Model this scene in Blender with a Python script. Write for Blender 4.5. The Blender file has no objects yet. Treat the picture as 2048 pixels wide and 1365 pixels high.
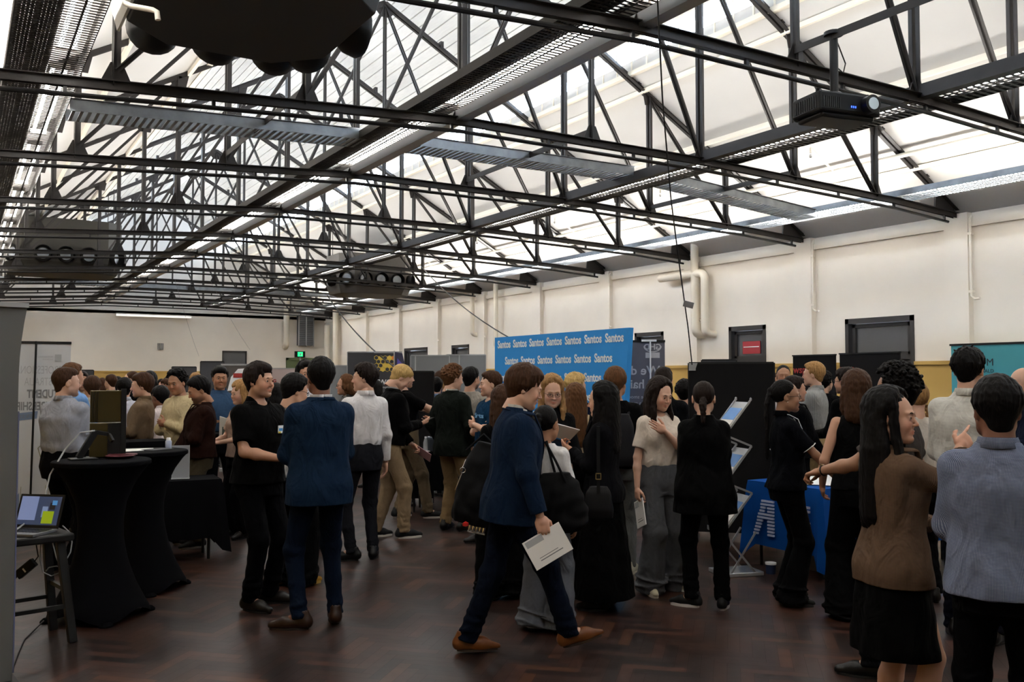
import bpy, math, random
import numpy as np
from mathutils import Vector, Matrix

# ------------------------------------------------------------------ camera, world, exposure
C = bpy.context.scene.collection
scene = bpy.context.scene
FPX, CAMH, TP = 1819.0, 1.68, 0.04096          # focal length in px (2048 wide), eye height, tan(pitch)
YAW = math.radians(31.4)
SY, CY = math.sin(YAW), math.cos(YAW)
PITCH = math.atan(TP)
cd = bpy.data.cameras.new('camera'); cam = bpy.data.objects.new('camera', cd); C.objects.link(cam)
cd.sensor_width = 36.0; cd.lens = FPX / 2048 * 36.0; cd.clip_end = 300; cd.clip_start = 0.05
cam.location = (0, 0, CAMH); cam.rotation_euler = (math.pi / 2 + PITCH, 0, -YAW)
scene.camera = cam
scene.view_settings.view_transform = 'Standard'; scene.view_settings.look = 'None'
scene.view_settings.gamma = 1; scene.view_settings.use_curve_mapping = False
scene.view_settings.exposure = 1.25
w = bpy.data.worlds.new('world'); scene.world = w; w.use_nodes = True
bg = w.node_tree.nodes['Background']; bg.inputs[0].default_value = (0.74, 0.85, 1.0, 1); bg.inputs[1].default_value = 17.0
TUBE = 36.0                                      # radiance of the fluorescent tubes in the cable trays
try:
    scene.cycles.use_light_tree = True; scene.cycles.max_bounces = 8; scene.cycles.diffuse_bounces = 5
    scene.cycles.glossy_bounces = 3; scene.cycles.transparent_max_bounces = 12; scene.cycles.caustics_reflective = False
    scene.cycles.caustics_refractive = False; scene.cycles.sample_clamp_indirect = 6
    scene.cycles.use_denoising = True
except Exception: pass

# ------------------------------------------------------------------ helpers
def pix(px, py, d):
    """world point seen at pixel px,py at horizontal depth d from the camera"""
    cp, sp = math.cos(PITCH), math.sin(PITCH)
    f = np.array([SY * cp, CY * cp, sp]); r = np.array([CY, -SY, 0.0]); u = np.array([-SY * sp, -CY * sp, cp])
    v = f * FPX + r * (px - 1024) + u * (682.5 - py)
    t = d / (v[0] * SY + v[1] * CY)
    return np.array([0, 0, CAMH]) + v * t
def gnd(px, d):
    p = pix(px, 757, d); return (p[0], p[1])
def depth_of(p): return p[0] * SY + p[1] * CY

def srgb(h, k=1.0):
    h = h.lstrip('#'); o = []
    for i in (0, 2, 4):
        c = int(h[i:i + 2], 16) / 255
        o.append((c / 12.92 if c <= 0.04045 else ((c + 0.055) / 1.055) ** 2.4) * k)
    return tuple(o)

MATS = {}
def mat(name, col=(0.5, 0.5, 0.5), rough=0.6, metal=0.0, bump=0.0, bscale=200.0, emit=None, alpha=1.0, sss=0.0,
        pattern=None, col2=None, var=0.0, stretch=None, spec=0.5, vcol=False, pscale=1.0, fold=0):
    if name in MATS: return MATS[name]
    m = bpy.data.materials.new(name); m.use_nodes = True; nt = m.node_tree; b = nt.nodes['Principled BSDF']
    b.inputs['Base Color'].default_value = (*col, 1); b.inputs['Roughness'].default_value = rough
    b.inputs['Metallic'].default_value = metal; b.inputs['Specular IOR Level'].default_value = spec
    N = nt.nodes.new; L = nt.links.new
    if sss: b.inputs['Subsurface Weight'].default_value = sss; b.inputs['Subsurface Radius'].default_value = (0.012, 0.005, 0.003); b.inputs['Subsurface Scale'].default_value = 1.0
    if alpha < 1: b.inputs['Alpha'].default_value = alpha
    if emit: b.inputs['Emission Color'].default_value = (*emit[0], 1); b.inputs['Emission Strength'].default_value = emit[1]
    tc = N('ShaderNodeTexCoord'); src = tc.outputs['Object']
    if stretch:
        mp = N('ShaderNodeMapping'); mp.inputs['Scale'].default_value = stretch; L(src, mp.inputs[0]); src2 = mp.outputs[0]
    else: src2 = src
    cur = None
    if vcol:
        at = N('ShaderNodeVertexColor'); at.layer_name = 'Col'; cur = at.outputs[0]
    if pattern in ('stripe', 'check', 'hstripe', 'tooth'):
        sx = N('ShaderNodeSeparateXYZ'); L(src, sx.inputs[0])
        ad0 = N('ShaderNodeMath'); ad0.operation = 'ARCTAN2'; L(sx.outputs[0], ad0.inputs[0]); L(sx.outputs[1], ad0.inputs[1]); ad = N('ShaderNodeMath'); ad.operation = 'MULTIPLY'; L(ad0.outputs[0], ad.inputs[0]); ad.inputs[1].default_value = .17
        def wave(sock, f):
            a = N('ShaderNodeMath'); a.operation = 'MULTIPLY'; L(sock, a.inputs[0]); a.inputs[1].default_value = f
            s = N('ShaderNodeMath'); s.operation = 'SINE'; L(a.outputs[0], s.inputs[0])
            g = N('ShaderNodeMapRange'); L(s.outputs[0], g.inputs[0]); g.inputs[1].default_value = -0.3; g.inputs[2].default_value = 0.6
            return g.outputs[0]
        f = 2 * math.pi / 0.012 * pscale
        if pattern == 'stripe': fac = wave(ad.outputs[0], f)
        elif pattern == 'hstripe': fac = wave(sx.outputs[2], f)
        else:
            a, c = wave(ad.outputs[0], f), wave(sx.outputs[2], f)
            mm = N('ShaderNodeMath'); mm.operation = 'MULTIPLY' if pattern == 'check' else 'MAXIMUM'; L(a, mm.inputs[0]); L(c, mm.inputs[1]); fac = mm.outputs[0]
        mx = N('ShaderNodeMix'); mx.data_type = 'RGBA'; mx.inputs[6].default_value = (*col2, 1); mx.inputs[7].default_value = (*col, 1); L(fac, mx.inputs[0])
        cur = mx.outputs[2]
    if var:
        nz = N('ShaderNodeTexNoise'); nz.inputs['Scale'].default_value = bscale * 0.12 if not stretch else bscale; nz.inputs['Detail'].default_value = 3; L(src2, nz.inputs[0])
        mr = N('ShaderNodeMapRange'); mr.inputs[1].default_value = 0.3; mr.inputs[2].default_value = 0.7
        mr.inputs[3].default_value = 1 - var; mr.inputs[4].default_value = 1 + var; L(nz.outputs[0], mr.inputs[0])
        vm = N('ShaderNodeVectorMath'); vm.operation = 'SCALE'
        if cur is None: vm.inputs[0].default_value = col
        else: L(cur, vm.inputs[0])
        L(mr.outputs[0], vm.inputs[3]); cur = vm.outputs[0]
    if cur is not None: L(cur, b.inputs['Base Color'])
    if bump:
        n2 = N('ShaderNodeTexNoise'); n2.inputs['Scale'].default_value = bscale; n2.inputs['Detail'].default_value = 2; L(src2, n2.inputs[0])
        bp = N('ShaderNodeBump'); bp.inputs['Strength'].default_value = bump; bp.inputs['Distance'].default_value = 0.004
        L(n2.outputs[0], bp.inputs['Height']); L(bp.outputs[0], b.inputs['Normal'])
        if fold:      # soft creases of worn fabric
            mp2 = N('ShaderNodeMapping'); mp2.inputs['Scale'].default_value = (1, 1, .55); mp2.inputs['Rotation'].default_value = (.5, .4, 0); L(src, mp2.inputs[0])
            n3 = N('ShaderNodeTexNoise'); n3.inputs['Scale'].default_value = 9; n3.inputs['Detail'].default_value = 2.5; n3.inputs['Distortion'].default_value = 1.2; L(mp2.outputs[0], n3.inputs[0])
            b3 = N('ShaderNodeBump'); b3.inputs['Strength'].default_value = fold; b3.inputs['Distance'].default_value = 0.05; L(n3.outputs[0], b3.inputs['Height']); L(b3.outputs[0], bp.inputs['Normal'])
    MATS[name] = m; return m

def tag(o, label=None, cat=None, group=None, kind=None):
    if label: o['label'] = label
    if cat: o['category'] = cat
    if group: o['group'] = group
    if kind: o['kind'] = kind
    return o
def empty(name, loc=(0, 0, 0), rz=0.0):
    o = bpy.data.objects.new(name, None); C.objects.link(o); o.location = loc; o.rotation_euler = (0, 0, rz); o.empty_display_size = 0.1
    return o
def copy_tree(o, parent=None):
    c = o.copy(); C.objects.link(c); c.parent = parent
    for ch in o.children: copy_tree(ch, c)
    return c
def link(name, me, m=None, parent=None):
    o = bpy.data.objects.new(name, me); C.objects.link(o)
    if m is not None: me.materials.append(m)
    if parent is not None: o.parent = parent
    return o
def np_mesh(name, V, Q, smooth=True, nside=4):
    me = bpy.data.meshes.new(name)
    V = np.ascontiguousarray(V, dtype=np.float32); Q = np.ascontiguousarray(Q, dtype=np.int32)
    me.vertices.add(len(V)); me.vertices.foreach_set('co', V.ravel())
    me.loops.add(Q.size); me.loops.foreach_set('vertex_index', Q.ravel())
    me.polygons.add(len(Q)); me.polygons.foreach_set('loop_start', np.arange(0, Q.size, nside, dtype=np.int32))
    me.update(calc_edges=True)
    if smooth: me.polygons.foreach_set('use_smooth', np.ones(len(Q), dtype=bool))
    return me

class MB:
    def __init__(s): s.v = []; s.f = []
    def add(s, vs, fs):
        n = len(s.v); s.v += [tuple(map(float, p)) for p in vs]; s.f += [tuple(i + n for i in f) for f in fs]; return s
    def box(s, lo, hi):
        x0, y0, z0 = lo; x1, y1, z1 = hi
        return s.add([(x0, y0, z0), (x1, y0, z0), (x1, y1, z0), (x0, y1, z0), (x0, y0, z1), (x1, y0, z1), (x1, y1, z1), (x0, y1, z1)],
                     [(0, 3, 2, 1), (4, 5, 6, 7), (0, 1, 5, 4), (1, 2, 6, 5), (2, 3, 7, 6), (3, 0, 4, 7)])
    def bar(s, a, b, wd, ht, up=(0, 0, 1), off=(0, 0)):
        """rectangular bar from a to b; wd across, ht along 'up'"""
        a = Vector(a); b = Vector(b); t = (b - a).normalized(); up = Vector(up)
        x = t.cross(up)
        if x.length < 1e-4: x = t.cross(Vector((0, 1, 0)))
        x.normalize(); z = x.cross(t)
        a = a + x * off[0] + z * off[1]; b = b + x * off[0] + z * off[1]
        P = []
        for q in (a, b):
            for sx, sz in ((-1, -1), (1, -1), (1, 1), (-1, 1)): P.append(q + x * sx * wd / 2 + z * sz * ht / 2)
        return s.add(P, [(0, 3, 2, 1), (4, 5, 6, 7), (0, 1, 5, 4), (1, 2, 6, 5), (2, 3, 7, 6), (3, 0, 4, 7)])
    def tube(s, pts, r, n=8, cap=True):
        pts = [Vector(p) for p in pts]; rs = r if isinstance(r, (list, tuple)) else [r] * len(pts)
        ref = None; P = []
        for i, p in enumerate(pts):
            t = (pts[min(i + 1, len(pts) - 1)] - pts[max(i - 1, 0)]).normalized()
            if ref is None:
                ref = t.cross(Vector((0, 0, 1)))
                if ref.length < 1e-3: ref = Vector((1, 0, 0))
            x = (ref - t * ref.dot(t)).normalized(); y = t.cross(x); ref = x
            for k in range(n):
                a = 2 * math.pi * k / n; P.append(p + (x * math.cos(a) + y * math.sin(a)) * rs[i])
        F = []
        for i in range(len(pts) - 1):
            for k in range(n):
                F.append((i * n + k, i * n + (k + 1) % n, (i + 1) * n + (k + 1) % n, (i + 1) * n + k))
        if cap: F.append(tuple(range(n - 1, -1, -1))); F.append(tuple((len(pts) - 1) * n + k for k in range(n)))
        return s.add(P, F)
    def lathe(s, prof, c=(0, 0, 0), n=24, sx=1.0, sy=1.0):
        P = []; F = []
        for (r, z) in prof:
            for k in range(n):
                a = 2 * math.pi * k / n; P.append((c[0] + r * sx * math.cos(a), c[1] + r * sy * math.sin(a), c[2] + z))
        for i in range(len(prof) - 1):
            for k in range(n): F.append((i * n + k, i * n + (k + 1) % n, (i + 1) * n + (k + 1) % n, (i + 1) * n + k))
        F.append(tuple(range(n - 1, -1, -1))); F.append(tuple((len(prof) - 1) * n + k for k in range(n)))
        return s.add(P, F)
    def prism(s, poly, t, M=None):
        """poly in local xy, extruded by t in z, mapped by 4x4 M"""
        n = len(poly); P = [Vector((x, y, 0)) for x, y in poly] + [Vector((x, y, t)) for x, y in poly]
        if M is not None: P = [M @ p for p in P]
        F = [tuple(range(n - 1, -1, -1)), tuple(range(n, 2 * n))] + [(i, (i + 1) % n, n + (i + 1) % n, n + i) for i in range(n)]
        return s.add(P, F)
    def quad(s, a, b, c, d): return s.add([a, b, c, d], [(0, 1, 2, 3)])
    def text(s, txt, size, M, align='CENTER', ext=0.0015, off=0.0, sx=1.0):
        cu = bpy.data.curves.new('t', 'FONT'); cu.body = txt; cu.size = size; cu.align_x = align; cu.align_y = 'CENTER'; cu.extrude = ext; cu.offset = off
        cu.resolution_u = 3
        ob = bpy.data.objects.new('t', cu); C.objects.link(ob)
        me = bpy.data.meshes.new_from_object(ob)
        P = [M @ Vector((v.co.x * sx, v.co.y, v.co.z)) for v in me.vertices]; F = [tuple(p.vertices) for p in me.polygons]
        s.add(P, F); bpy.data.objects.remove(ob); bpy.data.curves.remove(cu); bpy.data.meshes.remove(me); return s
    def build(s, name, m=None, parent=None, smooth=False, bevel=0.0, origin=None):
        me = bpy.data.meshes.new(name)
        V = s.v
        if origin is not None: V = [(a - origin[0], b - origin[1], c - origin[2]) for a, b, c in V]
        me.from_pydata(V, [], s.f); me.update()
        if smooth: me.polygons.foreach_set('use_smooth', [True] * len(me.polygons)); me.set_sharp_from_angle(angle=math.radians(40))
        o = link(name, me, m, parent)
        if origin is not None: o.location = origin
        if bevel:
            md = o.modifiers.new('bevel', 'BEVEL'); md.width = bevel; md.segments = 2; md.limit_method = 'ANGLE'
        return o

def frame(o, x, y):
    """4x4 with origin o, local x and y axes given"""
    x = Vector(x).normalized(); y = Vector(y); y = (y - x * y.dot(x)).normalized(); z = x.cross(y)
    M = Matrix.Identity(4)
    for i in range(3): M[i][0] = x[i]; M[i][1] = y[i]; M[i][2] = z[i]; M[i][3] = o[i]
    return M

# ------------------------------------------------------------------ materials
STEEL = mat('dark_steel', srgb('2b2725'), 0.5, 0.2, bump=0.15, bscale=60, var=0.15)
BLACKSTEEL = mat('black_steel', srgb('1e1d1e'), 0.4, 0.3)
GALV = mat('galvanised_steel', srgb('8f9499'), 0.38, 0.75, var=0.18, bscale=60)
TRAYDARK = mat('tray_steel', srgb('35322f'), 0.45, 0.4, var=0.1)
WHITE = mat('white_roof_paint', srgb('ccc9c4'), 0.75, bump=0.1, bscale=8, var=0.02)
PLANKW = mat('white_painted_boards', srgb('cfcbc3'), 0.75, bump=0.25, bscale=6, var=0.05, stretch=(6, 0.6, 1))
CREAM = mat('cream_wall_paint', srgb('efe8dd'), 0.8, bump=0.1, bscale=10, var=0.03)
OCHRE = mat('ochre_wall_paint', srgb('c9a55c'), 0.7, bump=0.1, bscale=10, var=0.04)
PIPEW = mat('white_pipe_paint', srgb('e8e0d0'), 0.45)
BLACKPL = mat('black_plastic', srgb('101011'), 0.45, spec=.3)
BLACKCLOTH = mat('black_table_cloth', srgb('0b0b0e'), 0.95, bump=0.15, bscale=300, spec=.05)
GREYPANEL = mat('grey_felt_panel', srgb('7d8083'), 0.9, bump=0.2, bscale=200)
CHARPANEL = mat('charcoal_panel', srgb('3c3c40'), 0.8, bump=0.1)
BLACKPANEL = mat('black_display_panel', srgb('171617'), 0.85, bump=0.1, spec=.12)
ALU = mat('aluminium', srgb('b0b2b5'), 0.35, 0.8)
PAPER = mat('white_paper', srgb('e6e4e0'), 0.6)
EMIT = mat('fluorescent_lamp', (1, 1, 1), emit=((1.0, 0.96, 0.90), TUBE))
DOORM = mat('dark_door_paint', srgb('2c2a2a'), 0.5)
SMOKEG = mat('dark_glass', srgb('4b4e52'), 0.12, 0.0, spec=0.8)
BLUE = mat('sky_blue_print', srgb('358ed8'), 0.75, spec=.2)
BLUECLOTH = mat('royal_blue_cloth', srgb('0a4690'), 0.9, bump=0.2, bscale=250, spec=.1)
WPRINT = mat('white_print', srgb('eef0f2'), 0.6)
CHROME = mat('chrome', srgb('d0d0d2'), 0.15, 1.0)
# ------------------------------------------------------------------ room shell
XW, XL, XC = 13.5, -0.9, 6.3          # right wall, left wall, ridge line
Y0, Y1 = -6.0, 37.5
ZW = 4.27
SL = 0.555                            # roof slope
XG = 3.0                              # half width of the ridge lantern
PITCHY = 3.04
TR_Y = [8.52 + PITCHY * k for k in range(-2, 10)]

def build_floor():
    wd, n = 0.075, 5; rng = random.Random(4); V = []; F = []; col = []
    c45 = math.cos(math.radians(45)); cells = 440
    cx, cy = XC, 14.0
    pal = [srgb('43291f'), srgb('4a2c20'), srgb('38221b'), srgb('2e1d18'), srgb('523323'), srgb('3e261e'), srgb('34201a'), srgb('4a2e25'), srgb('2c1b17')]
    g = 0.0006
    for i in range(-cells, cells):
        for j in range(-cells, cells):
            s = (i - j) % (2 * n)
            if s == 0: x0, y0, x1, y1 = i, j, i + n, j + 1
            elif s == 2 * n - 1: x0, y0, x1, y1 = i, j, i + 1, j + n
            else: continue
            mx, my = (x0 + x1) / 2 * wd, (y0 + y1) / 2 * wd
            X = cx + (mx - my) * c45; Y = cy + (mx + my) * c45
            if not (XL - 0.05 < X < XW + 0.05 and 1.0 < Y < Y1 + 0.05): continue
            b = len(V)
            for a, bb in ((x0, y0), (x1, y0), (x1, y1), (x0, y1)):
                pa = a * wd + (g if a == x0 else -g); pb = bb * wd + (g if bb == y0 else -g)
                V.append((cx + (pa - pb) * c45, cy + (pa + pb) * c45, 0.0))
            F.append((b, b + 1, b + 2, b + 3)); c = rng.choice(pal); k = rng.uniform(0.45, 1.6) * .5
            col += [(c[0] * k, c[1] * k, c[2] * k, 1)] * 4
    me = np_mesh('floor', V, F, smooth=False)
    at = me.color_attributes.new('Col', 'FLOAT_COLOR', 'CORNER'); at.data.foreach_set('color', np.array(col, dtype=np.float32).ravel())
    m = mat('herringbone_parquet', (0.1, 0.05, 0.04), 0.38, vcol=True, bump=0.12, bscale=9, var=0.22, stretch=(1.2, 1.2, 1), spec=0.5)
    nt = m.node_tree; b = nt.nodes['Principled BSDF']; nz = nt.nodes.new('ShaderNodeTexNoise'); nz.inputs['Scale'].default_value = 1.6; nz.inputs['Detail'].default_value = 5
    mr = nt.nodes.new('ShaderNodeMapRange'); mr.inputs[1].default_value = 0.1; mr.inputs[2].default_value = 0.9; mr.inputs[3].default_value = 0.26; mr.inputs[4].default_value = 0.50
    tc = nt.nodes.new('ShaderNodeTexCoord'); nt.links.new(tc.outputs['Object'], nz.inputs[0]); nt.links.new(nz.outputs[0], mr.inputs[0]); nt.links.new(mr.outputs[0], b.inputs['Roughness'])
    tag(link('floor', me, m), kind='structure')
    tag(MB().box((XL - .2, Y0, -0.2), (XW + .2, Y1 + .2, -0.004)).build('floor_base', mat('floor_base', srgb('1a0f0c'), 0.6)), kind='structure')
build_floor()

def wall(name, lo, hi, m): return tag(MB().box(lo, hi).build(name, m), kind='structure')
# door openings on the right wall: (y0, y1, ztop)
DOORS = [(9.35, 10.71, 2.73), (12.58, 13.57, 2.73), (15.6, 16.6, 2.73), (18.9, 19.8, 2.73), (24.66, 25.8, 2.73), (27.56, 29.4, 2.73)]
DADO = 1.93
def right_wall():
    up, lowm = MB(), MB(); y = Y0
    for (a, b, zt) in DOORS + [(Y1, Y1, 0)]:
        up.box((XW, y, DADO), (XW + .25, a, ZW)); lowm.box((XW, y, 0), (XW + .25, a, DADO))
        if b > a: up.box((XW, a, zt), (XW + .25, b, ZW))
        y = b
    w_ = tag(up.build('wall_right', CREAM), kind='structure'); lowm.build('dado', OCHRE, w_)
    r = MB(); y = Y0
    for (a, b, zt) in DOORS + [(Y1, Y1, 0)]:
        r.box((XW - .03, y, DADO - .03), (XW, a, DADO + .03)); y = b
    tag(r.build('trim_1', OCHRE), kind='structure')
right_wall()
w_ = wall('wall_far', (XL, Y1, DADO), (XW, Y1 + .25, ZW), CREAM)
MB().box((XL, Y1, 0), (XW, Y1 + .25, DADO)).build('dado', OCHRE, w_)
tag(MB().box((XL, Y1 - .03, DADO - .03), (XW, Y1, DADO + .03)).build('trim_2', OCHRE), kind='structure')
w_ = wall('wall_left', (XL - .25, Y0, DADO), (XL, Y1, ZW), CREAM); MB().box((XL - .25, Y0, 0), (XL, Y1, DADO)).build('dado', OCHRE, w_)
w_ = wall('wall_near', (XL, Y0 - .25, DADO), (XW, Y0, ZW), CREAM); MB().box((XL, Y0 - .25, 0), (XW, Y0, DADO)).build('dado', OCHRE, w_)
# pilasters under the truss ends
mb = MB()
for y in TR_Y:
    if any(a - .2 < y < b + .2 for a, b, _ in DOORS): mb.box((XW - .12, y - .2, 2.85), (XW + .01, y + .2, ZW))
    else: mb.box((XW - .12, y - .2, DADO + .03), (XW + .01, y + .2, ZW))
tag(mb.build('wall_right_pilasters', CREAM), kind='structure')
tag(MB().box((XW - .05, Y0, ZW - .22), (XW, Y1, ZW - .12)).build('trim_3', CREAM), kind='structure')
# roof: lower slopes, ridge lantern with glazed sides, gable ends
def zr(x): return ZW + 0.05 + SL * (7.2 - abs(x - XC))
ZG = zr(XC + XG); ZG2 = ZG + 0.55; ZRIDGE = ZG2 + SL * 0.75 * XG
rf = MB()
for s in (1, -1):
    xa, xb = XC + s * 7.5, XC + s * XG
    a, b = (xa, zr(xa)), (xb, zr(xb))
    P = [(a[0], Y0, a[1]), (b[0], Y0, b[1]), (b[0], Y1 + .2, b[1]), (a[0], Y1 + .2, a[1])]
    rf.add(P + [(p[0], p[1], p[2] + .2) for p in P], [(0, 1, 2, 3), (4, 7, 6, 5), (0, 4, 5, 1), (2, 6, 7, 3), (0, 3, 7, 4), (1, 5, 6, 2)])
tag(rf.build('ceiling', WHITE), kind='structure')
rf = MB()
nb = 16
for s in (1, -1):
    for k in range(nb):     # boards of the lantern roof, running lengthwise
        u0, u1 = k / nb, (k + 1) / nb - 0.006
        x0, x1 = XC + s * (XG + .3) * (1 - u0), XC + s * (XG + .3) * (1 - u1)
        z0, z1 = ZG2 + (ZRIDGE - ZG2) * u0, ZG2 + (ZRIDGE - ZG2) * u1
        P = [(x0, Y0, z0), (x1, Y0, z1), (x1, Y1 + .2, z1), (x0, Y1 + .2, z0)]
        rf.add(P + [(p[0], p[1], p[2] + .03) for p in P], [(0, 1, 2, 3), (4, 7, 6, 5), (0, 4, 5, 1), (2, 6, 7, 3), (0, 3, 7, 4), (1, 5, 6, 2)])
tag(rf.build('ceiling_lantern', PLANKW), kind='structure')
rf = MB()
for s in (1, -1):
    P = [(XC + s * (XG + .4), ZG2 + .02), (XC, ZRIDGE + .04)]
    Q = [(P[0][0], Y0, P[0][1]), (P[1][0], Y0, P[1][1]), (P[1][0], Y1 + .2, P[1][1]), (P[0][0], Y1 + .2, P[0][1])]
    rf.add([(x, y, z + .03) for x, y, z in Q] + [(x, y, z + .2) for x, y, z in Q], [(0, 1, 2, 3), (4, 7, 6, 5), (0, 4, 5, 1), (2, 6, 7, 3), (0, 3, 7, 4), (1, 5, 6, 2)])
tag(rf.build('ceiling_deck', WHITE), kind='structure')
for nm, ya, yb in (('wall_far_gable', Y1, Y1 + .25), ('wall_near_gable', Y0 - .25, Y0)):
    g = MB(); pl = [(XL - .3, ZW), (XW + .3, ZW), (XW + .3, zr(XW + .3)), (XC + XG, ZG), (XC + XG, ZG2), (XC, ZRIDGE + .1), (XC - XG, ZG2), (XC - XG, ZG), (XL - .3, zr(XL - .3))]
    g.prism(pl, yb - ya, Matrix(((1, 0, 0, 0), (0, 0, 1, ya), (0, 1, 0, 0), (0, 0, 0, 1))))
    tag(g.build(nm, CREAM if 'near' in nm else WHITE), kind='structure')
# lantern glazing
GL = bpy.data.materials.new('lantern_glass'); GL.use_nodes = True; nt = GL.node_tree; nt.nodes.clear()
o_ = nt.nodes.new('ShaderNodeOutputMaterial'); tr = nt.nodes.new('ShaderNodeBsdfTransparent'); gl = nt.nodes.new('ShaderNodeBsdfGlossy'); mx = nt.nodes.new('ShaderNodeMixShader')
tr.inputs[0].default_value = (0.9, 0.94, 0.98, 1); gl.inputs[1].default_value = 0.1; mx.inputs[0].default_value = 0.08
nt.links.new(tr.outputs[0], mx.inputs[1]); nt.links.new(gl.outputs[0], mx.inputs[2]); nt.links.new(mx.outputs[0], o_.inputs[0])
for k, s in ((1, 1), (2, -1)):
    x = XC + s * XG
    wd = tag(MB().box((x + .02, Y0, ZG), (x + .03, Y1, ZG2)).build('window_%d' % k, GL), kind='structure')
    m = MB(); y = Y0
    while y < Y1:
        m.box((x - .015, y - .012, ZG - .02), (x + .02, y + .012, ZG2 + .02)); y += 0.38
    m.build('mullions', PIPEW, wd)
    MB().box((x - .04, Y0, ZG - .04), (x + .05, Y1, ZG + .03)).box((x - .04, Y0, ZG2 - .04), (x + .05, Y1, ZG2 + .03)).build('window_frame', PIPEW, wd)

def pixon(px, py, axis, val):
    """world point where the sight line through px,py meets the plane axis = val"""
    a = pix(px, py, 1.0) - np.array([0, 0, CAMH]); o = np.array([0, 0, CAMH]); t = (val - o[axis]) / a[axis]
    return o + a * t
# far wall details
a, b = pixon(447, 705, 1, Y1), pixon(490, 740, 1, Y1)
wd = tag(MB().box((a[0], Y1 - .03, b[2]), (b[0], Y1 - .01, a[2])).build('window_3', SMOKEG), kind='structure')
m = MB()
for x in (a[0] - .05, b[0]): m.box((x, Y1 - .07, b[2]), (x + .05, Y1, a[2] + .05))
m.box((a[0] - .05, Y1 - .07, a[2]), (b[0] + .05, Y1, a[2] + .06)); m.build('window_frame', DOORM, wd)
a, b = pixon(315, 687, 1, Y1), pixon(327, 700, 1, Y1)
v = empty('wall_vent', ((a[0] + b[0]) / 2, Y1 - .02, (a[2] + b[2]) / 2)); tag(v, 'small grey louvred vent high on the plain cream end wall', 'vent')
hw, hh = (b[0] - a[0]) / 2, (a[2] - b[2]) / 2
m = MB()
for k in range(4): m.box((-hw + k * hw * .52, -.03, -hh), (-hw + k * hw * .52 + hw * .3, 0, hh))
m.build('louvre', GREYPANEL, v); MB().box((-hw, -.01, -hh), (hw, .02, hh)).build('backing', CREAM, v)
# exit sign, green door surround, radiator-like grille
a, b = pixon(589, 703, 1, Y1), pixon(609, 715, 1, Y1)
v = empty('exit_sign', ((a[0] + b[0]) / 2, Y1 - .05, (a[2] + b[2]) / 2)); tag(v, 'small black emergency sign with a lit green running figure, over the green doorway', 'exit sign')
hw, hh = (b[0] - a[0]) / 2, (a[2] - b[2]) / 2
MB().box((-hw, -.04, -hh), (hw, .05, hh)).build('casing', BLACKPL, v)
GREENL = mat('green_sign_light', srgb('0a7a3c'), 0.5, emit=(srgb('18c86a'), 1.3))
g = MB().box((-hw * .5, -.05, -hh * .75), (hw * .5, -.041, hh * .75)); g.build('lit_panel', GREENL, v)
fg = MB(); fg.tube([(-.02, -.055, hh * .5), (-.02, -.055, hh * .3)], .025); fg.bar((0, -.055, hh * .25), (.02, -.055, -hh * .1), .012, .05); fg.bar((.02, -.055, -hh * .1), (.07, -.055, -hh * .5), .012, .03)
fg.bar((.02, -.055, -hh * .1), (-.05, -.055, -hh * .5), .012, .03); fg.bar((0, -.055, hh * .2), (.08, -.055, 0), .012, .025); fg.build('running_figure', WPRINT, v)
a, b = pixon(572, 716, 1, Y1), pixon(640, 760, 1, Y1)
GREEND = mat('green_door_paint', srgb('5c6b49'), 0.6)
dr = tag(MB().box((a[0] + .1, Y1 - .03, 0), (b[0] - .1, Y1 - .005, a[2] - .1)).build('door_7', GREEND), kind='structure')
MB().box((a[0], Y1 - .08, 0), (a[0] + .1, Y1, a[2])).box((b[0] - .1, Y1 - .08, 0), (b[0], Y1, a[2])).box((a[0], Y1 - .08, a[2] - .1), (b[0], Y1, a[2])).build('door_frame', GREEND, dr)
a, b = pixon(594, 632, 1, Y1), pixon(623, 692, 1, Y1)
v = empty('wall_heater', ((a[0] + b[0]) / 2, Y1, (a[2] + b[2]) / 2)); tag(v, 'tall grey finned heater cage on the end wall above the lit exit sign', 'heater')
hw, hh = (b[0] - a[0]) / 2, (a[2] - b[2]) / 2; m = MB()
for k in range(16): m.box((-hw, -.25, -hh + k * hh / 8), (hw, -.2, -hh + k * hh / 8 + hh / 14))
m.build('louvre', GREYPANEL, v); MB().box((-hw, -.19, -hh), (hw, 0, hh)).build('heater_body', mat('heater_grey', srgb('5a5c60'), .6), v)
m = MB()
for x in (-hw, 0, hw): m.box((x - .02, -.27, -hh - .05), (x + .02, -.24, hh + .05))
m.build('cage_bar', ALU, v)
a, b = pixon(232, 628, 1, Y1 - .15), pixon(382, 633, 1, Y1 - .15)
v = empty('wall_lamp', (0, 0, 0)); v.location = ((a[0] + b[0]) / 2, Y1 - .1, a[2] - .02)
tag(v, 'long white strip lamp fixed along the top of the plain end wall', 'lamp'); hw = (b[0] - a[0]) / 2
MB().box((-hw, -.06, -.04), (hw, .1, .05)).build('lamp_housing', WHITE, v); MB().tube([(-hw, -.09, -.03), (hw, -.09, -.03)], .035).build('lamp_tube', mat('soft_lamp', (1, 1, 1), emit=((1, .97, .9), .35)), v)

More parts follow.
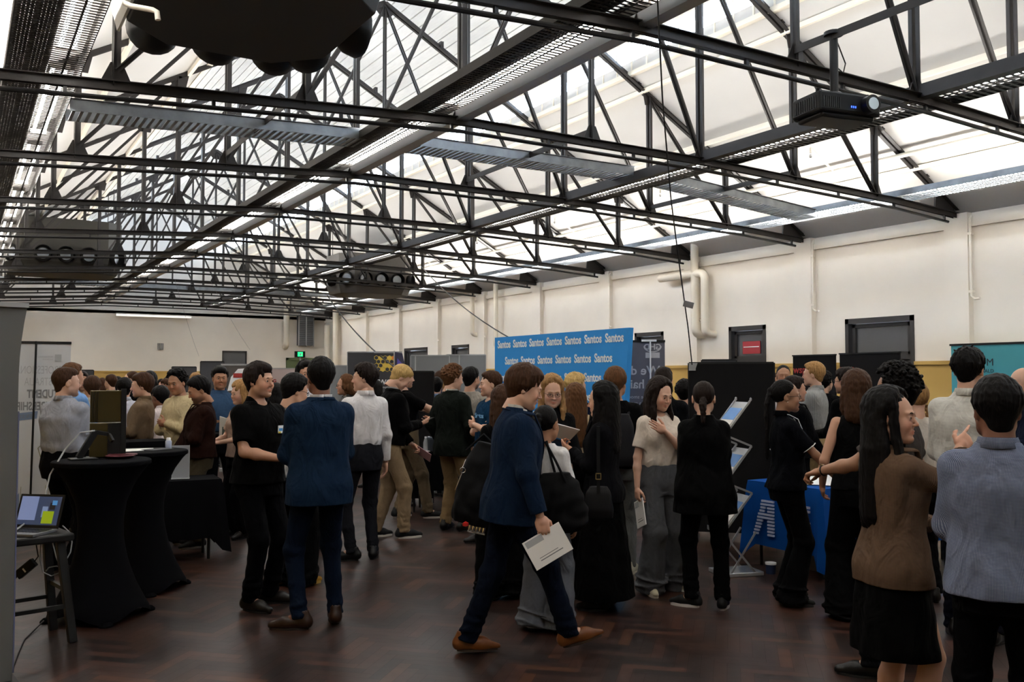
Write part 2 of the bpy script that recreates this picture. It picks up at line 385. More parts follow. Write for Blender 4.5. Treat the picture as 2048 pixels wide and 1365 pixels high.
# doors in the right wall
def door(i, y0, y1, zt, double=False, sign=False):
    d = tag(MB().box((XW + .08, y0 + .07, 0), (XW + .13, y1 - .07, 2.0)).build('door_%d' % i, DOORM), kind='structure')
    f = MB()
    for y in (y0, y1 - .07): f.box((XW - .02, y, 0), (XW + .2, y + .07, zt))
    f.box((XW - .02, y0, zt - .09), (XW + .2, y1, zt)); f.box((XW + .02, y0, 2.0), (XW + .2, y1, 2.08)); f.build('door_frame', DOORM, d)
    g = MB().box((XW + .09, y0 + .16, 2.13), (XW + .1, y1 - .16, zt - .16)); g.build('transom_pane', SMOKEG, d)
    f = MB(); ya, yb, za, zb = y0 + .1, y1 - .1, 2.08, zt - .1
    f.box((XW + .05, ya, za), (XW + .12, yb, za + .05)).box((XW + .05, ya, zb - .06), (XW + .12, yb, zb)).box((XW + .05, ya, za), (XW + .12, ya + .06, zb)).box((XW + .05, yb - .06, za), (XW + .12, yb, zb)); f.build('transom_sash', DOORM, d)
    h = MB()
    for y in ([(y0 + y1) / 2 - .05, (y0 + y1) / 2 + .05] if double else [y1 - .15]): h.tube([(XW + .04, y, 1.0), (XW + .0, y, 1.02), (XW + .0, y, 1.2), (XW + .04, y, 1.22)], .012)
    h.build('door_handle', ALU, d)
    if double: MB().box((XW + .075, (y0 + y1) / 2 - .008, 0), (XW + .082, (y0 + y1) / 2 + .008, 2.0)).build('door_seam', BLACKPL, d)
    if sign:
        RED = mat('red_notice', srgb('a8343c'), .6)
        MB().box((XW + .07, y0 + .22, 2.17), (XW + .085, y1 - .30, 2.42)).build('notice', RED, d)
        m = MB().box((XW + .062, y0 + .25, 2.30), (XW + .068, y1 - .33, 2.315)); m.build('notice_lines', WPRINT, d)
    MB().box((XW + .6, y0 - .5, 0), (XW + .62, y1 + .5, 3)).build('corridor_wall', mat('corridor_grey', srgb('55565a'), .8), d)
for i, (a, b, zt) in enumerate(DOORS): door(i + 1, a, b, zt, double=(i == 0), sign=(i == 1))
# ------------------------------------------------------------------ roof trusses
NX = [-5.16, -3.44, -1.72, 0, 1.72, 3.44, 5.16]      # panel points measured from the ridge line
def zc(u):                                            # cambered bottom chord height at offset u
    if u < -1.75: return 4.43 - .058 * (-u - 1.75)
    u = abs(u); return 4.43 - 0.028 * max(u - 1.75, 0) / 1 if u < 5.6 else 4.322 - (u - 5.6) * 0.055
def zt(u): return 4.30 + SL * (7.2 - abs(u)) - 0.02
def member(a, b, s=.07, gap=.02):
    m = MB()
    for o in (-1, 1):
        m.bar(a, b, .010, s, up=(0, 1, 0) if abs(b[0] - a[0]) < 1e-3 and abs(b[2] - a[2]) < 1e-3 else (0, 0, 1), off=(0, 0)) if 0 else None
    # pair of angles back to back: webs in the truss plane, flanges outward (y)
    ax = (Vector(b) - Vector(a)).normalized(); n = Vector((0, 1, 0)); q = ax.cross(n)
    for o in (-1, 1):
        oy = Vector((0, o * (gap / 2 + .004), 0)); m.bar(Vector(a) + oy, Vector(b) + oy, .008, s, up=q)
        fl = Vector((0, o * (gap / 2 + s * .35), 0)) + q * (s / 2 - .004); m.bar(Vector(a) + fl, Vector(b) + fl, s * .7, .008, up=q)
    return m
def make_truss():
    root = empty('roof_truss', (XC, 0, 0))
    for s in (-1, 1):
        member((s * 7.1, 0, zt(7.1) + .02), (0, 0, zt(0)), .085, .03).build('rafter', STEEL, root)
    pts = [-7.2, -5.6, -1.75, 1.75, 5.6, 7.2]
    m = MB(); m2 = MB()
    for a, b in zip(pts[:-1], pts[1:]):
        mm = member((a, 0, zc(a)), (b, 0, zc(b)), .075, .05); m.add(mm.v, mm.f)
        m2.tube([(a if a > -7 else -6.9, 0, zc(a) - .105), (b if b < 7 else 6.9, 0, zc(b) - .105)], .022, 8)
    m.build('bottom_chord', STEEL, root)
    for k in range(12):
        u = -6.8 + k * 13.6 / 11; m2.box((u - .015, -.015, zc(u) - .11), (u + .015, .015, zc(u) - .03))
    m2.build('tie_tube', BLACKSTEEL, root)
    for u in NX:
        big = abs(u) > .1
        member((u, 0, zc(u)), (u, 0, zt(u)), .066 if big else .045, .03).build('post', STEEL, root)
    for s in (-1, 1):
        for u0, u1 in ((5.16, 3.44), (3.44, 1.72), (1.72, 0)):
            member((s * u0, 0, zc(u0) + .03), (s * u1, 0, zt(u1) - .04), .043, .02).build('diagonal', STEEL, root)
    for u in NX:
        g = MB(); w_ = .13; z = zc(u)
        g.prism([(-w_, -.04), (w_, -.04), (w_ * .9, .06), (.05, .21), (-.05, .21), (-w_ * .9, .06)], .012, Matrix(((1, 0, 0, u), (0, 0, 1, -.006), (0, 1, 0, z), (0, 0, 0, 1))))
        g.build('gusset_plate', STEEL, root)
        z = zt(u); g = MB(); sg = 1 if u >= 0 else -1
        g.prism([(-.16, .04 + sg * .07), (.16, .04 - sg * .07), (.10, -.16), (-.10, -.16)] if abs(u) > .1 else [(-.22, -.1), (0, .04), (.22, -.1), (.08, -.25), (-.08, -.25)], .012, Matrix(((1, 0, 0, u), (0, 0, 1, -.006), (0, 1, 0, z), (0, 0, 0, 1))))
        g.build('gusset_plate', STEEL, root)
    for s in (-1, 1):
        g = MB(); g.prism([(s * 6.55, zc(6.55) - .02), (s * 7.2, zc(7.2) - .02), (s * 6.6, zt(6.6) + .05)] if s > 0 else [(s * 7.2, zc(7.2) - .02), (s * 6.55, zc(6.55) - .02), (s * 6.6, zt(6.6) + .05)], .03, Matrix(((1, 0, 0, 0), (0, 0, 1, -.015), (0, 1, 0, 0), (0, 0, 0, 1))))
        g.build('end_plate', STEEL, root)
    for s in (-1, 1):
        for k in range(6):
            u = s * (1.1 + k * 1.05); MB().box((u - .03, -.05, zt(u) + .02), (u + .03, .05, zt(u) + .13)).build('purlin_cleat', STEEL, root)
    return root
t0_ = make_truss()
ORD = ['nearest overhead', 'second nearest', 'third nearest', 'fourth nearest', 'fifth nearest', 'sixth nearest', 'seventh nearest', 'eighth nearest', 'ninth nearest', 'tenth nearest', 'eleventh nearest', 'farthest']
for k, y in enumerate(TR_Y):
    t = t0_ if k == 0 else copy_tree(t0_)
    t.location = (XC, y, 0)
    tag(t, 'dark riveted steel roof truss crossing the hall, %s of the row' % ORD[k], 'roof truss', 'steel trusses under the white roof')
# purlins along the slopes
n = 0
for s in (-1, 1):
    for u, nm in ((6.1, 'lowest'), (4.6, 'middle'), (3.3, 'highest')):
        x = XC + s * u; z = zr(x) - .05
        o = MB().box((x - .025, Y0, z - .04), (x + .025, Y1, z + .03)).build('purlin', PIPEW)
        tag(o, 'white painted purlin running lengthwise under the %s roof slope, %s of its slope' % ('sunlit window side' if s > 0 else 'opposite', nm), 'purlin', 'white purlins')
# lengthwise braces at bottom-chord level
def brace(x, y0, y1, z, lab):
    m = MB(); m.box((x - .03, y0, z - .005), (x + .03, y1, z + .003)); m.box((x - .034, y0, z - .07), (x - .026, y1, z)); o = m.build('brace_bar', STEEL); tag(o, lab, 'brace')
brace(XC, -.5, TR_Y[1], 4.62, 'dark steel bar over the ceiling projector, joining the front trusses')
brace(XC, TR_Y[2], TR_Y[3], 4.60, 'dark steel angle joining two trusses behind the projector near mid ceiling')
brace(XC - 3.44, TR_Y[2], TR_Y[3], 4.53, 'dark steel angle crossing the galvanised tray near the big air unit')
brace(XC + 3.44, TR_Y[2], TR_Y[3], 4.53, 'dark steel angle joining two trusses beside the high sprinkler pipe')

# ------------------------------------------------------------------ cable trays with lamps, running the length of the hall
def tray(lab, x0, x1, z, ya, yb, m_, pitch=.05, rail=.09, lx=.7, beam=None, cab=None, group='long lit cable trays'):
    root = empty('cable_tray', ((x0 + x1) / 2, ya, z)); tag(root, lab, 'cable tray', group)
    hw = (x1 - x0) / 2; L = yb - ya
    for s in (-1, 1):
        m = MB(); m.box((s * hw - .004, 0, 0), (s * hw + .004, L, rail)); a = s * hw; m.box((min(a, a - s * .03), 0, rail - .004), (max(a, a - s * .03), L, rail)); m.build('side_rail', m_, root)
    m = MB(); k = 0; y = .02
    while y < L:
        m.box((-hw, y, 0), (hw, y + pitch * .42, .003)); y += pitch
    for q in (-.5, 0, .5): m.box((hw * q - .010, 0, .003), (hw * q + .010, L, .008))
    m.build('slat_grid', m_, root)
    if cab:
        m = MB()
        for q in range(cab[2]): x = cab[0] + (cab[1] - cab[0]) * q / (cab[2] - 1) - (x0 + x1) / 2; m.tube([(x, .0, .022), (x + .004, L * .3, .024), (x - .004, L * .7, .022), (x, L, .022)], .013, 6)
        m.build('cable_bundle', BLACKPL, root)
    if beam:
        bx, bw, bm = beam; b = MB().box((bx - bw / 2 - (x0 + x1) / 2, 0, -.03), (bx + bw / 2 - (x0 + x1) / 2, L, .10)); b.build('carrier_beam', bm, root)
    return root
BAY = ['overhead', 'nearest', 'second', 'third', 'fourth', 'fifth', 'sixth', 'seventh', 'eighth', 'ninth', 'tenth', 'farthest']
SPEC = [('wide dark slatted cable tray with lamps, nearest the big air unit', .30, .88, 4.36, TRAYDARK, .72, None, 'tray beside the big air unit'),
        ('slatted steel cable tray with lamps beside a silver beam, left of the ridge windows', 3.93, 4.36, 4.46, TRAYDARK, .78, (4.55, .13, ALU), 'tray beside the silver beam'),
        ('dark slatted cable tray with lamps passing behind the ceiling projector', 8.16, 8.60, 4.46, BLACKSTEEL, .25, (8.05, .12, STEEL), 'tray behind the projector'),
        ('bright galvanised cable tray with lamps along the cream side wall', 11.78, 12.28, 4.36, GALV, .25, None, 'tray along the side wall')]
for (lab, x0, x1, z, m_, lx, beam, short) in SPEC:
    tray(lab, x0, x1, z, -.5, 36.2, m_, beam=beam, pitch=.055 if short != 'tray behind the projector' else .075, cab={'tray beside the big air unit': (.33, .60, 11), 'tray beside the silver beam': (3.96, 4.14, 8), 'tray behind the projector': (8.42, 8.57, 6)}.get(short))
    xs = x0 + (x1 - x0) * lx; first = None
    for k in range(-1, 11):
        ya = TR_Y[1] + k * PITCHY - PITCHY + .25 + 0 * 1
        if ya < -.4: continue
        if first is None:
            first = empty('tube_lamp', (xs, ya, z + .05))
            MB().box((-.035, 0, .03), (.035, 2.5, .06)).build('lamp_housing', WHITE, first) if 0 else None
            m = MB()
            for off in (-.05, .05): m.tube([(off, .02, .0), (off, 2.48, .0)], .017, 8)
            m.build('tube', EMIT, first, smooth=True)
            for y in (0, 2.5): MB().box((-.08, y - .02, -.02), (.08, y + .02, .03)).build('end_cap', WHITE, first)
            t = first
        else: t = copy_tree(first); t.location = (xs, ya, z + .05)
        if t is first: t.location = (xs, ya, z + .05)
        tag(t, 'x', 'tube lamp', 'tube lamps in the ' + short)
        t['label'] = 'twin glowing tubes in the ' + short + ', ' + BAY[k + 1] + ' bay'
#t1 = tray('galvanised cross tray spanning the hall above the third row of steel chords', XC - 5.45, XC + 5.4, 4.40, 9.85, 10.25, GALV, pitch=.05) if 0 else None
def cross_tray(lab, xa, xb, y, z, wd):
    root = empty('cross_tray', (xa, y, z)); tag(root, lab, 'cable tray', None); L = xb - xa
    for s in (-1, 1):
        m = MB(); m.box((0, s * wd / 2 - .004, 0), (L, s * wd / 2 + .004, .12)); a = s * wd / 2; m.box((0, min(a, a + s * .03), .116), (L, max(a, a + s * .03), .12)); m.build('side_rail', GALV, root)
    m = MB(); x = 0.02
    while x < L: m.box((x, -wd / 2, 0), (x + .03, wd / 2, .012)); x += .075
    m.build('slat_grid', GALV, root); return root
for (xa, xb, za, zb) in ((.9, 4.0, 4.32, 4.46), (4.6, 8.0, 4.48, 4.51), (8.6, 11.7, 4.50, 4.27)):
    r = cross_tray('', xa, xb, 10.05, za, .42); r.rotation_euler[1] = -math.atan2(zb - za, xb - xa)
    r['label'] = {'.9': 'galvanised ladder tray crossing beside the big air unit', '4.6': 'galvanised ladder tray crossing at mid hall under the ridge', '8.6': 'galvanised ladder tray crossing to the side wall tray'}[{.9: '.9', 4.6: '4.6', 8.6: '8.6'}[xa]]
r = cross_tray('far galvanised ladder tray crossing the hall near the end wall', 4.6, 8.1, 30.2, 4.5, .45)
r = cross_tray('far galvanised ladder tray crossing beside the smaller far air unit', .9, 4.0, 30.2, 4.5, .45)
r = cross_tray('far galvanised ladder tray crossing towards the wall pipes', 8.6, 11.8, 30.2, 4.5, .45)

# ------------------------------------------------------------------ air units hung in the roof
def air_unit(lab, cx, cy, z, wx, wy, h, facing, m_, nn=3):
    root = empty('air_unit', (cx, cy, z)); tag(root, lab, 'air unit', None)
    # octagonal body: chamfered corners, slight flare upward
    c = .35; P = []
    for zz, k in ((0, 1.0), (.25, 1.08), (h, 1.08)):
        hx, hy = wx / 2 * k, wy / 2 * k
        P += [(-hx + c, -hy, zz), (hx - c, -hy, zz), (hx, -hy + c, zz), (hx, hy - c, zz), (hx - c, hy, zz), (-hx + c, hy, zz), (-hx, hy - c, zz), (-hx, -hy + c, zz)]
    F = [tuple(range(7, -1, -1)), tuple(range(16, 24))]
    for r in range(2):
        for k in range(8): F.append((r * 8 + k, r * 8 + (k + 1) % 8, (r + 1) * 8 + (k + 1) % 8, (r + 1) * 8 + k))
    m = MB(); m.add(P, F); m.build('casing', m_, root, bevel=.01)
    def noz(p, d):
        d = Vector(d).normalized(); p = Vector(p)
        n_ = MB(); pr = [(0, .12), (.10, .19), (.20, .21), (.24, .19)]
        n_.tube([p + d * a for a, r in pr], [r for a, r in pr], 20, cap=False); n_.build('jet_nozzle', BLACKPL, root, smooth=True)
        n_ = MB(); n_.tube([p + d * .0, p + d * .12], [.10, .13], 16); n_.build('nozzle_core', GALV, root, smooth=True)
    zz = .18 if facing > 0 else .42
    for k in range(nn):
        x = (k - (nn - 1) / 2) * .5
        noz((x, facing * wy / 2 * 1.0, zz), (0, facing, -.05))
    for sx in ((-1, 1) if facing < 0 else (1,)):
        noz((sx * (wx / 2 - c * .45), facing * (wy / 2 - c * .45), zz), (sx * 1, facing * 1, -.05))
    for sx in ((-1, 1) if facing < 0 else (1,)): noz((sx * wx / 2, facing * (wy / 2 - c - .28), zz), (sx, 0, -.05))
    if facing > 0:
        m = MB(); x0, x1 = -wx / 2 - .01, -wx / 2 - .30; m.add([(x0, -wy / 2 + c, .02), (x0, wy / 2 - c + .3, .02), (x1, wy / 2 - c + .1, 1.0), (x1, -wy / 2 + c, 1.0), (x0 - .02, -wy / 2 + c, .02), (x0 - .02, wy / 2 - c + .3, .02), (x1 - .02, wy / 2 - c + .1, 1.0), (x1 - .02, -wy / 2 + c, 1.0)], [(0, 1, 2, 3), (7, 6, 5, 4), (0, 4, 5, 1), (1, 5, 6, 2), (2, 6, 7, 3), (3, 7, 4, 0)]); m.build('side_panel', WHITE, root)
    m = MB()
    for sx in (-1, 1):
        for sy in (-1, 1): m.tube([(sx * (wx / 2 - .1), sy * (wy / 2 - .3), h), (sx * (wx / 2 - .1), sy * (wy / 2 - .3), h + .9)], .01, 6)
    m.build('hanger_rod', STEEL, root)
    return root
UNITM = mat('air_unit_paint', srgb('141210'), .6, bump=.05)
air_unit('large dark underside of an air unit with round nozzles, nearest the camera overhead', 1.82, 6.75, 4.38, 1.55, 1.8, .95, 1, UNITM)
air_unit('dark air unit with three round nozzles, at the far end over the banners', 2.2, 25.2, 4.25, 2.4, 1.6, 1.3, -1, mat('air_unit_olive', srgb('2d2a22'), .6))
air_unit('dark air unit with round nozzles beside the bright wall tray', 10.4, 25.2, 4.12, 2.1, 1.6, 1.15, -1, mat('air_unit_grey', srgb('46413b'), .6))
m = MB(); m.tube([pix(248, 6, 6.0), pix(262, 12, 6.0), pix(306, 20, 6.0), pix(314, 24, 6.0), pix(316, 40, 6.0)], .018, 10)
o = m.build('drain_pipe', PIPEW, smooth=True); tag(o, 'short white plastic drain pipe with an elbow on the big air unit', 'pipe')

# ------------------------------------------------------------------ projector
pp = pix(1673, 190, 7.63)
root = empty('projector', (XC, pp[1], 3.83)); root.rotation_euler[2] = math.radians(-11)
tag(root, 'black ceiling projector with a glowing lens on a drop pole', 'projector')
b = MB(); P = [(-.31, -.2), (.31, -.2), (.31, .16), (.26, .21), (-.26, .21), (-.31, .16)]
b.prism(P, .17, Matrix.Translation((0, 0, .04))); b.build('projector_body', BLACKPL, root, bevel=.02)
b = MB(); b.prism([(-.27, -.17), (.27, -.17), (.27, .15), (-.27, .15)], .05, Matrix.Translation((0, 0, 0))); b.build('lower_cover', BLACKPL, root, bevel=.02)
b = MB(); b.tube([(.17, -.17, .12), (.17, -.27, .12)], .075, 24, cap=True); b.build('lens_barrel', BLACKSTEEL, root, smooth=True)
b = MB(); b.tube([(.17, -.265, .12), (.17, -.275, .12)], .05, 20); b.build('lens', mat('lens_glass', srgb('9fb0b8'), .05, emit=((.85, .95, 1), .12)), root)
b = MB()
for k in range(10): b.box((-.315, -.15 + k * .028, .07), (-.308, -.135 + k * .028, .17)); b.box((.308, -.15 + k * .028, .07), (.315, -.135 + k * .028, .17))
for k in range(9): b.box((-.28 + k * .02, -.205, .07), (-.27 + k * .02, -.198, .16))
b.build('vent_grille', mat('vent_grey', srgb('2b2b2d'), .6), root)
b = MB()
for sx in (-.25, .25): b.tube([(sx, -.1, .21), (sx, -.1, .245)], .02, 10)
b.build('foot', BLACKPL, root); b = MB()
for k in range(3): b.box((.0 + k * .02, -.207, .085), (.006 + k * .02, -.200, .1))
b.build('status_light', mat('blue_led', srgb('2040c0'), .4, emit=(srgb('3050ff'), 2.0)), root)
b = MB(); b.tube([(0, 0, .2), (0, 0, .79)], .035, 16); b.lathe([(.08, .76), (.08, .79)], n=16); b.lathe([(.09, .2), (.09, .24), (.05, .27)], n=16); b.build('drop_pole', BLACKSTEEL, root, smooth=True)
b = MB(); b.tube([(.02, .03, .79), (.12, .1, .76), (.25, .15, .6), (.2, .12, .5), (.03, .03, .52)], .006, 6); b.build('lead', BLACKPL, root)

# ------------------------------------------------------------------ pipes on the walls and slopes
def pipe(pts, r, lab, name='wall_pipe', m_=PIPEW, group=None, n=14):
    o = MB().tube(pts, r, n).build(name, m_, smooth=True); tag(o, lab, 'pipe', group); return o
def arc(p, a, b, r, n=6):
    """corner p between points a and b, rounded"""
    p, a, b = Vector(p), Vector(a), Vector(b); u = (a - p).normalized() * r; v = (b - p).normalized() * r
    return [p + u * (1 - t) ** 2 + v * t ** 2 for t in [i / n for i in range(n + 1)]]
def bent(pts, r, rad, lab, **k):
    P = [Vector(pts[0])]
    for i in range(1, len(pts) - 1): P += arc(pts[i], pts[i - 1], pts[i + 1], rad)
    P.append(Vector(pts[-1])); return pipe(P, r, lab, **k)
xp = XW - .26
bent([(xp, 14.30, 4.9), (xp, 14.30, 2.6), (XW + .1, 14.30, 2.6)], .085, .15, 'thick straight white wall pipe, left of the pair by the red notice door')
bent([(xp, 15.4, 3.88), (xp, 14.0, 3.88), (xp, 14.0, 2.6), (XW + .1, 14.0, 2.6)], .085, .15, 'thick white pipe with a sideways arm on the side wall beside its straight twin', )
bent([(xp, 35.6, 4.9), (xp, 35.6, 1.9), (XW + .1, 35.6, 1.9)], .12, .15, 'thick white vertical pipe in the far corner, nearer of two')
bent([(xp, 36.6, 3.9), (xp, 36.6, 1.9), (XW + .1, 36.6, 1.9)], .12, .15, 'thick white vertical pipe tight in the far corner')
bent([(xp, 24.0, 4.3), (xp, 24.0, 3.0), (XW + .1, 24.0, 3.0)], .07, .12, 'white vertical pipe at mid wall left of the blue logo wall')
bent([(xp, 22.6, 4.9), (xp, 22.6, 2.6), (XW + .1, 22.6, 2.6)], .07, .12, 'white vertical pipe just left of the blue logo wall')
a = pixon(573, 640, 1, Y1 - .2)
bent([(a[0], Y1 - .2, 5.5), (a[0], Y1 - .2, 3.0), (a[0], Y1 + .1, 3.0)], .12, .15, 'white vertical pipe stub on the end wall beside the grey heater')
zp = zr(12.0) - .14
pipe([(12.0, -1, zp), (12.0, 36.5, zp)], .035, 'long white sprinkler pipe running under the window side roof slope', name='sprinkler_pipe')
m0 = None
for k in range(9):
    y = 2.5 + k * 3.6
    if m0 is None:
        m0 = empty('sprinkler_branch', (12.0, y, zp)); MB().tube([(0, 0, 0), (-.55, 0, .31), (-.55, 0, .22)], .018, 8).build('branch_pipe', PIPEW, m0, smooth=True)
        MB().lathe([(.015, -.05), (.03, -.04), (.02, 0)], c=(-.55, 0, .2), n=10).build('sprinkler_head', CHROME, m0); t = m0
    else: t = copy_tree(m0); t.location = (12.0, y, zp)
    tag(t, 'short white sprinkler branch on the long pipe, %s from the camera' % ['first', 'second', 'third', 'fourth', 'fifth', 'sixth', 'seventh', 'eighth', 'ninth'][k], 'sprinkler', 'sprinkler branches on the long pipe')
m0 = None
for k, y in enumerate(TR_Y[2:11]):
    if m0 is None:
        m0 = empty('wall_conduit', (XW - .14, y, 0)); m = MB(); m.tube([(.02, .28, 4.2), (-.02, .28, 4.15), (-.02, .28, 2.95), (-.02, .22, 2.9), (-.06, .12, 2.9)], .018, 8); m.build('conduit_pipe', CREAM, m0, smooth=True)
        MB().box((-.04, .25, 3.0), (.03, .31, 3.04)).build('clip', CREAM, m0); MB().box((-.04, .25, 3.9), (.03, .31, 3.94)).build('clip', CREAM, m0); t = m0
    else: t = copy_tree(m0)
    t.location = (XW - .14, y - .55, 0)
    tag(t, 'thin cream conduit on the side wall, at the %s pilaster from the camera' % ['first', 'second', 'third', 'fourth', 'fifth', 'sixth', 'seventh', 'eighth', 'ninth'][k], 'conduit', 'thin conduits beside the wall pilasters')

# hanging cables
def cable(pts, lab, r=.006, m_=BLACKPL, name='hanging_cable'):
    o = MB().tube(pts, r, 6).build(name, m_); tag(o, lab, 'cable'); return o
def sag(a, b, s, n=14):
    a, b = Vector(a), Vector(b); return [a.lerp(b, t) - Vector((0, 0, 4 * s * t * (1 - t))) for t in [i / n for i in range(n + 1)]]
# ------------------------------------------------------------------ display walls, banners, boards
# blue logo wall: faces -x (towards the camera side), runs along y
def santos():
    X, ya, yb, z1 = 6.9, 8.60, 11.80, 2.29
    root = empty('media_wall', (X, 0, 0)); tag(root, 'large sky-blue media wall printed all over with white Santos lettering', 'media wall')
    n = 24; V = []; 
    P = MB(); lean = .22
    front = []
    for i in range(n + 1):
        z = z1 * i / n; front.append((ya + lean * (1 - i / n) ** 1.0, z))
    poly = [(y, z) for y, z in front] + [(yb - .0, z1)] + [(yb, 0)]
    P.prism(poly[::-1], .07, Matrix(((0, 0, 1, 0), (1, 0, 0, 0), (0, 1, 0, 0), (0, 0, 0, 1)))); P.build('fabric_skin', BLUE, root)
    T = MB(); rows = 9
    for r in range(rows):
        zz = z1 - .115 - r * .245; k = 7 if r % 2 == 0 else 6
        for c in range(k):
            y = ya + .28 + lean * (1 - zz / z1) * .3 + (c + (0 if r % 2 == 0 else .5)) * .44
            T.text('Santos', .155, frame((-.004, y, zz), (0, -1, 0), (0, 0, 1)), off=.0042, sx=.90)
    T.build('printed_lettering', WPRINT, root)
    MB().box((.0, ya + .5, 0), (.34, ya + .8, .03)).box((.0, yb - .6, 0), (.34, yb - .3, .03)).build('foot_plate', BLACKPL, root)
    return root
santos()

def rollup(lab, p, rz, wd, ht, m_, base=True, name='rollup_banner', prints=(), pole=True, polem=ALU, th=.006, topm=ALU):
    """banner in local xz plane, printed front on -y side; pole behind (+y)"""
    root = empty(name, (p[0], p[1], 0), rz); tag(root, lab, 'banner')
    MB().box((-wd / 2, 0, .06), (wd / 2, th, ht)).build('banner_sheet', m_, root)
    MB().box((-wd / 2 - .01, -.05, 0), (wd / 2 + .01, .10, .07)).build('base_case', ALU, root, bevel=.01)
    MB().box((-wd / 2 - .005, -.01, ht - .01), (wd / 2 + .005, .02, ht + .02)).build('top_rail', topm, root)
    if pole: MB().tube([(0, .05, .05), (0, .05, ht + .02)], .01, 8).box((-.1, .0, ht), (.1, .05, ht + .015)).build('support_pole', polem, root)
    for (nm, mb_, m2) in prints: mb_.build(nm, m2, root)
    return root
def vd(p):                      # unit horizontal view direction at p (camera -> p)
    v = Vector((p[0], p[1], 0)); return v.normalized()
def face_cam(p, extra=0.0):     # rotation so that local -y faces the camera
    v = vd(p); return math.atan2(v.y, v.x) - math.pi / 2 + math.radians(extra)

# GHD style grey banner seen from behind (mirrored print), beside the blue wall
p = gnd(1263, 11.7); rz = face_cam(p, 0)
pr = MB(); FB = lambda x, z, s=-1: frame((x, -.003, z), (s, 0, 0), (0, 0, 1))     # s=-1: mirrored reading
def flip(mb_): mb_.f = [f[::-1] for f in mb_.f]; return mb_
pr.text('We do', .16, FB(.36, 1.775), align='LEFT', off=.003); pr.text('so hair', .16, FB(.36, 1.60), align='LEFT', off=.003)
pr.text('we are smooth', .065, FB(.30, 1.44), align='LEFT'); pr.text('for a more', .065, FB(.22, 1.36), align='LEFT'); pr.text('it in', .065, FB(.20, 1.28), align='LEFT')
lg = MB(); lg.text('GHD', .10, FB(.27, 2.08), off=.003); lg.box((.18, -.006, 1.94), (.36, -.002, 2.01))
for k in range(20):
    a0, a1 = math.pi + math.pi * k / 20, math.pi + math.pi * (k + 1) / 20
    lg.bar((.27 + .11 * math.cos(a0), -.004, 2.09 + .07 * math.sin(a0)), (.27 + .11 * math.cos(a1), -.004, 2.09 + .07 * math.sin(a1)), .004, .012, up=(math.cos(a0), 0, math.sin(a0)))
LG = mat('light_grey_print', srgb('bcbcc2'), .7)
r = rollup('grey roll-up banner seen from behind, its white words reading mirrored', p, rz, .85, 2.15, mat('slate_banner', srgb('5e5e69'), .7), prints=[('printed_text', pr, LG), ('printed_logo', lg, LG)], pole=False, topm=BLACKPL)
MB().tube([(.24, -.03, .05), (.24, -.03, 2.15)], .010, 8).box((.13, -.04, 2.15), (.32, .02, 2.175)).build('support_pole', WPRINT, r)

# white banner at the far left seen from behind
p = gnd(62, 10.8); rz = face_cam(p, -4)
G1 = mat('grey_print', srgb('77787a'), .7); G2 = mat('outline_print', srgb('a6a8aa'), .7); G3 = mat('blue_grey_print', srgb('6f7f9a'), .7); OL = mat('olive_print', srgb('8b8a6e'), .7)
a_, b_, c_, d_ = MB(), MB(), MB(), MB()
a_.text('STUDENT', .135, FB(.33, 1.49), align='LEFT', off=.004, sx=.62); a_.text('MEMBERSHIPS', .135, FB(.33, 1.345), align='LEFT', off=.004, sx=.62)
b_.text('PROFESSIONALS', .135, FB(.33, 1.775), align='LEFT', sx=.58, off=-.001); b_.text('AUSTRALIA', .135, FB(.33, 1.635), align='LEFT', sx=.58, off=-.001)
b_.box((.25, -.006, 1.88), (.32, -.002, 1.965)); b_.text('PROFESSIONALS', .022, FB(.23, 1.935), align='LEFT'); b_.text('AUSTRALIA', .022, FB(.23, 1.905), align='LEFT')
c_.prism([(-.38, 1.15), (.07, 1.20), (.08, 1.29), (-.38, 1.24)], .003, Matrix(((1, 0, 0, 0), (0, 0, -1, -.002), (0, 1, 0, 0), (0, 0, 0, 1)))); 
for pts in ([(.16, .60), (.09, .85), (.20, .98), (.36, .92)], [(.16, .60), (.30, .25), (.38, .2)]):
    d_.tube([(x, -.004, z) for x, z in pts], .006, 5)
rr = random.Random(5)
for k in range(26):
    x = -.38 + k * .029; h_ = rr.uniform(.08, .35); c_.prism([(x, .08), (x + .026, .08), (x + .02, .08 + h_), (x + .006, .08 + h_ * .9)], .002, Matrix(((1, 0, 0, 0), (0, 0, -1, -.001), (0, 1, 0, 0), (0, 0, 0, 1)))) if k % 3 == 0 else d_.tube([(x, -.003, .08), (x + .01, -.003, .08 + h_)], .003, 5)
fs = MB(); fs.text('25% STUDENTS', .055, frame((.05, -.008, 1.24), (-1, 0, -.11), (0, 0, 1)), align='LEFT'); fs.text('NOW', .06, FB(.25, 1.20), align='LEFT')
r = rollup('white roll-up banner seen from behind, PROFESSIONALS AUSTRALIA reading mirrored', p, rz, .84, 2.10, mat('white_banner', srgb('c4c6c8'), .7), prints=[('printed_heading', a_, G1), ('outlined_heading', b_, G2), ('printed_badge', c_, G3), ('line_drawing', d_, OL), ('small_print', fs, G1)], pole=False, topm=BLACKPL)
MB().tube([(.02, -.04, .05), (.05, -.04, 2.12)], .012, 8).build('support_pole', BLACKPL, r)

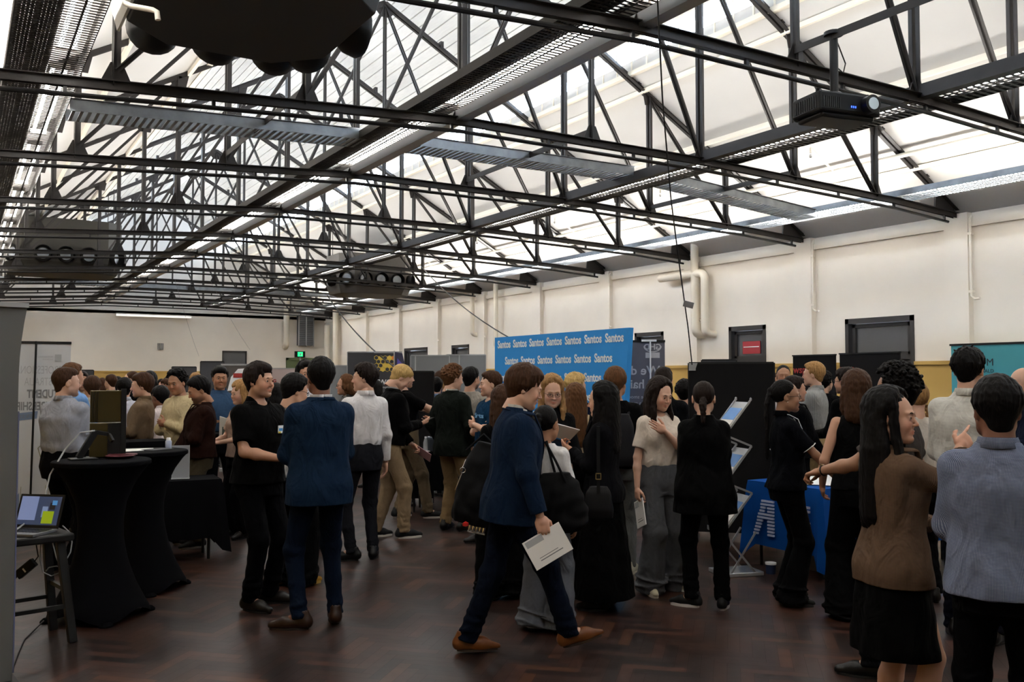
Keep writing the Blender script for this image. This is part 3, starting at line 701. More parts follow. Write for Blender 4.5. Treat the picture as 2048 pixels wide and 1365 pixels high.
# nearest banner at the picture's left edge, seen from behind
root = empty('rollup_banner', (*gnd(-28, 4.85), 0)); root.rotation_euler[2] = face_cam(root.location, 8)
tag(root, 'plain grey back of a tall roll-up banner close beside the bar stool', 'banner')
NG = mat('grey_banner_back', srgb('5c5d5c'), .6)
m = MB(); n = 22; hw = .17; ht = 2.07; P = []
for i in range(n + 1):
    t = i / n; z = .05 + (ht - .05) * t; wq = .155 + (.035 * max(0, (t - .8) / .2) ** 2)
    P += [(-.55, .0, z), (wq, .0, z), (wq, .012, z), (-.55, .012, z)]
F = []
for i in range(n):
    a = 4 * i
    F += [(a, a + 1, a + 5, a + 4), (a + 1, a + 2, a + 6, a + 5), (a + 2, a + 3, a + 7, a + 6), (a + 3, a, a + 4, a + 7)]
m.add(P, F); m.build('banner_sheet', NG, root)
MB().box((-.56, -.02, ht - .005), (.195, .03, ht + .02)).build('top_rail', ALU, root); MB().box((-.56, -.06, 0), (.18, .12, .06)).build('base_case', BLACKPL, root)
MB().box((.156, -.001, .1), (.163, .014, 1.5)).build('edge_strip', mat('lilac_edge', srgb('5a5f80'), .6), root)

# WSP banners (run along y, face -x)
RED = mat('red_print', srgb('9a2b26'), .7)
for (ya, yb, lab, z1) in ((8.52, 9.27, 'black banner board with small red wsp lettering behind the fair-haired man', 2.0), (7.5, 8.44, 'wider black banner board with red wsp lettering, next to the double door', 2.01)):
    root = empty('banner_board', (10.5, (ya + yb) / 2, 0)); tag(root, lab, 'banner', 'black wsp banner boards'); h = (yb - ya) / 2
    MB().box((0, -h, 0.05), (.03, h, z1)).build('banner_sheet', BLACKPANEL, root); MB().box((-.03, -h - .01, 0), (.08, h + .01, .06)).build('base_case', BLACKPL, root)
    MB().box((-.012, -h - .005, z1), (.035, h + .005, z1 + .02)).build('top_rail', BLACKPL, root)
    t = MB().text('wsp', .15, frame((-.004, h - .13, z1 - .2), (0, -1, 0), (0, 0, 1)), off=.002); t.build('printed_logo', RED, root)
# teal banner on the right
root = empty('banner_wall', (12.9, 6.9, 0)); tag(root, 'wide teal banner with dark capital lettering, behind the bald man', 'banner')
TEAL = mat('teal_banner', srgb('3f93a0'), .6, bump=.2, bscale=3)
z1 = 2.17
MB().box((0, -1.6, .05), (.03, 1.42, z1)).build('banner_sheet', TEAL, root); MB().box((-.01, -1.62, z1), (.04, 1.44, z1 + .03)).box((-.1, -1.5, 0), (.12, -1.4, .06)).box((-.1, 1.2, 0), (.12, 1.3, .06)).build('banner_frame', BLACKPL, root)
t = MB(); DK = mat('dark_navy_print', srgb('10202c'), .6)
yy = pixon(1988, 730, 0, 12.9)[1] - 6.9
t.text('M', .15, frame((-.004, yy, z1 - .26), (0, -1, 0), (0, 0, 1)), align='RIGHT', off=0); t.text('MACDONALD', .075, frame((-.004, yy, z1 - .385), (0, -1, 0), (0, 0, 1)), align='RIGHT', off=0)
t.build('printed_lettering', DK, root)

# black partition board near centre right, and one behind
def board(lab, px, d, wd, ht, m_, ang=0, top=None, name='display_board', feet=True, th=.04, group=None, seam=False):
    p = gnd(px, d); root = empty(name, (p[0], p[1], 0), face_cam(p, ang)); tag(root, lab, 'display board', group)
    MB().box((-wd / 2, -th / 2, .08 if feet else 0), (wd / 2, th / 2, ht)).build('panel', m_, root)
    f = MB().box((-wd / 2 - .012, -th / 2 - .006, .02), (-wd / 2, th / 2 + .006, ht + .01)).box((wd / 2, -th / 2 - .006, .02), (wd / 2 + .012, th / 2 + .006, ht + .01)).box((-wd / 2, -th / 2 - .006, ht), (wd / 2, th / 2 + .006, ht + .02))
    if seam: f.box((-.012 + seam, -th / 2 - .008, .02), (.012 + seam, th / 2 + .008, ht + .01))
    f.build('panel_frame', top or ALU, root)
    if feet:
        g = MB()
        for s in (-1, 1): g.box((s * (wd / 2 - .06) - .03, -.2, 0), (s * (wd / 2 - .06) + .03, .2, .03)); g.box((s * (wd / 2 - .06) - .02, -.02, .0), (s * (wd / 2 - .06) + .02, .02, .1))
        g.build('foot', BLACKPL, root)
    return root
r = board('tall black partition board behind the brochure rack, a wire tied to its corner', 1462, 9.5, .86, 1.83, BLACKPANEL, top=BLACKPL)
MB().box((-.43, -.03, 1.76), (-.36, -.022, 1.84)).add([(-.42, -.035, 1.84), (-.34, -.035, 1.84), (-.36, -.035, 1.78), (-.40, -.035, 1.79)], [(0, 1, 2, 3)]).build('corner_clip', mat('clip_white', srgb('9a9a9a'), .6), r)
board('narrow charcoal board edge showing above and behind the black partition', 1438, 11.5, .42, 1.90, CHARPANEL, top=BLACKPL)
board('grey felt panel pair with a white seam below the half-glazed door', 932, 17.5, .75, 2.12, GREYPANEL, seam=-.13)
board('grey felt panel behind the cropped-hair man in black', 860, 15.6, .65, 2.06, GREYPANEL, seam=-.25)
board('black display panel standing in front of the man in black gesturing', 843, 12.2, .32, 1.76, BLACKPANEL, ang=0, top=BLACKPL)
board('charcoal display panel left of the honeycomb banner', 724, 16.0, .50, 2.13, CHARPANEL)
board('grey felt panel behind the suited man near the green door', 684, 18.0, .26, 1.93, GREYPANEL) if 0 else board('grey felt panel between the navy suited man and the white shirt man', 680, 18.0, .36, 1.92, GREYPANEL)
# honeycomb banner
p = gnd(776, 15.6); HC = MB(); HK = MB(); rr = random.Random(3)
def hexa(mb_, x, z, r, y=-.004): mb_.prism([(x + r * math.cos(math.pi / 6 + k * math.pi / 3), z + r * math.sin(math.pi / 6 + k * math.pi / 3)) for k in range(6)][::-1], .002, Matrix(((1, 0, 0, 0), (0, 0, 1, y - .002), (0, 1, 0, 0), (0, 0, 0, 1))))
HY, HO = MB(), MB()
for i in range(7):
    for j in range(4):
        x = -.20 + i * .075 + (j % 2) * .037; z = 2.03 - j * .066
        if x > .23: continue
        q = rr.random()
        hexa(HO if x > .08 else HY, x, z, .043, -.003)
        if q < .62: hexa(HK, x, z, .034, -.006)
SW = MB().text('SWOP', .12, frame((-.21, -.004, 1.61), (1, 0, 0), (0, 0, 1)), align='LEFT', off=.003); SW.text('SOLUTIONS', .035, frame((-.17, -.004, 1.52), (1, 0, 0), (0, 0, 1)), align='LEFT')
rollup('charcoal roll-up banner with yellow and orange honeycomb over white lettering', p, face_cam(p), .47, 2.12, CHARPANEL, prints=[('yellow_honeycomb', HY, mat('honey_yellow', srgb('e3c455'), .6)), ('orange_honeycomb', HO, mat('honey_orange', srgb('e8862c'), .6)), ('dark_cells', HK, CHARPANEL), ('printed_lettering', SW, WPRINT)])
# purple flag banner
p = gnd(802, 14.6); root = empty('flag_banner', (p[0], p[1], 0), face_cam(p)); tag(root, 'small dark blue and purple flag banner beside the honeycomb banner', 'banner')
m = MB().prism([(-.10, 1.35), (.10, 1.40), (.09, 1.75), (.02, 2.08), (-.10, 2.10)][::-1], .004, Matrix(((1, 0, 0, 0), (0, 0, 1, 0), (0, 1, 0, 0), (0, 0, 0, 1)))); m.build('banner_sheet', mat('purple_flag', srgb('33304a'), .6), root)
MB().prism([(-.08, 1.5), (.04, 1.6), (.03, 1.9), (-.06, 2.0)][::-1], .003, Matrix(((1, 0, 0, 0), (0, 0, 1, -.004), (0, 1, 0, 0), (0, 0, 0, 1)))).build('printed_shape', mat('violet_print', srgb('5a4fae'), .6), root)
MB().tube([(-.11, .01, 0), (-.11, .01, 2.12)], .01, 6).lathe([(.14, 0), (.14, .02)], c=(-.11, .01, 0)).build('support_pole', ALU, root)
# poster with white cap shape, far
p = gnd(478, 16.5); root = rollup('dark poster with a large white cap shape and red word, behind the fringe-haired man', p, face_cam(p), .62, 1.92, mat('poster_dark', srgb('4a4542'), .6))
m = MB().prism([(-.2, 1.45), (.24, 1.5), (.22, 1.7), (.12, 1.86), (-.02, 1.85), (-.14, 1.7)][::-1], .004, Matrix(((1, 0, 0, 0), (0, 0, 1, -.006), (0, 1, 0, 0), (0, 0, 0, 1)))); m.build('cap_shape', WPRINT, root)
MB().text('WE CARE', .06, frame((.06, -.012, 1.73), (1, 0, 0), (0, 0, 1)), off=.004).box((-.1, -.011, 1.69), (.22, -.009, 1.77)).build('red_strip', RED, root)
board('dark screen board left of the white cap poster', 424, 17.5, .42, 1.99, CHARPANEL, top=BLACKPL)
board('dark far board low behind the curly-haired man in cream', 368, 20.0, .50, 1.92, CHARPANEL, top=BLACKPL)
board('dark far board behind the stout man in grey shirt', 172, 17.0, .25, 1.82, CHARPANEL, top=BLACKPL)
r = board('pale pink far board with a red word near the green door', 556, 19.5, .75, 1.88, mat('pale_pink_panel', srgb('b5a3a0'), .7))
MB().text('HIRING', .1, frame((-.2, -.03, 1.62), (1, 0, 0), (0, 0, 1)), off=.004).build('printed_word', RED, r)
board('dark lower board beneath the pale pink board', 560, 18.5, .5, 1.52, CHARPANEL, top=BLACKPL)
p = gnd(606, 14); root = empty('light_stand', (p[0], p[1], 0)); tag(root, 'thin silver telescopic light stand before the dark board', 'stand')
MB().tube([(0, 0, 0.3), (-.05, 0, 2.0)], .012, 8).build('pole', ALU, root); m = MB()
for k in range(3): a = k * 2.1; m.tube([(0, 0, .5), (.35 * math.cos(a), .35 * math.sin(a), .01)], .01, 6)
m.build('leg', ALU, root)

# ------------------------------------------------------------------ tables on the left
def cocktail(lab, px, d, ht, r):
    p = gnd(px, d); root = empty('cocktail_table', (p[0], p[1], 0)); tag(root, lab, 'cocktail table', 'black stretch-covered cocktail tables')
    V = []; n = 64; prof = [(0, 1.0), (.02, 1.0), (.06, .93), (.2, .72), (.35, .56), (.5, .47), (.62, .46), (.75, .52), (.88, .7), (.96, .88), (1.0, 1.0)]
    P = []; F = []; m = MB(); zs = np.linspace(0, 1, 28); rs = np.interp(zs, [a for a, b in prof], [b for a, b in prof])
    for z, q in zip(zs, rs):
        for k in range(n):
            a = 2 * math.pi * k / n; corner = .5 + .5 * math.cos(4 * a); low = max(0, 1 - z * 2.2)
            rr_ = r * q * (1 + low * .10 * (corner - .5)) ; lift = (.06 * (1 - corner) * max(0, 1 - z * 8))
            P.append((rr_ * math.cos(a), rr_ * math.sin(a), .012 + z * (ht - .04) + lift))
    for i in range(27):
        for k in range(n): F.append((i * n + k, i * n + (k + 1) % n, (i + 1) * n + (k + 1) % n, (i + 1) * n + k))
    m.add(P, F); m.build('stretch_cover', BLACKCLOTH, root, smooth=True)
    MB().lathe([(r, 0), (r * 1.015, .008), (r * 1.01, .028), (r * .99, .034)], c=(0, 0, ht - .034), n=64).build('table_top', BLACKCLOTH, root, smooth=True)
    m = MB()
    for k in range(4):
        a = math.pi / 4 * 0 + k * math.pi / 2; m.lathe([(.05, 0), (.05, .012), (.03, .03)], c=(r * 1.0 * math.cos(a), r * 1.0 * math.sin(a), 0), n=12)
    m.build('foot', BLACKCLOTH, root)
    return root
c1 = cocktail('black stretch-covered cocktail table nearest the bar stool, red plates on it', 207, 6.5, 1.10, .325)
c2 = cocktail('black stretch-covered cocktail table behind, with papers and a spray can', 292, 7.35, 1.10, .325)
def on(tb, dx, dy, ex=0): return (tb.location[0] + dx, tb.location[1] + dy, 1.10 + ex)
# plates
for (dx, dy, ez, lab) in ((.13, .06, 0, 'dark red rimmed dish lying on the front cocktail table'), (.10, .16, 0.0, 'second dark red dish, tucked behind the first on the cocktail table')):
    q = on(c1, dx + (.06 if ez == 0 and dy > .1 else 0), dy * 1.0); root = empty('dish', (q[0], q[1], 1.10)); tag(root, lab, 'dish')
    MB().lathe([(.05, 0), (.085, .008), (.1, .018), (.098, .02), (.08, .011), (.0, .009)], n=32).build('dish_bowl', mat('dark_red_glaze', srgb('2c0a0e'), .5, spec=.15), root, smooth=True)
    MB().lathe([(.097, .017), (.102, .019), (.100, .023), (.096, .021)], n=32).build('rim', mat('pink_rim', srgb('5a2a30'), .5, spec=.2), root, smooth=True)
# tall gold and black display (two stacked glossy panels) on the first table's far side
q = gnd(217, 6.75); root = empty('display_screen', (q[0], q[1], 1.08)); root.rotation_euler[2] = face_cam(q, 2)
tag(root, 'tall glossy gold-brown display screen with a black edge, on the cocktail tables', 'screen')
GOLD = mat('gold_gloss_panel', srgb('463d22'), .2, .5)
for a, b, nm in ((.02, .27, 'lower_panel'), (.275, .51, 'upper_panel')): MB().box((-.12, -.02, a), (.09, .04, b)).build(nm, GOLD, root, bevel=.004)
MB().box((.09, -.03, .0), (.125, .05, .52)).build('black_edge', BLACKPL, root); MB().box((0, -.0215, .02), (.09, -.019, .268)).build('black_reflection_panel', BLACKPL, root)
m = MB()
for k in range(4): m.tube([(-.105 + k * .012, -.028, .28), (-.108 + k * .012, -.03, .40), (-.104 + k * .012, -.028, .5)], .0025, 6)
m.build('side_cables', BLACKPL, root); MB().box((-.14, -.1, -.0), (.10, .1, .02)).build('base_plate', BLACKPL, root)
# monitor stand arm (black wedge) in front
q = gnd(190, 6.55); root = empty('tablet_stand', (q[0], q[1], 1.10)); root.rotation_euler[2] = face_cam(q, 10); tag(root, 'black angled tablet stand with a white cable, on the front cocktail table', 'stand')
m = MB().bar((-.10, 0, .01), (0.02, .05, .20), .02, .05).bar((.02, .05, .19), (.11, .06, .17), .02, .03).bar((.11, .06, .17), (.13, .02, .12), .02, .03); m.build('arm', BLACKPL, root, bevel=.004)
MB().box((-.16, -.07, 0), (.02, .07, .012)).build('base_plate', BLACKPL, root, bevel=.003)
# papers and spray can on the second table
for i, (dx, dy, rz, lab) in enumerate(((-.13, .02, .2, 'white sheet of paper lying on the rear cocktail table, nearest the screen'), (-.02, .1, -.1, 'white sheet of paper in the middle of the rear cocktail table'), (.10, .02, .5, 'dark-edged leaflet on the rear cocktail table near the can'))):
    o = MB().box((-.105, -.075, 0), (.105, .075, .003)).build('paper_sheet', PAPER if i < 2 else CHARPANEL); o.location = on(c2, dx, dy, .001 * i); o.rotation_euler[2] = rz; tag(o, lab, 'paper')
q = pix(339, 893, 7.3); root = empty('spray_can', (c2.location[0] + .20, c2.location[1] + .10, 1.10)); tag(root, 'small pale blue and white can on the rear cocktail table', 'can')
MB().lathe([(.022, 0), (.025, .004), (.025, .06), (.02, .068)], n=20).build('can_body', mat('pale_blue_can', srgb('b9c4dc'), .3), root, smooth=True); MB().lathe([(.018, .066), (.018, .085), (.014, .09)], n=20).build('cap', WPRINT, root, smooth=True)
# low black table behind with a sign holder
def cloth_table(lab, x0, x1, y0, y1, ht, m_, gap=.05, rz=0, skirt=.2, name='covered_table', waves=9, amp=.012):
    cx, cy = (x0 + x1) / 2, (y0 + y1) / 2; root = empty(name, (cx, cy, 0), rz); tag(root, lab, 'table'); hx, hy = (x1 - x0) / 2, (y1 - y0) / 2
    per = []; n = 40
    for i in range(n): per.append((-hx + 2 * hx * i / n, -hy, 0, -1))
    for i in range(n): per.append((hx, -hy + 2 * hy * i / n, 1, 0))
    for i in range(n): per.append((hx - 2 * hx * i / n, hy, 0, 1))
    for i in range(n): per.append((-hx, hy - 2 * hy * i / n, -1, 0))
    N_ = len(per); P = []; F = []; rings = 9
    for j in range(rings):
        t = j / (rings - 1); z = ht - (ht - skirt) * t
        for i, (x, y, nx_, ny_) in enumerate(per):
            cc = (i % n) / n; cor = max(0, 1 - min(cc, 1 - cc) * 10); wv = amp * math.sin(i * 2 * math.pi * waves / n * .5) * t + .05 * cor * t + .012 * min(1, t * 8)
            P.append((x + nx_ * wv + (.03 * cor * t * (1 if x > 0 else -1)), y + ny_ * wv + (.03 * cor * t * (1 if y > 0 else -1)), z - cor * t * skirt * .7))
    for j in range(rings - 1):
        for i in range(N_): F.append((j * N_ + i, (j + 1) * N_ + i, (j + 1) * N_ + (i + 1) % N_, j * N_ + (i + 1) % N_))
    F.append(tuple(range(N_ - 1, -1, -1))[::-1]); m = MB().add(P, F); m.build('table_cloth', m_, root, smooth=True)
    MB().box((-hx + .01, -hy + .01, ht - .035), (hx - .01, hy - .01, ht - .004)).build('table_top', GREYPANEL, root)
    for sx in (-1, 1):
        for sy in (-1, 1): MB().tube([(sx * (hx - .1), sy * (hy - .06), 0), (sx * (hx - .1), sy * (hy - .06), ht - .03)], .014, 8).build('leg', BLACKSTEEL, root)
    return root
q = gnd(355, 8.55); low = cloth_table('low table under a black cloth, a sign holder standing on it', q[0] - .5, q[0] + .38, q[1] - .2, q[1] + .25, .74, BLACKCLOTH, rz=math.radians(-4))
q = gnd(364, 8.5); root = empty('sign_holder', (q[0], q[1], .745)); root.rotation_euler[2] = face_cam(q, -4); tag(root, 'clear upright sign holder with a plain grey sheet, on the low black table', 'sign holder')
MB().box((-.075, -.004, .01), (.075, .004, .31)).build('sheet', mat('grey_sheet', srgb('8d9096'), .5), root); MB().box((-.08, -.03, 0), (.08, .05, .01)).box((-.078, -.006, .0), (-.074, .006, .315)).box((.074, -.006, 0), (.078, .006, .315)).build('acrylic_stand', mat('acrylic', srgb('b8bcc0'), .15), root)
MB().box((-.05, -.007, .265), (.04, -.005, .28)).box((-.05, -.007, .24), (.02, -.005, .25)).build('printed_lines', G1, root)
q = gnd(262, 9.2); hi = cloth_table('tall table under a black cloth in front of the tan-shirted man', q[0] - .4, q[0] + .35, q[1] - .22, q[1] + .22, 1.05, BLACKCLOTH, skirt=.1)
q = gnd(880, 11.65); bt = cloth_table('table under a black cloth carrying bottles, beside the green-jacketed man', q[0] - .38, q[0] + .38, q[1] - .25, q[1] + .3, .76, BLACKCLOTH, rz=math.radians(-35), skirt=.28)
b0 = None
for k, (px, dd) in enumerate(((852, 11.5), (858, 11.55))):
    q = gnd(px, dd)
    if b0 is None:
        b0 = empty('water_bottle', (q[0], q[1], .76)); MB().lathe([(.03, 0), (.033, .01), (.032, .11), (.02, .15), (.013, .165)], n=16).build('bottle_body', mat('clear_plastic', srgb('c8ccd0'), .12, alpha=.55), b0, smooth=True)
        MB().lathe([(.015, .165), (.015, .185)], n=14).build('cap', WPRINT, b0); t = b0
    else: t = copy_tree(b0); t.location = (q[0], q[1], .76)
    tag(t, ['small clear water bottle on the black table, farther from the cooler box', 'small clear water bottle on the black table, next to the dark cooler box'][k], 'bottle', 'water bottles on the black table')
q = gnd(874, 11.55); root = empty('cooler_box', (q[0], q[1], .76)); root.rotation_euler[2] = face_cam(q); tag(root, 'dark navy cylindrical tub with a lid on the black table', 'tub')
MB().lathe([(.12, 0), (.13, .01), (.13, .15)], n=28).build('tub_body', mat('navy_tub', srgb('1d2633'), .4), root, smooth=True); MB().lathe([(.135, .15), (.135, .17), (.12, .175)], n=28).build('lid', mat('navy_lid', srgb('39424e'), .4), root, smooth=True)
for k, (px, dd) in enumerate(((847, 11.45), (850, 11.65))):
    o = MB().box((-.1, -.07, 0), (.1, .07, .012)).build('leaflet_stack', PAPER); q = gnd(px, dd); o.location = (q[0], q[1], .76); o.rotation_euler[2] = .4 + k; tag(o, ['white leaflet pile at the edge of the bottle table', 'second white leaflet pile, nearer the bottles on the table'][k], 'leaflets')

# bar stool with laptop
q = gnd(56, 5.85); st = empty('bar_stool', (q[0], q[1], 0)); st.rotation_euler[2] = face_cam(q, 15); tag(st, 'black wooden bar stool carrying an open laptop, beside the grey banner back', 'stool')
SZ = .69; MB().box((-.24, -.2, SZ - .05), (.24, .2, SZ)).build('seat', BLACKPL, st, bevel=.012)
for sx in (-1, 1):
    for sy in (-1, 1): MB().bar((sx * .17, sy * .14, SZ - .05), (sx * .24, sy * .2, 0), .05, .05, up=(0, 1, 0)).build('leg', BLACKPL, st, bevel=.004)
for sx, sy, z in ((0, -1, .23), (0, 1, .23), (-1, 0, .33), (1, 0, .33)):
    k = .14 + .06 * (1 - z / SZ); kx = .17 + .07 * (1 - z / SZ)
    a, b = ((-kx, sy * k, z), (kx, sy * k, z)) if sy else ((sx * kx, -k, z), (sx * kx, k, z))
    MB().bar(a, b, .025, .025).build('rung', BLACKPL, st)
lp = empty('laptop', (q[0], q[1], SZ)); lp.rotation_euler[2] = face_cam(q, -38); tag(lp, 'open laptop with a lit screen showing a yellow vest, on the bar stool', 'laptop')
MB().box((-.16, -.13, 0), (.16, .10, .018)).build('keyboard_base', mat('laptop_grey', srgb('6b6b6e'), .4, .3), lp, bevel=.004)
m = MB()
for r_ in range(5):
    for c in range(12): m.box((-.145 + c * .0242, -.06 + r_ * .027, .018), (-.125 + c * .0242, -.038 + r_ * .027, .021))
m.build('keys', BLACKPL, lp)
sc = MB(); th = math.radians(18); sc.prism([(-.16, 0), (.16, 0), (.16, .22), (-.16, .22)], .008, Matrix(((1, 0, 0, 0), (0, math.sin(th), -math.cos(th) * -1, .10), (0, math.cos(th), math.sin(th) * -1, .018), (0, 0, 0, 1)))); s_ = sc.build('screen_lid', BLACKPL, lp)
def scr(x0, y0, x1, y1, e, name, col, st_):
    k = MB(); pts = []
    for x, y in ((x0, y0), (x1, y0), (x1, y1), (x0, y1)): pts.append((x, .10 + math.sin(th) * y - math.cos(th) * e, .018 + math.cos(th) * y + math.sin(th) * e))
    k.quad(*pts); k.build(name, mat('screen_' + name, srgb(col, .3), .3, emit=(srgb(col), st_ * .38)), s_)
scr(-.145, .02, .145, .205, .001, 'picture', '3b4a6a', .55); scr(-.145, .05, -.02, .205, .002, 'window_view', '8fa0d0', .5); scr(.03, .03, .11, .11, .003, 'yellow_vest', 'a8c020', .5); scr(.02, .07, .06, .14, .0025, 'sleeve', '8aa0c8', .5); scr(.07, .12, .11, .165, .003, 'figure_head', '20202c', .3); scr(.085, .15, .12, .18, .0035, 'hard_hat', '5aa0e0', .5)
WC = mat('white_cable', srgb('a5a7a8'), .5)
a = Vector(pix(190, 862, 6.5)); b = Vector(pix(100, 950, 6.3)); c = Vector(pix(88, 1000, 6.2)); d = Vector(pix(60, 1040, 6.1))
cable([a, Vector(pix(160, 866, 6.45)), Vector(pix(130, 900, 6.4)), b, c, Vector(pix(62, 1025, 6.15)), d, Vector(lp.location) + Vector((-.05, -.02, .03))], 'white cable looping from the tablet stand down to the laptop', .006, WC, 'white_cable')
pts = [pix(*t) for t in ((85, 1055, 6.0), (82, 1085, 6.0), (80, 1120, 5.98), (86, 1145, 5.98), (102, 1153, 5.98), (118, 1147, 5.98), (126, 1137, 5.98), (113, 1133, 6.0), (98, 1136, 6.0), (92, 1143, 6.02))]
cable(pts, 'white cable hanging in a small coil below the stool seat', .004, WC, 'white_cable')
pts = [pix(*t) for t in ((125, 1052, 6.0), (140, 1066, 6.0), (144, 1085, 6.0), (141, 1105, 6.0), (130, 1125, 5.98), (121, 1133, 5.98))]
cable(pts, 'white cable bowing out to the right below the stool seat', .004, WC, 'white_cable')
pts = [pix(*t) for t in ((102, 1060, 6.02), (106, 1090, 6.02), (112, 1115, 6.0), (118, 1128, 6.0))]
cable(pts, 'thin white cable hanging straight inside the other loops of the stool', .004, WC, 'white_cable')
root = empty('power_brick', tuple(pix(52, 1138, 5.95))); root.rotation_euler = (0, math.radians(-40), -YAW); tag(root, 'black power adapter hanging on its lead by the stool legs', 'power adapter')
MB().box((-.07, -.02, -.03), (.07, .02, .03)).build('brick_body', BLACKPL, root, bevel=.006); MB().box((-.01, -.022, -.02), (.0, -.0205, .01)).build('rating_label', WPRINT, root); MB().tube([(-.07, 0, 0), (-.12, 0, -.01)], .006, 6).tube([(.07, 0, 0), (.11, 0, .01), (.16, 0, .1)], .004, 6).build('lead', BLACKPL, root)
q1, q2, q3, q4 = gnd(98, 6.3), gnd(60, 5.9), gnd(48, 5.6), gnd(25, 5.0)
cable([(q1[0], q1[1], .02), (q2[0], q2[1], .005), (q3[0], q3[1], .006), (q4[0], q4[1], .006)], 'thin black cable lying on the parquet by the bar stool', .005, BLACKPL, 'floor_cable')

# ------------------------------------------------------------------ blue table on the right
TX0, TX1, TY0, TY1 = 6.13, 7.95, 5.13, 5.95
tb = cloth_table('table under a royal blue cloth with a large striped white logo', TX0, TX1, TY0, TY1, .76, BLUECLOTH, skirt=.2, waves=3, amp=.01)
lgm = MB()                                   # striped letters A ... S on the end that faces -x
def striped(mb_, fn, y0, y1, z0, z1, n=11):
    for k in range(n):
        za = z0 + (z1 - z0) * k / n; zb = za + (z1 - z0) / n * .58
        for (a, b) in fn((k + .3) / n): mb_.box((-(TX1 - TX0) / 2 - .045, y0 + (y1 - y0) * b if 0 else y1 - (y1 - y0) * b, za), (-(TX1 - TX0) / 2 - .030, y1 - (y1 - y0) * a, zb))
def A_(t): return [(.5 * t, .5 * t + .22 + .1 * t), (1 - .5 * t * 0 - .3, 1)] if t < .42 else ([(.5 * t * .9, 1)] if (t < .6 or t > .82) else [(.5 * t, .5 * t + .22), (.7, 1)])
def S_(t): return [(0, .95)] if t < .2 or t > .8 or .42 < t < .6 else ([(.7, 1)] if t < .42 else [(0, .3)])
def I_(t): return [(.1, .9)]
striped(lgm, A_, .07, .31, .30, .62); striped(lgm, S_, -.33, -.12, .26, .62)
lgm.build('striped_logo', mat('pale_blue_print', srgb('b4bedb'), .7), tb)
def wrink(name, lab, c, sx, sy, h, m_, rz=0, seed=1, logo=None):
    rr_ = random.Random(seed); n = 16; P = []; F = []
    for i in range(n + 1):
        for j in range(n + 1):
            u, v = i / n, j / n; edge = min(u, 1 - u, v, 1 - v)
            z = h * min(1, edge * 6) * (.6 + .4 * math.sin(u * 9 + seed) * math.cos(v * 7)) + .012 * math.sin(u * 23 + v * 11) * min(1, edge * 8) + .004
            P.append(((u - .5) * sx * (1 + .06 * math.sin(v * 9)), (v - .5) * sy * (1 + .08 * math.sin(u * 8 + 1)), max(z, .003)))
    for i in range(n):
        for j in range(n): a_ = i * (n + 1) + j; F.append((a_, a_ + n + 1, a_ + n + 2, a_ + 1))
    root = empty(name, c, rz); m = MB().add(P, F); m.build('fabric', m_, root, smooth=True)
    if logo: MB().lathe([(.035, 0), (.035, .004)], c=(.05, 0, h * 1.05), n=14, sy=.6).build('printed_mark', BLUE, root)
    tag(root, lab, 'bag'); return root
wrink('cloth_bag', 'crumpled white cloth bag with a small blue mark, lying on the blue table', (6.5, 5.38, .765), .42, .40, .07, WPRINT, .5, 2, True)
wrink('cloth_bag', 'second white cloth bag, flatter and half under the first on the blue table', (6.62, 5.62, .762), .36, .3, .03, PAPER, 1.2, 5)
root = empty('leaflet_box', (6.78, 5.5, .765), .5); tag(root, 'small printed city-picture box standing on the blue table behind the bags', 'box'); MB().box((-.16, -.02, 0), (.16, .02, .16)).build('box_body', mat('city_print', srgb('2d3f63'), .5), root)
m = MB(); rr = random.Random(8)
for k in range(9): x = -.15 + k * .034; m.box((x, -.022, .02), (x + .025, -.0205, .05 + rr.random() * .07))
m.build('printed_skyline', mat('sky_print', srgb('7fb0e0'), .5), root)
root = empty('candy_tray', (7.1, 5.35, .765)); tag(root, 'small pink and white tray of sweets at the far side of the blue table', 'tray'); MB().lathe([(.09, 0), (.12, .03), (.11, .03), (.08, .01)], n=24, sy=.7).build('tray_dish', mat('pink_tray', srgb('c88aa0'), .4), root, smooth=True)
m = MB()
for k in range(8): m.lathe([(.0, 0), (.02, .01), (.0, .022)], c=(rr.uniform(-.06, .06), rr.uniform(-.04, .04), .015), n=8)
m.build('sweets', mat('sweet_white', srgb('d8d0d4'), .4), root)
root = empty('paint_tub', (*gnd(1537, 7.9), 0)); tag(root, 'small white-lidded tub standing on the floor under the blue table', 'tub')
MB().lathe([(.040, 0), (.045, .08)], n=20).build('tub_body', mat('blue_tub', srgb('1a2a4c'), .6), root, smooth=True); MB().lathe([(.048, .08), (.048, .095)], n=20).build('lid', WPRINT, root)
o = MB().box((-.13, -.12, 0), (.13, .12, .3)).build('carton', mat('dim_carton', srgb('8b8684'), .8)); o.location = (6.55, 5.5, 0); tag(o, 'plain carton under the blue table, behind the hanging cloth corner', 'box')

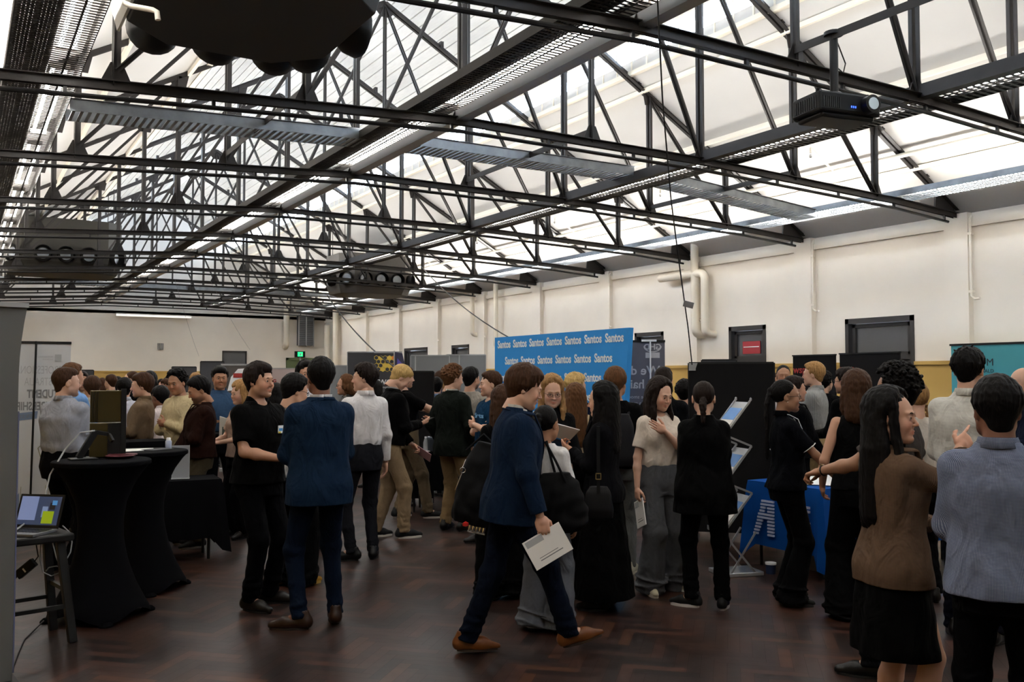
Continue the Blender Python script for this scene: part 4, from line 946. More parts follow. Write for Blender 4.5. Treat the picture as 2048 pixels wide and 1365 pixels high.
# ------------------------------------------------------------------ zigzag brochure rack
q = gnd(1468, 7.9); rk = empty('brochure_rack', (q[0], q[1], 0)); rk.rotation_euler[2] = face_cam(q, -62); tag(rk, 'folding silver zigzag brochure rack holding blue and white brochures', 'brochure rack')
MB().box((-.14, -.19, 0), (.14, .19, .035)).build('base_plate', ALU, rk, bevel=.006)
shelf = [(1.42, 1.14), (1.02, .74), (.62, .34)]
pg = MB(); fr = MB(); tr_ = MB()
zz = 1.46; y = 0
lv = [(1.50, 1.17), (1.10, .77), (.70, .37)]
for (zt_, zb_) in lv:
    tr_.prism([(-.125, 0), (.125, 0), (.125, .40), (-.125, .40)], .006, frame((0, -.18, zb_), (1, 0, 0), (0, .66, .75)))
    tr_.box((-.125, -.20, zb_ - .005), (.125, -.15, zb_ + .006)); tr_.box((-.125, -.205, zb_), (.125, -.2, zb_ + .035))
    for s in (-1, 1):
        fr.bar((s * .13, -.18, zb_), (s * .13, .09, zt_ + .0), .008, .016)
        fr.bar((s * .13, .09, zt_), (s * .13, -.14, zt_ + .09) if zt_ < 1.4 else (s * .13, .08, zt_ + .01), .008, .016)
for s in (-1, 1): fr.bar((s * .13, -.18, .37), (s * .13, .12, .02), .008, .016); fr.bar((s * .13, .12, .37), (s * .13, -.12, .02), .008, .016)
fr.build('folding_frame', ALU, rk); tr_.build('shelf_tray', ALU, rk)
bi = 0
for li, (zt_, zb_) in enumerate(lv):
    b = empty('brochure', (0, 0, 0)); M0 = frame((0, -.172, zb_ + .02), (1, 0, 0), (0, .66, .75))
    b.matrix_world = Matrix.Translation(rk.location) @ Matrix.Rotation(rk.rotation_euler[2], 4, 'Z') @ M0
    MB().box((-.105, 0, -.002), (.105, .30, .010)).build('pages', PAPER, b); MB().box((-.105, .17, .010), (.105, .30, .012)).build('cover_photo', mat('cover_blue', srgb('4a83c4'), .4), b)
    MB().box((-.03, .05, .010), (.03, .11, .012)).build('dark_square', mat('cover_dark', srgb('20243c'), .4), b); MB().box((-.105, .0, .010), (.105, .035, .012)).build('cover_strip', BLUE, b)
    tag(b, ['white and blue brochure on the top shelf of the zigzag rack', 'white and blue brochure on the middle shelf of the zigzag rack', 'white and blue brochure on the lowest shelf of the zigzag rack'][li], 'brochure', 'brochures on the zigzag rack')

# cables from the roof to the booths
cable([pix(1315, 0, 6.0), pix(1318, 60, 6.2), pix(1325, 200, 6.8), pix(1342, 400, 7.8), pix(1360, 540, 8.6), pix(1376, 655, 9.2), pix(1384, 730, 9.45)], 'thin dark wire dropping from the roof to the black partition board')
o = MB().box((0, -.002, -.03), (.10, .002, .03)).build('cable_tag', mat('tape_grey', srgb('6d6a6a'), .6)); o.location = tuple(pix(1367, 607, 8.9)); o.rotation_euler = (0, .25, -YAW); tag(o, 'grey tape flag on the wire above the black partition board', 'tag')
cable(sag(pix(655, 592, 18), pix(790, 735, 15.0), .12), 'thin dark cable slanting down to the honeycomb banner', .012)
cable(sag(pix(842, 532, 20), pix(1045, 690, 13.4), .15), 'thin dark cable slanting down to the blue logo wall', .010)
cable(sag(pix(350, 560, 24), pixon(398, 713, 1, Y1 - .01), .1), 'faint pale cord slanting down over the plain end wall', .0035, GREYPANEL)
cable(sag(pix(420, 560, 24), pixon(500, 700, 1, Y1 - .01), .1), 'faint pale cord slanting over the small dark end wall window', .0035, GREYPANEL)
# ------------------------------------------------------------------ implicit-surface modelling of figures
f32 = np.float32
class Field:
    def __init__(s, lo, hi, h):
        s.h = h; s.lo = np.array(lo, float) - 1.5 * h; n = np.ceil((np.array(hi, float) - s.lo) / h).astype(int) + 3
        s.ax = [(s.lo[i] + h * np.arange(n[i])).astype(f32) for i in range(3)]; s.a = np.full(n, 0.15, f32)
    def blk(s, lo, hi):
        sl = []
        for i in range(3):
            a = int(np.floor((lo[i] - s.lo[i]) / s.h)); b = int(np.ceil((hi[i] - s.lo[i]) / s.h)) + 1
            a = max(a, 0); b = min(b, s.a.shape[i])
            if b - a < 1: return None
            sl.append(slice(a, b))
        return tuple(sl), (s.ax[0][sl[0]][:, None, None], s.ax[1][sl[1]][None, :, None], s.ax[2][sl[2]][None, None, :])
    def put(s, sl, d, k, op):
        A = s.a[sl]
        if op == 'u':
            if k > 0: hh = np.maximum(k - np.abs(A - d), 0) / k; s.a[sl] = np.minimum(A, d) - hh * hh * (k * .25)
            else: s.a[sl] = np.minimum(A, d)
        elif op == 's':
            d = -d
            if k > 0: hh = np.maximum(k - np.abs(A - d), 0) / k; s.a[sl] = np.maximum(A, d) + hh * hh * (k * .25)
            else: s.a[sl] = np.maximum(A, d)
    def cone(s, a, b, ra, rb, k=.02, op='u', flat=False):
        a = np.array(a, float); b = np.array(b, float); R = max(ra, rb) + k + s.h * 2
        r = s.blk(np.minimum(a, b) - R, np.maximum(a, b) + R)
        if r is None: return
        sl, (X, Y, Z) = r; ba = b - a; L2 = float(ba @ ba) + 1e-9
        px, py, pz = X - f32(a[0]), Y - f32(a[1]), Z - f32(a[2])
        t0 = (px * f32(ba[0]) + py * f32(ba[1]) + pz * f32(ba[2])) / f32(L2); t = np.clip(t0, 0, 1)
        if flat:
            L = math.sqrt(L2); d = np.sqrt((px - t0 * f32(ba[0])) ** 2 + (py - t0 * f32(ba[1])) ** 2 + (pz - t0 * f32(ba[2])) ** 2) - (ra + (rb - ra) * t)
            if flat in (1, 3): d = np.maximum(d, (t0 - 1) * f32(L))
            if flat in (2, 3): d = np.maximum(d, -t0 * f32(L))
            if flat == 1: d = np.where(t0 < 0, np.sqrt(px * px + py * py + pz * pz) - f32(ra), d)
        else:
            d = np.sqrt((px - t * f32(ba[0])) ** 2 + (py - t * f32(ba[1])) ** 2 + (pz - t * f32(ba[2])) ** 2) - (ra + (rb - ra) * t)
        s.put(sl, d.astype(f32), k, op)
    def ell(s, c, r, R=None, k=.02, op='u'):
        c = np.array(c, float); r = np.array(r, float); e = (r if R is None else np.full(3, r.max())) + k + s.h * 2
        q = s.blk(c - e, c + e)
        if q is None: return
        sl, (X, Y, Z) = q; x, y, z = X - f32(c[0]), Y - f32(c[1]), Z - f32(c[2])
        if R is not None: x, y, z = [f32(R[0][i]) * x + f32(R[1][i]) * y + f32(R[2][i]) * z for i in range(3)]
        k0 = np.sqrt((x / f32(r[0])) ** 2 + (y / f32(r[1])) ** 2 + (z / f32(r[2])) ** 2)
        k1 = np.sqrt((x / f32(r[0] ** 2)) ** 2 + (y / f32(r[1] ** 2)) ** 2 + (z / f32(r[2] ** 2)) ** 2) + f32(1e-6)
        s.put(sl, (k0 * (k0 - 1) / k1).astype(f32), k, op)
    def loft(s, prof, o, R, n=2.3, k=.02, op='u', fold=0.0, seed=0, kz=9.0):
        """prof rows: z, cx, cy, rx, ry in a frame with origin o and axes = columns of R"""
        prof = np.array(prof, float); z0, z1 = prof[0, 0], prof[-1, 0]; rm = prof[:, 3:].max() + k + .03
        E = np.array([o + R @ np.array([sx * rm, sy * rm, z]) for sx in (-1, 1) for sy in (-1, 1) for z in (z0 - .03, z1 + .03)])
        q = s.blk(E.min(0), E.max(0))
        if q is None: return
        sl, (X, Y, Z) = q; x0, y0, zz0 = X - f32(o[0]), Y - f32(o[1]), Z - f32(o[2])
        x, y, z = [f32(R[0][i]) * x0 + f32(R[1][i]) * y0 + f32(R[2][i]) * zz0 for i in range(3)]
        zz = np.clip(z, z0, z1); u = np.linspace(z0, z1, 80); t = (u)
        P = [np.interp(u, prof[:, 0], prof[:, i]) for i in range(1, 5)]
        ker = np.ones(9) / 9; P = [np.convolve(np.pad(p, 4, mode='edge'), ker, 'valid') for p in P]
        ii = ((zz - z0) / (z1 - z0) * 79); i0 = np.clip(ii.astype(np.int32), 0, 78); fr = (ii - i0).astype(f32)
        cx, cy, rx, ry = [(p.astype(f32)[i0] * (1 - fr) + p.astype(f32)[i0 + 1] * fr) for p in P]
        if fold:
            an = np.arctan2(y, x); g = f32(fold); 
            w_ = np.sin(an * 5 + z * kz + seed) + .7 * np.sin(an * 9 - z * kz * 2.1 + seed * 2.3) + .5 * np.sin(an * 3 + z * 37 + seed)
            low = np.clip((z1 - z) / (z1 - z0) * 1.4, 0.15, 1); rx = rx + g * w_ * low; ry = ry + g * w_ * low
        kk = (np.abs((x - cx) / rx) ** n + np.abs((y - cy) / ry) ** n) ** (1 / n)
        d = (kk - 1) * np.minimum(rx, ry); d = np.maximum(d, np.maximum(z - f32(z1), f32(z0) - z))
        s.put(sl, d.astype(f32), k, op)
    def cut(s, p, nrm, k=0.0):
        """remove what lies on the side the normal points to"""
        nrm = np.array(nrm, float); nrm /= np.linalg.norm(nrm); X, Y, Z = s.ax[0][:, None, None], s.ax[1][None, :, None], s.ax[2][None, None, :]
        d = (X - f32(p[0])) * f32(nrm[0]) + (Y - f32(p[1])) * f32(nrm[1]) + (Z - f32(p[2])) * f32(nrm[2])
        if k: hh = np.maximum(k - np.abs(s.a - d), 0) / k; s.a = np.maximum(s.a, d) + hh * hh * (k * .25)
        else: s.a = np.maximum(s.a, d)
    def waves(s, amp, f, seed, dirv=(0, 0, 1)):
        r = random.Random(seed); X, Y, Z = s.ax[0][:, None, None], s.ax[1][None, :, None], s.ax[2][None, None, :]; acc = 0
        for i in range(4):
            q = [r.uniform(-.6, .6) + dirv[j] for j in range(3)]; acc = acc + np.sin((X * f32(q[0]) + Y * f32(q[1]) + Z * f32(q[2])) * f32(f * (1 + .5 * i)) + f32(r.uniform(0, 6))) * f32(1 / (1 + .6 * i))
        s.a = s.a + acc.astype(f32) * f32(amp)
    def nets(s):
        a = s.a; ins = a < 0; c = np.zeros(tuple(n - 1 for n in a.shape), np.int8)
        offs = [(i, j, k) for i in (0, 1) for j in (0, 1) for k in (0, 1)]; nx, ny, nz = a.shape
        for (i, j, k) in offs: c += ins[i:nx - 1 + i, j:ny - 1 + j, k:nz - 1 + k]
        act = (c > 0) & (c < 8); I = np.argwhere(act)
        if len(I) == 0: return np.zeros((0, 3), f32), np.zeros((0, 4), np.int32)
        idx = np.full(act.shape, -1, np.int32); idx[act] = np.arange(len(I), dtype=np.int32)
        V = {o: a[I[:, 0] + o[0], I[:, 1] + o[1], I[:, 2] + o[2]] for o in offs}; P = np.zeros((len(I), 3), f32); cnt = np.zeros(len(I), f32)
        for o in offs:
            for ax in range(3):
                if o[ax]: continue
                o2 = list(o); o2[ax] = 1; v0, v1 = V[o], V[tuple(o2)]; m = (v0 < 0) != (v1 < 0); t = np.where(m, v0 / np.where(m, v0 - v1, 1), 0)
                for q in range(3): P[:, q] += np.where(m, (t if q == ax else o[q]), 0)
                cnt += m
        P = (P / cnt[:, None] + I) * s.h + s.lo.astype(f32); Q = []
        for ax in range(3):
            b, cc = [(1, 2), (2, 0), (0, 1)][ax]; sa = [slice(None)] * 3; sb = [slice(None)] * 3
            sa[ax] = slice(0, -1); sb[ax] = slice(1, None); e = ins[tuple(sa)] != ins[tuple(sb)]
            lim = [slice(None)] * 3; lim[b] = slice(1, -1); lim[cc] = slice(1, -1); E = np.argwhere(e[tuple(lim)])
            if len(E) == 0: continue
            E[:, b] += 1; E[:, cc] += 1; sg = ins[E[:, 0], E[:, 1], E[:, 2]]; K = []
            for db, dc in ((-1, -1), (0, -1), (0, 0), (-1, 0)):
                F = E.copy(); F[:, b] += db; F[:, cc] += dc; K.append(idx[F[:, 0], F[:, 1], F[:, 2]])
            K = np.stack(K, 1); K[~sg] = K[~sg][:, ::-1]; Q.append(K[(K >= 0).all(1)])
        return P.astype(f32), np.concatenate(Q).astype(np.int32)

def rot(ax, deg):
    c, s_ = math.cos(math.radians(deg)), math.sin(math.radians(deg))
    return np.array({'x': [[1, 0, 0], [0, c, -s_], [0, s_, c]], 'y': [[c, 0, s_], [0, 1, 0], [-s_, 0, c]], 'z': [[c, -s_, 0], [s_, c, 0], [0, 0, 1]]}[ax])
def merge(parts):
    V = []; Q = []; n = 0
    for v, q in parts: V.append(v); Q.append(q + n); n += len(v)
    return np.concatenate(V), np.concatenate(Q)

# ---- heads and hands are built once per kind and reused
HEADS = {}
def head_mesh(sex, h, broad=1.0):
    key = (sex, round(h, 4), broad)
    if key in HEADS: return HEADS[key]
    F = Field((-.10, -.13, -.15), (.10, .14, .14), h); m = sex == 'm'; B = broad
    F.ell((0, -.018, .036), (.076 * B, .096, .088), k=.02)
    F.ell((0, .02, -.005), (.066 * B, .070, .09), k=.03)
    F.cone((-.03, .035, -.075), (.03, .035, -.075), .034 * B, .034 * B, k=.04)
    F.cone((-.047 * B, .0, -.06), (-.012, .062, -.096), .018, .016, k=.03); F.cone((.047 * B, .0, -.06), (.012, .062, -.096), .018, .016, k=.03)
    F.ell((0, .072, -.098), (.020 if m else .016, .018, .017), k=.025)
    for s_ in (-1, 1):
        F.ell((s_ * .037, .062, -.032), (.026, .024, .026), k=.03)
        F.cone((s_ * .012, .090, .022), (s_ * .042, .078, .020), .0085 if m else .006, .007, k=.016)
        F.ell((s_ * .031, .098, .0), (.018, .018, .013), k=.014, op='s')
        F.ell((s_ * .031, .0775, .0), (.0145, .0125, .0125), k=.004)
        F.cone((s_ * .017, .0885, .0072), (s_ * .045, .0815, .0045), .0048, .0040, k=.005)     # upper lid
        F.cone((s_ * .020, .0875, -.010), (s_ * .042, .082, -.008), .003, .003, k=.006)
        F.ell((s_ * .077 * B, -.012, -.008), (.010, .020, .032), rot('z', s_ * -18) @ rot('x', -10), k=.008)
        F.ell((s_ * .0855 * B, -.004, -.006), (.006, .010, .018), k=.006, op='s')
    F.cone((0, .086, .012), (0, .107, -.028), .0062, .0092 if m else .0082, k=.012)
    F.ell((0, .108, -.032), (.0088, .0085, .0078), k=.007)
    for s_ in (-1, 1): F.ell((s_ * .0105, .097, -.035), (.0062, .0085, .0062), k=.006)
    F.cone((-.026, .077, -.065), (0, .0915, -.062), .0034, .0050, k=.010); F.cone((.026, .077, -.065), (0, .0915, -.062), .0034, .0050, k=.010)
    F.cone((-.020, .078, -.0715), (0, .0860, -.0725), .0050, .0062, k=.010); F.cone((.020, .078, -.0715), (0, .0860, -.0725), .0050, .0062, k=.010)
    F.cone((-.025, .0885, -.0675), (0, .0965, -.0672), .0020, .0020, k=.003, op='s'); F.cone((.025, .0885, -.0675), (0, .0965, -.0672), .0020, .0020, k=.003, op='s')
    F.ell((0, .094, -.085), (.016, .007, .004), k=.008, op='s')
    rn = .056 if m else .048
    F.cone((0, -.022, -.05), (0, -.045, -.16), rn, rn + .003, k=.03)
    V, Q = F.nets(); HEADS[key] = (V, Q); return V, Q
def skin_cols(V, tone, beard=0.0, lips=(1.02, .66, .64), makeup=1.0):
    t = np.array(tone); c = np.tile(t, (len(V), 1)); x, y, z = np.abs(V[:, 0]), V[:, 1], V[:, 2]
    g = lambda cx, cy, cz, r: np.exp(-(((x - cx) ** 2 + (y - cy) ** 2 + (z - cz) ** 2) / r ** 2))[:, None]
    c = c * (1 + g(.04, .075, -.035, .025) * np.array([.12, -.10, -.10])) * (1 + g(0, .115, -.035, .016) * np.array([.1, -.1, -.1]))
    lp = (np.exp(-((z + .067) / .0082) ** 4) * np.exp(-(x / .026) ** 4) * (y > .07))[:, None]
    c = c * (1 - lp) + lp * (t * np.array(lips) * makeup)
    if beard:
        b = (np.clip((-.045 - z) / .02, 0, 1) * np.clip((y + .01) / .03, 0, 1) * (z > -.118) + np.exp(-((z + .052) / .006) ** 2) * (x < .028) * (y > .08))[:, None] * (1 - lp)
        c = c * (1 - b * beard) + b * beard * np.array([.02, .015, .012])
    return np.clip(c, 0, 1)
HANDS = {}
CURL = {'relax': (18, 22, 15), 'grip': (45, 60, 35), 'pinch': (40, 35, 20), 'flat': (4, 6, 4), 'fist': (75, 85, 50), 'point': (60, 70, 40), 'spread': (10, 14, 8)}
def hand_mesh(kind, h):
    key = (kind, round(h, 4))
    if key in HANDS: return HANDS[key]
    F = Field((-.07, -.05, -.11), (.085, .20, .045), h); F.ell((0, .05, 0), (.039, .055, .0155), k=.01); F.cone((.028, .03, -.003), (.026, .088, 0), .013, .011, k=.012); F.cone((-.026, .03, -.002), (-.028, .078, 0), .012, .010, k=.012)
    F.cone((.0, -.012, 0), (0, .03, 0), .0215, .022, k=.015)
    cu = CURL[kind]
    for i, (bx, by, L, r) in enumerate(((.029, .090, .074, .0088), (.010, .095, .082, .0092), (-.010, .092, .077, .0088), (-.028, .080, .060, .0078))):
        a = 0; p = np.array([bx, by, 0.]); c3 = (4, 8, 5) if (kind == 'point' and i == 0) else [q + i * 2 for q in cu]
        sp = (bx * (6.0 if kind == 'spread' else 2.2))
        for j, fl in enumerate((.45, .30, .25)):
            a += c3[j]; d = np.array([math.sin(math.radians(sp)) * math.cos(math.radians(a)), math.cos(math.radians(a)), -math.sin(math.radians(a))]); q = p + d * L * fl
            F.cone(p, q, r * (1 - .1 * j), r * (.93 - .12 * j), k=.0035); p = q
    tb = [(.024, .022, -.006), (.050, .052, -.022), (.056, .082, -.034), (.052, .104, -.042)] if kind in ('grip', 'pinch', 'fist', 'point') else [(.024, .022, -.004), (.056, .050, -.014), (.068, .080, -.020), (.074, .102, -.024)]
    for j in range(3): F.cone(tb[j], tb[j + 1], [.0155, .0115, .0100][j], [.0115, .0100, .0082][j], k=.006)
    V, Q = F.nets(); HANDS[key] = (V, Q); return V, Q

def ik(a, t, l1, l2, pole):
    a, t, pole = np.array(a, float), np.array(t, float), np.array(pole, float); d = t - a; L = np.linalg.norm(d); dr = d / (L + 1e-9); L = min(L, .995 * (l1 + l2)); L = max(L, .1)
    ca = (l1 * l1 + L * L - l2 * l2) / (2 * l1 * L); sa = math.sqrt(max(0, 1 - ca * ca)); pp = pole - dr * (pole @ dr); pp /= np.linalg.norm(pp) + 1e-9
    return a + dr * l1 * ca + pp * l1 * sa, a + dr * L

# ---- hair
def hair_field(style, h, seed, L=.0, bangs=False, vol=1.0):
    """hair in head coordinates; returns V,Q"""
    r = random.Random(seed); lz = -.13 - L; F = Field((-.15, -.20 if style != 'pony' else -.24, lz), (.15, .15, .17), h)
    th = {'crop': .006, 'short': .012, 'messy': .018, 'curly': .020, 'long': .012, 'bob': .014, 'pony': .007, 'bun': .007, 'braid': .009, 'mop': .018, 'beanie': .012, 'fade': .008}[style] * vol
    F.ell((0, -.022 - th * .7, .038), (.0765 + th * .9, .0965 + th * .55, .090 + th), k=.0)
    if style in ('messy', 'mop', 'fade', 'short'): F.ell((0, .01, .085 + th * .3), (.062 + th * .4, .075 + th * .4, .045 + th * .5), k=.02)
    # face opening
    p0, p1 = np.array([0, .078, .083]), np.array([0, -.002, -.040])
    if style in ('mop',) or bangs: p0 = np.array([0, .092, .058])
    d = p1 - p0; n = np.array([0, -d[2], d[1]]); n = n / np.linalg.norm(n)
    if n[1] < 0: n = -n
    F.cut(p0, n, k=.012)
    if style in ('crop', 'fade', 'short', 'messy', 'curly', 'mop', 'beanie'):
        F.cut((0, -.05, -.066 if style != 'mop' else -.088), (0, .25, -1), k=.012)
        if style != 'mop': F.ell((.09, .0, -.03), (.03, .022, .045), k=.01, op='s'); F.ell((-.09, .0, -.03), (.03, .022, .045), k=.01, op='s')
    elif style in ('pony', 'bun', 'braid'):
        F.cut((0, -.05, -.06), (0, .35, -1), k=.01)
        F.ell((.09, .005, -.03), (.03, .03, .05), k=.01, op='s'); F.ell((-.09, .005, -.03), (.03, .03, .05), k=.01, op='s')
    if style in ('crop', 'short', 'messy', 'curly', 'fade', 'mop'): F.ell((0, -.058 - th * .4, -.058), (.044, .036, .036), k=.035)
    CX = np.array([0, -.022, .038])
    def sp(phi, e, t): ph, ee = math.radians(phi), math.radians(e); return CX + np.array([(.077 + t) * math.sin(ph) * math.cos(ee), (.096 + t) * math.cos(ph) * math.cos(ee), (.090 + t) * math.sin(ee)])
    if style in ('short', 'messy', 'mop', 'long', 'bob', 'fade'):
        nl = {'short': 110, 'messy': 110, 'mop': 130, 'long': 120, 'bob': 110, 'fade': 80}[style]; nl = nl if h < .010 else nl // 2
        for i in range(nl):
            phi = r.uniform(-180, 180); a = abs(phi); e0 = r.uniform(62, 88)
            if a < 50: e1 = (r.uniform(20, 30) if (bangs or style == 'mop') else r.uniform(38, 50))
            elif a < 80: e1 = 8 if style in ('short', 'fade', 'messy') else -8
            else: e1 = -22 if style in ('short', 'fade', 'messy') else -38
            if style == 'fade': e1 = max(e1, 30)
            jt = th * r.uniform(.5, 1.1); r0 = (r.uniform(.0055, .0095) if style not in ('long', 'bob') else r.uniform(.009, .015)) * (1.0 if style != 'fade' else .8) * (1 if h < .010 else 1.4); tw = (r.uniform(-14, 14) * (1.8 if style == 'messy' else 1)) if a > 60 else r.uniform(12, 44) * (1 if seed % 2 else -1)
            P = []
            if style in ('long', 'bob') and not bangs and a < 62: tw = math.copysign(98 - a + r.uniform(-8, 10), phi) ; e1 = r.uniform(-22, -6)
            elif a >= 60: e1 += r.uniform(-9, 7); tw *= 1.5
            for q in range(6): u = q / 5; P.append(sp(phi + tw * u * (1 - .3 * u if a > 62 or style not in ('long', 'bob') else 1), e0 + (e1 - e0) * u, jt * (1 - .15 * u) + (.012 * u if style == 'messy' and r.random() < .5 else 0)))
            if style in ('long', 'bob') and (a > 62 or not bangs):
                LL = L * r.uniform(.82, 1.0); e = P[-1]; sx = math.copysign(1, phi)
                flow = max(0, (120 - max(a, 62)) / 60)            # side locks come forward over the shoulder
                for u in (.12, .3, .5, .7, .88, 1.0):
                    P.append(np.array([e[0] * (1 + .10 * math.sin(u * 3)) + r.uniform(-.006, .006) + sx * .012 * u, e[1] + (.03 * flow - .022) * min(1, u * 2.2) + r.uniform(-.005, .005), e[2] - LL * u]))
            rr_ = [r0] * len(P)
            for q in range(len(P) - 1):
                ta = 1 - .5 * max(0, q / len(P) - .6); F.cone(P[q], P[q + 1], r0 * ta, r0 * ta * (.97 if q < len(P) - 2 else .45), k=.004 if style not in ('long', 'bob') else .010)
    if style in ('long', 'bob'):      # solid mass behind the neck
        F.cone((-.05, -.075, -.02), (-.065, -.095, -.03 - L * .85), .042, .026, k=.04); F.cone((.05, -.075, -.02), (.065, -.095, -.03 - L * .85), .042, .026, k=.04); F.cone((0, -.085, -.02), (0, -.105, -.03 - L * .92), .045, .03, k=.04)
    if style == 'curly':
        for i in range(int((330 if h < .010 else 170) * vol)):
            phi = r.uniform(-180, 180); a = abs(phi); lo = 38 if a < 55 else (5 if a < 85 else -25); q = sp(phi, r.uniform(lo, 88), th * r.uniform(.7, 1.25) * vol); s_ = r.uniform(.007, .012) * (1 if h < .010 else 1.35)
            F.ell(q, (s_, s_, s_), k=.004)
    if style == 'messy':
        for i in range(16):
            phi = r.uniform(-180, 180); q = sp(phi, r.uniform(45, 85), th); q2 = q + np.array([r.uniform(-.02, .02), r.uniform(-.02, .02), r.uniform(.002, .014)]); F.cone(q, q2, .010, .004, k=.006)
    if style == 'pony':
        b = np.array([0, -.125, .05 if L > .2 else -.01]); F.ell(b, (.022, .022, .022), k=.012)
        for i in range(12):
            P = [b + np.array([r.uniform(-.012, .012), 0, 0])]
            for u in (.08, .2, .4, .6, .8, 1.0): P.append(b + np.array([r.uniform(-.018, .018) * (1.4 - u), -.03 * math.sin(min(1, u * 3) * 1.57) + r.uniform(-.01, .01), -L * u * r.uniform(.93, 1)]))
            for q in range(len(P) - 1): F.cone(P[q], P[q + 1], .013 * (1 - .08 * q), .013 * (1 - .08 * (q + 1)), k=.005)
    if style == 'bun': F.ell((0, -.115, .04), (.036, .034, .036), k=.008)
    if style == 'braid':
        for sx in (1,):
            for i in range(12): F.ell((sx * (.06 + .004 * i) + .008 * (-1) ** i, -.045 + .004 * i, -.06 - i * .022), (.016, .014, .018), k=.004)
    if style != 'beanie' and h < .012: F.waves(.0009, 170, seed, (0, 0, .2) if style not in ('long', 'bob', 'pony') else (1.4, .4, 0))
    return F.nets()

SKIN = {'fair': srgb('cba691'), 'light': srgb('bf9780'), 'tan': srgb('a98066'), 'olive': srgb('a17c64'), 'brown': srgb('7f5844'), 'dark': srgb('5d3f30'), 'asian': srgb('c9a188')}
HAIRC = {'black': '0f0d0d', 'dark': '1d1512', 'brown': '3a261a', 'mid': '543823', 'fair': '8d6b45', 'blond': 'b3945f', 'ginger': '97734a', 'grey': '6a6663'}
def hair_mat(c): return mat('hair_' + c, srgb(HAIRC[c]), .55, bump=.8, bscale=110, stretch=(1, 1, .15), var=.35, spec=.08)
def skin_mat(): return mat('skin', (.5, .3, .2), .5, vcol=True, sss=.06, bump=.05, bscale=300, spec=.4)
def dk(c, g=1.4): return tuple(v ** g for v in c)
def cloth(col, pat=None, col2=None, rough=.9, ps=None):
    ps = ps or {'check': 2.3, 'tooth': 2.2}.get(pat, 1.5)
    return mat('cloth_%s_%s_%s' % (col, pat, col2), dk(srgb(col)), rough, bump=.2, bscale=420, pattern=pat, col2=dk(srgb(col2)) if col2 else None, var=.06, pscale=ps, spec=.08, fold=.55)

ARM = {   # hand target for the right side (x out, y forward, z up; 1.75 m figure), elbow pole, hand kind, finger dir, palm normal
    'down': ((.235, .03, .80), (.3, -1, 0), 'relax', (0, .12, -1), (-1, 0, 0)),
    'carry': ((.245, .06, .78), (.3, -1, 0), 'pinch', (0, .15, -1), (-1, 0, 0)),
    'front': ((.07, .30, 1.08), (.6, -.7, -.7), 'pinch', (-.5, .8, .1), (-.3, 0, -1)),
    'low': ((.05, .27, .92), (.7, -.6, -.4), 'grip', (-.7, .6, -.3), (0, -1, -.2)),
    'cross': ((-.04, .125, 1.17), (.8, .1, -.8), 'relax', (-1, .1, .1), (0, -1, -.2)),
    'cross2': ((-.03, .16, 1.21), (.8, .1, -.8), 'relax', (-1, 0, -.1), (0, -1, 0)),
    'chest': ((-.03, .155, 1.32), (.8, -.1, -.7), 'flat', (-1, .05, .35), (0, -1, 0)),
    'phone': ((.04, .33, 1.13), (.6, -.6, -.8), 'grip', (-.4, .8, .3), (0, -.3, 1)),
    'talk': ((.12, .46, 1.20), (.5, -.4, -.9), 'spread', (-.2, 1, .05), (-1, 0, .2)),
    'point': ((.14, .48, 1.36), (.6, -.3, -.9), 'point', (.1, 1, .35), (-.8, 0, -.3)),
    'reach': ((.10, .52, .98), (.6, -.3, .3), 'grip', (-.1, .9, -.4), (0, -.4, -1)),
    'lean': ((.20, .40, .90), (.7, -.6, .3), 'relax', (0, .8, -.6), (0, -.3, -1)),
    'pocket': ((.20, .06, .90), (.9, -.8, .1), 'fist', (-.2, .3, -1), (-1, 0, 0)),
    'hip': ((.22, .10, 1.02), (1, -.6, 0), 'fist', (-.6, .6, -.2), (0, -1, 0)),
}
HANDPOS = {}
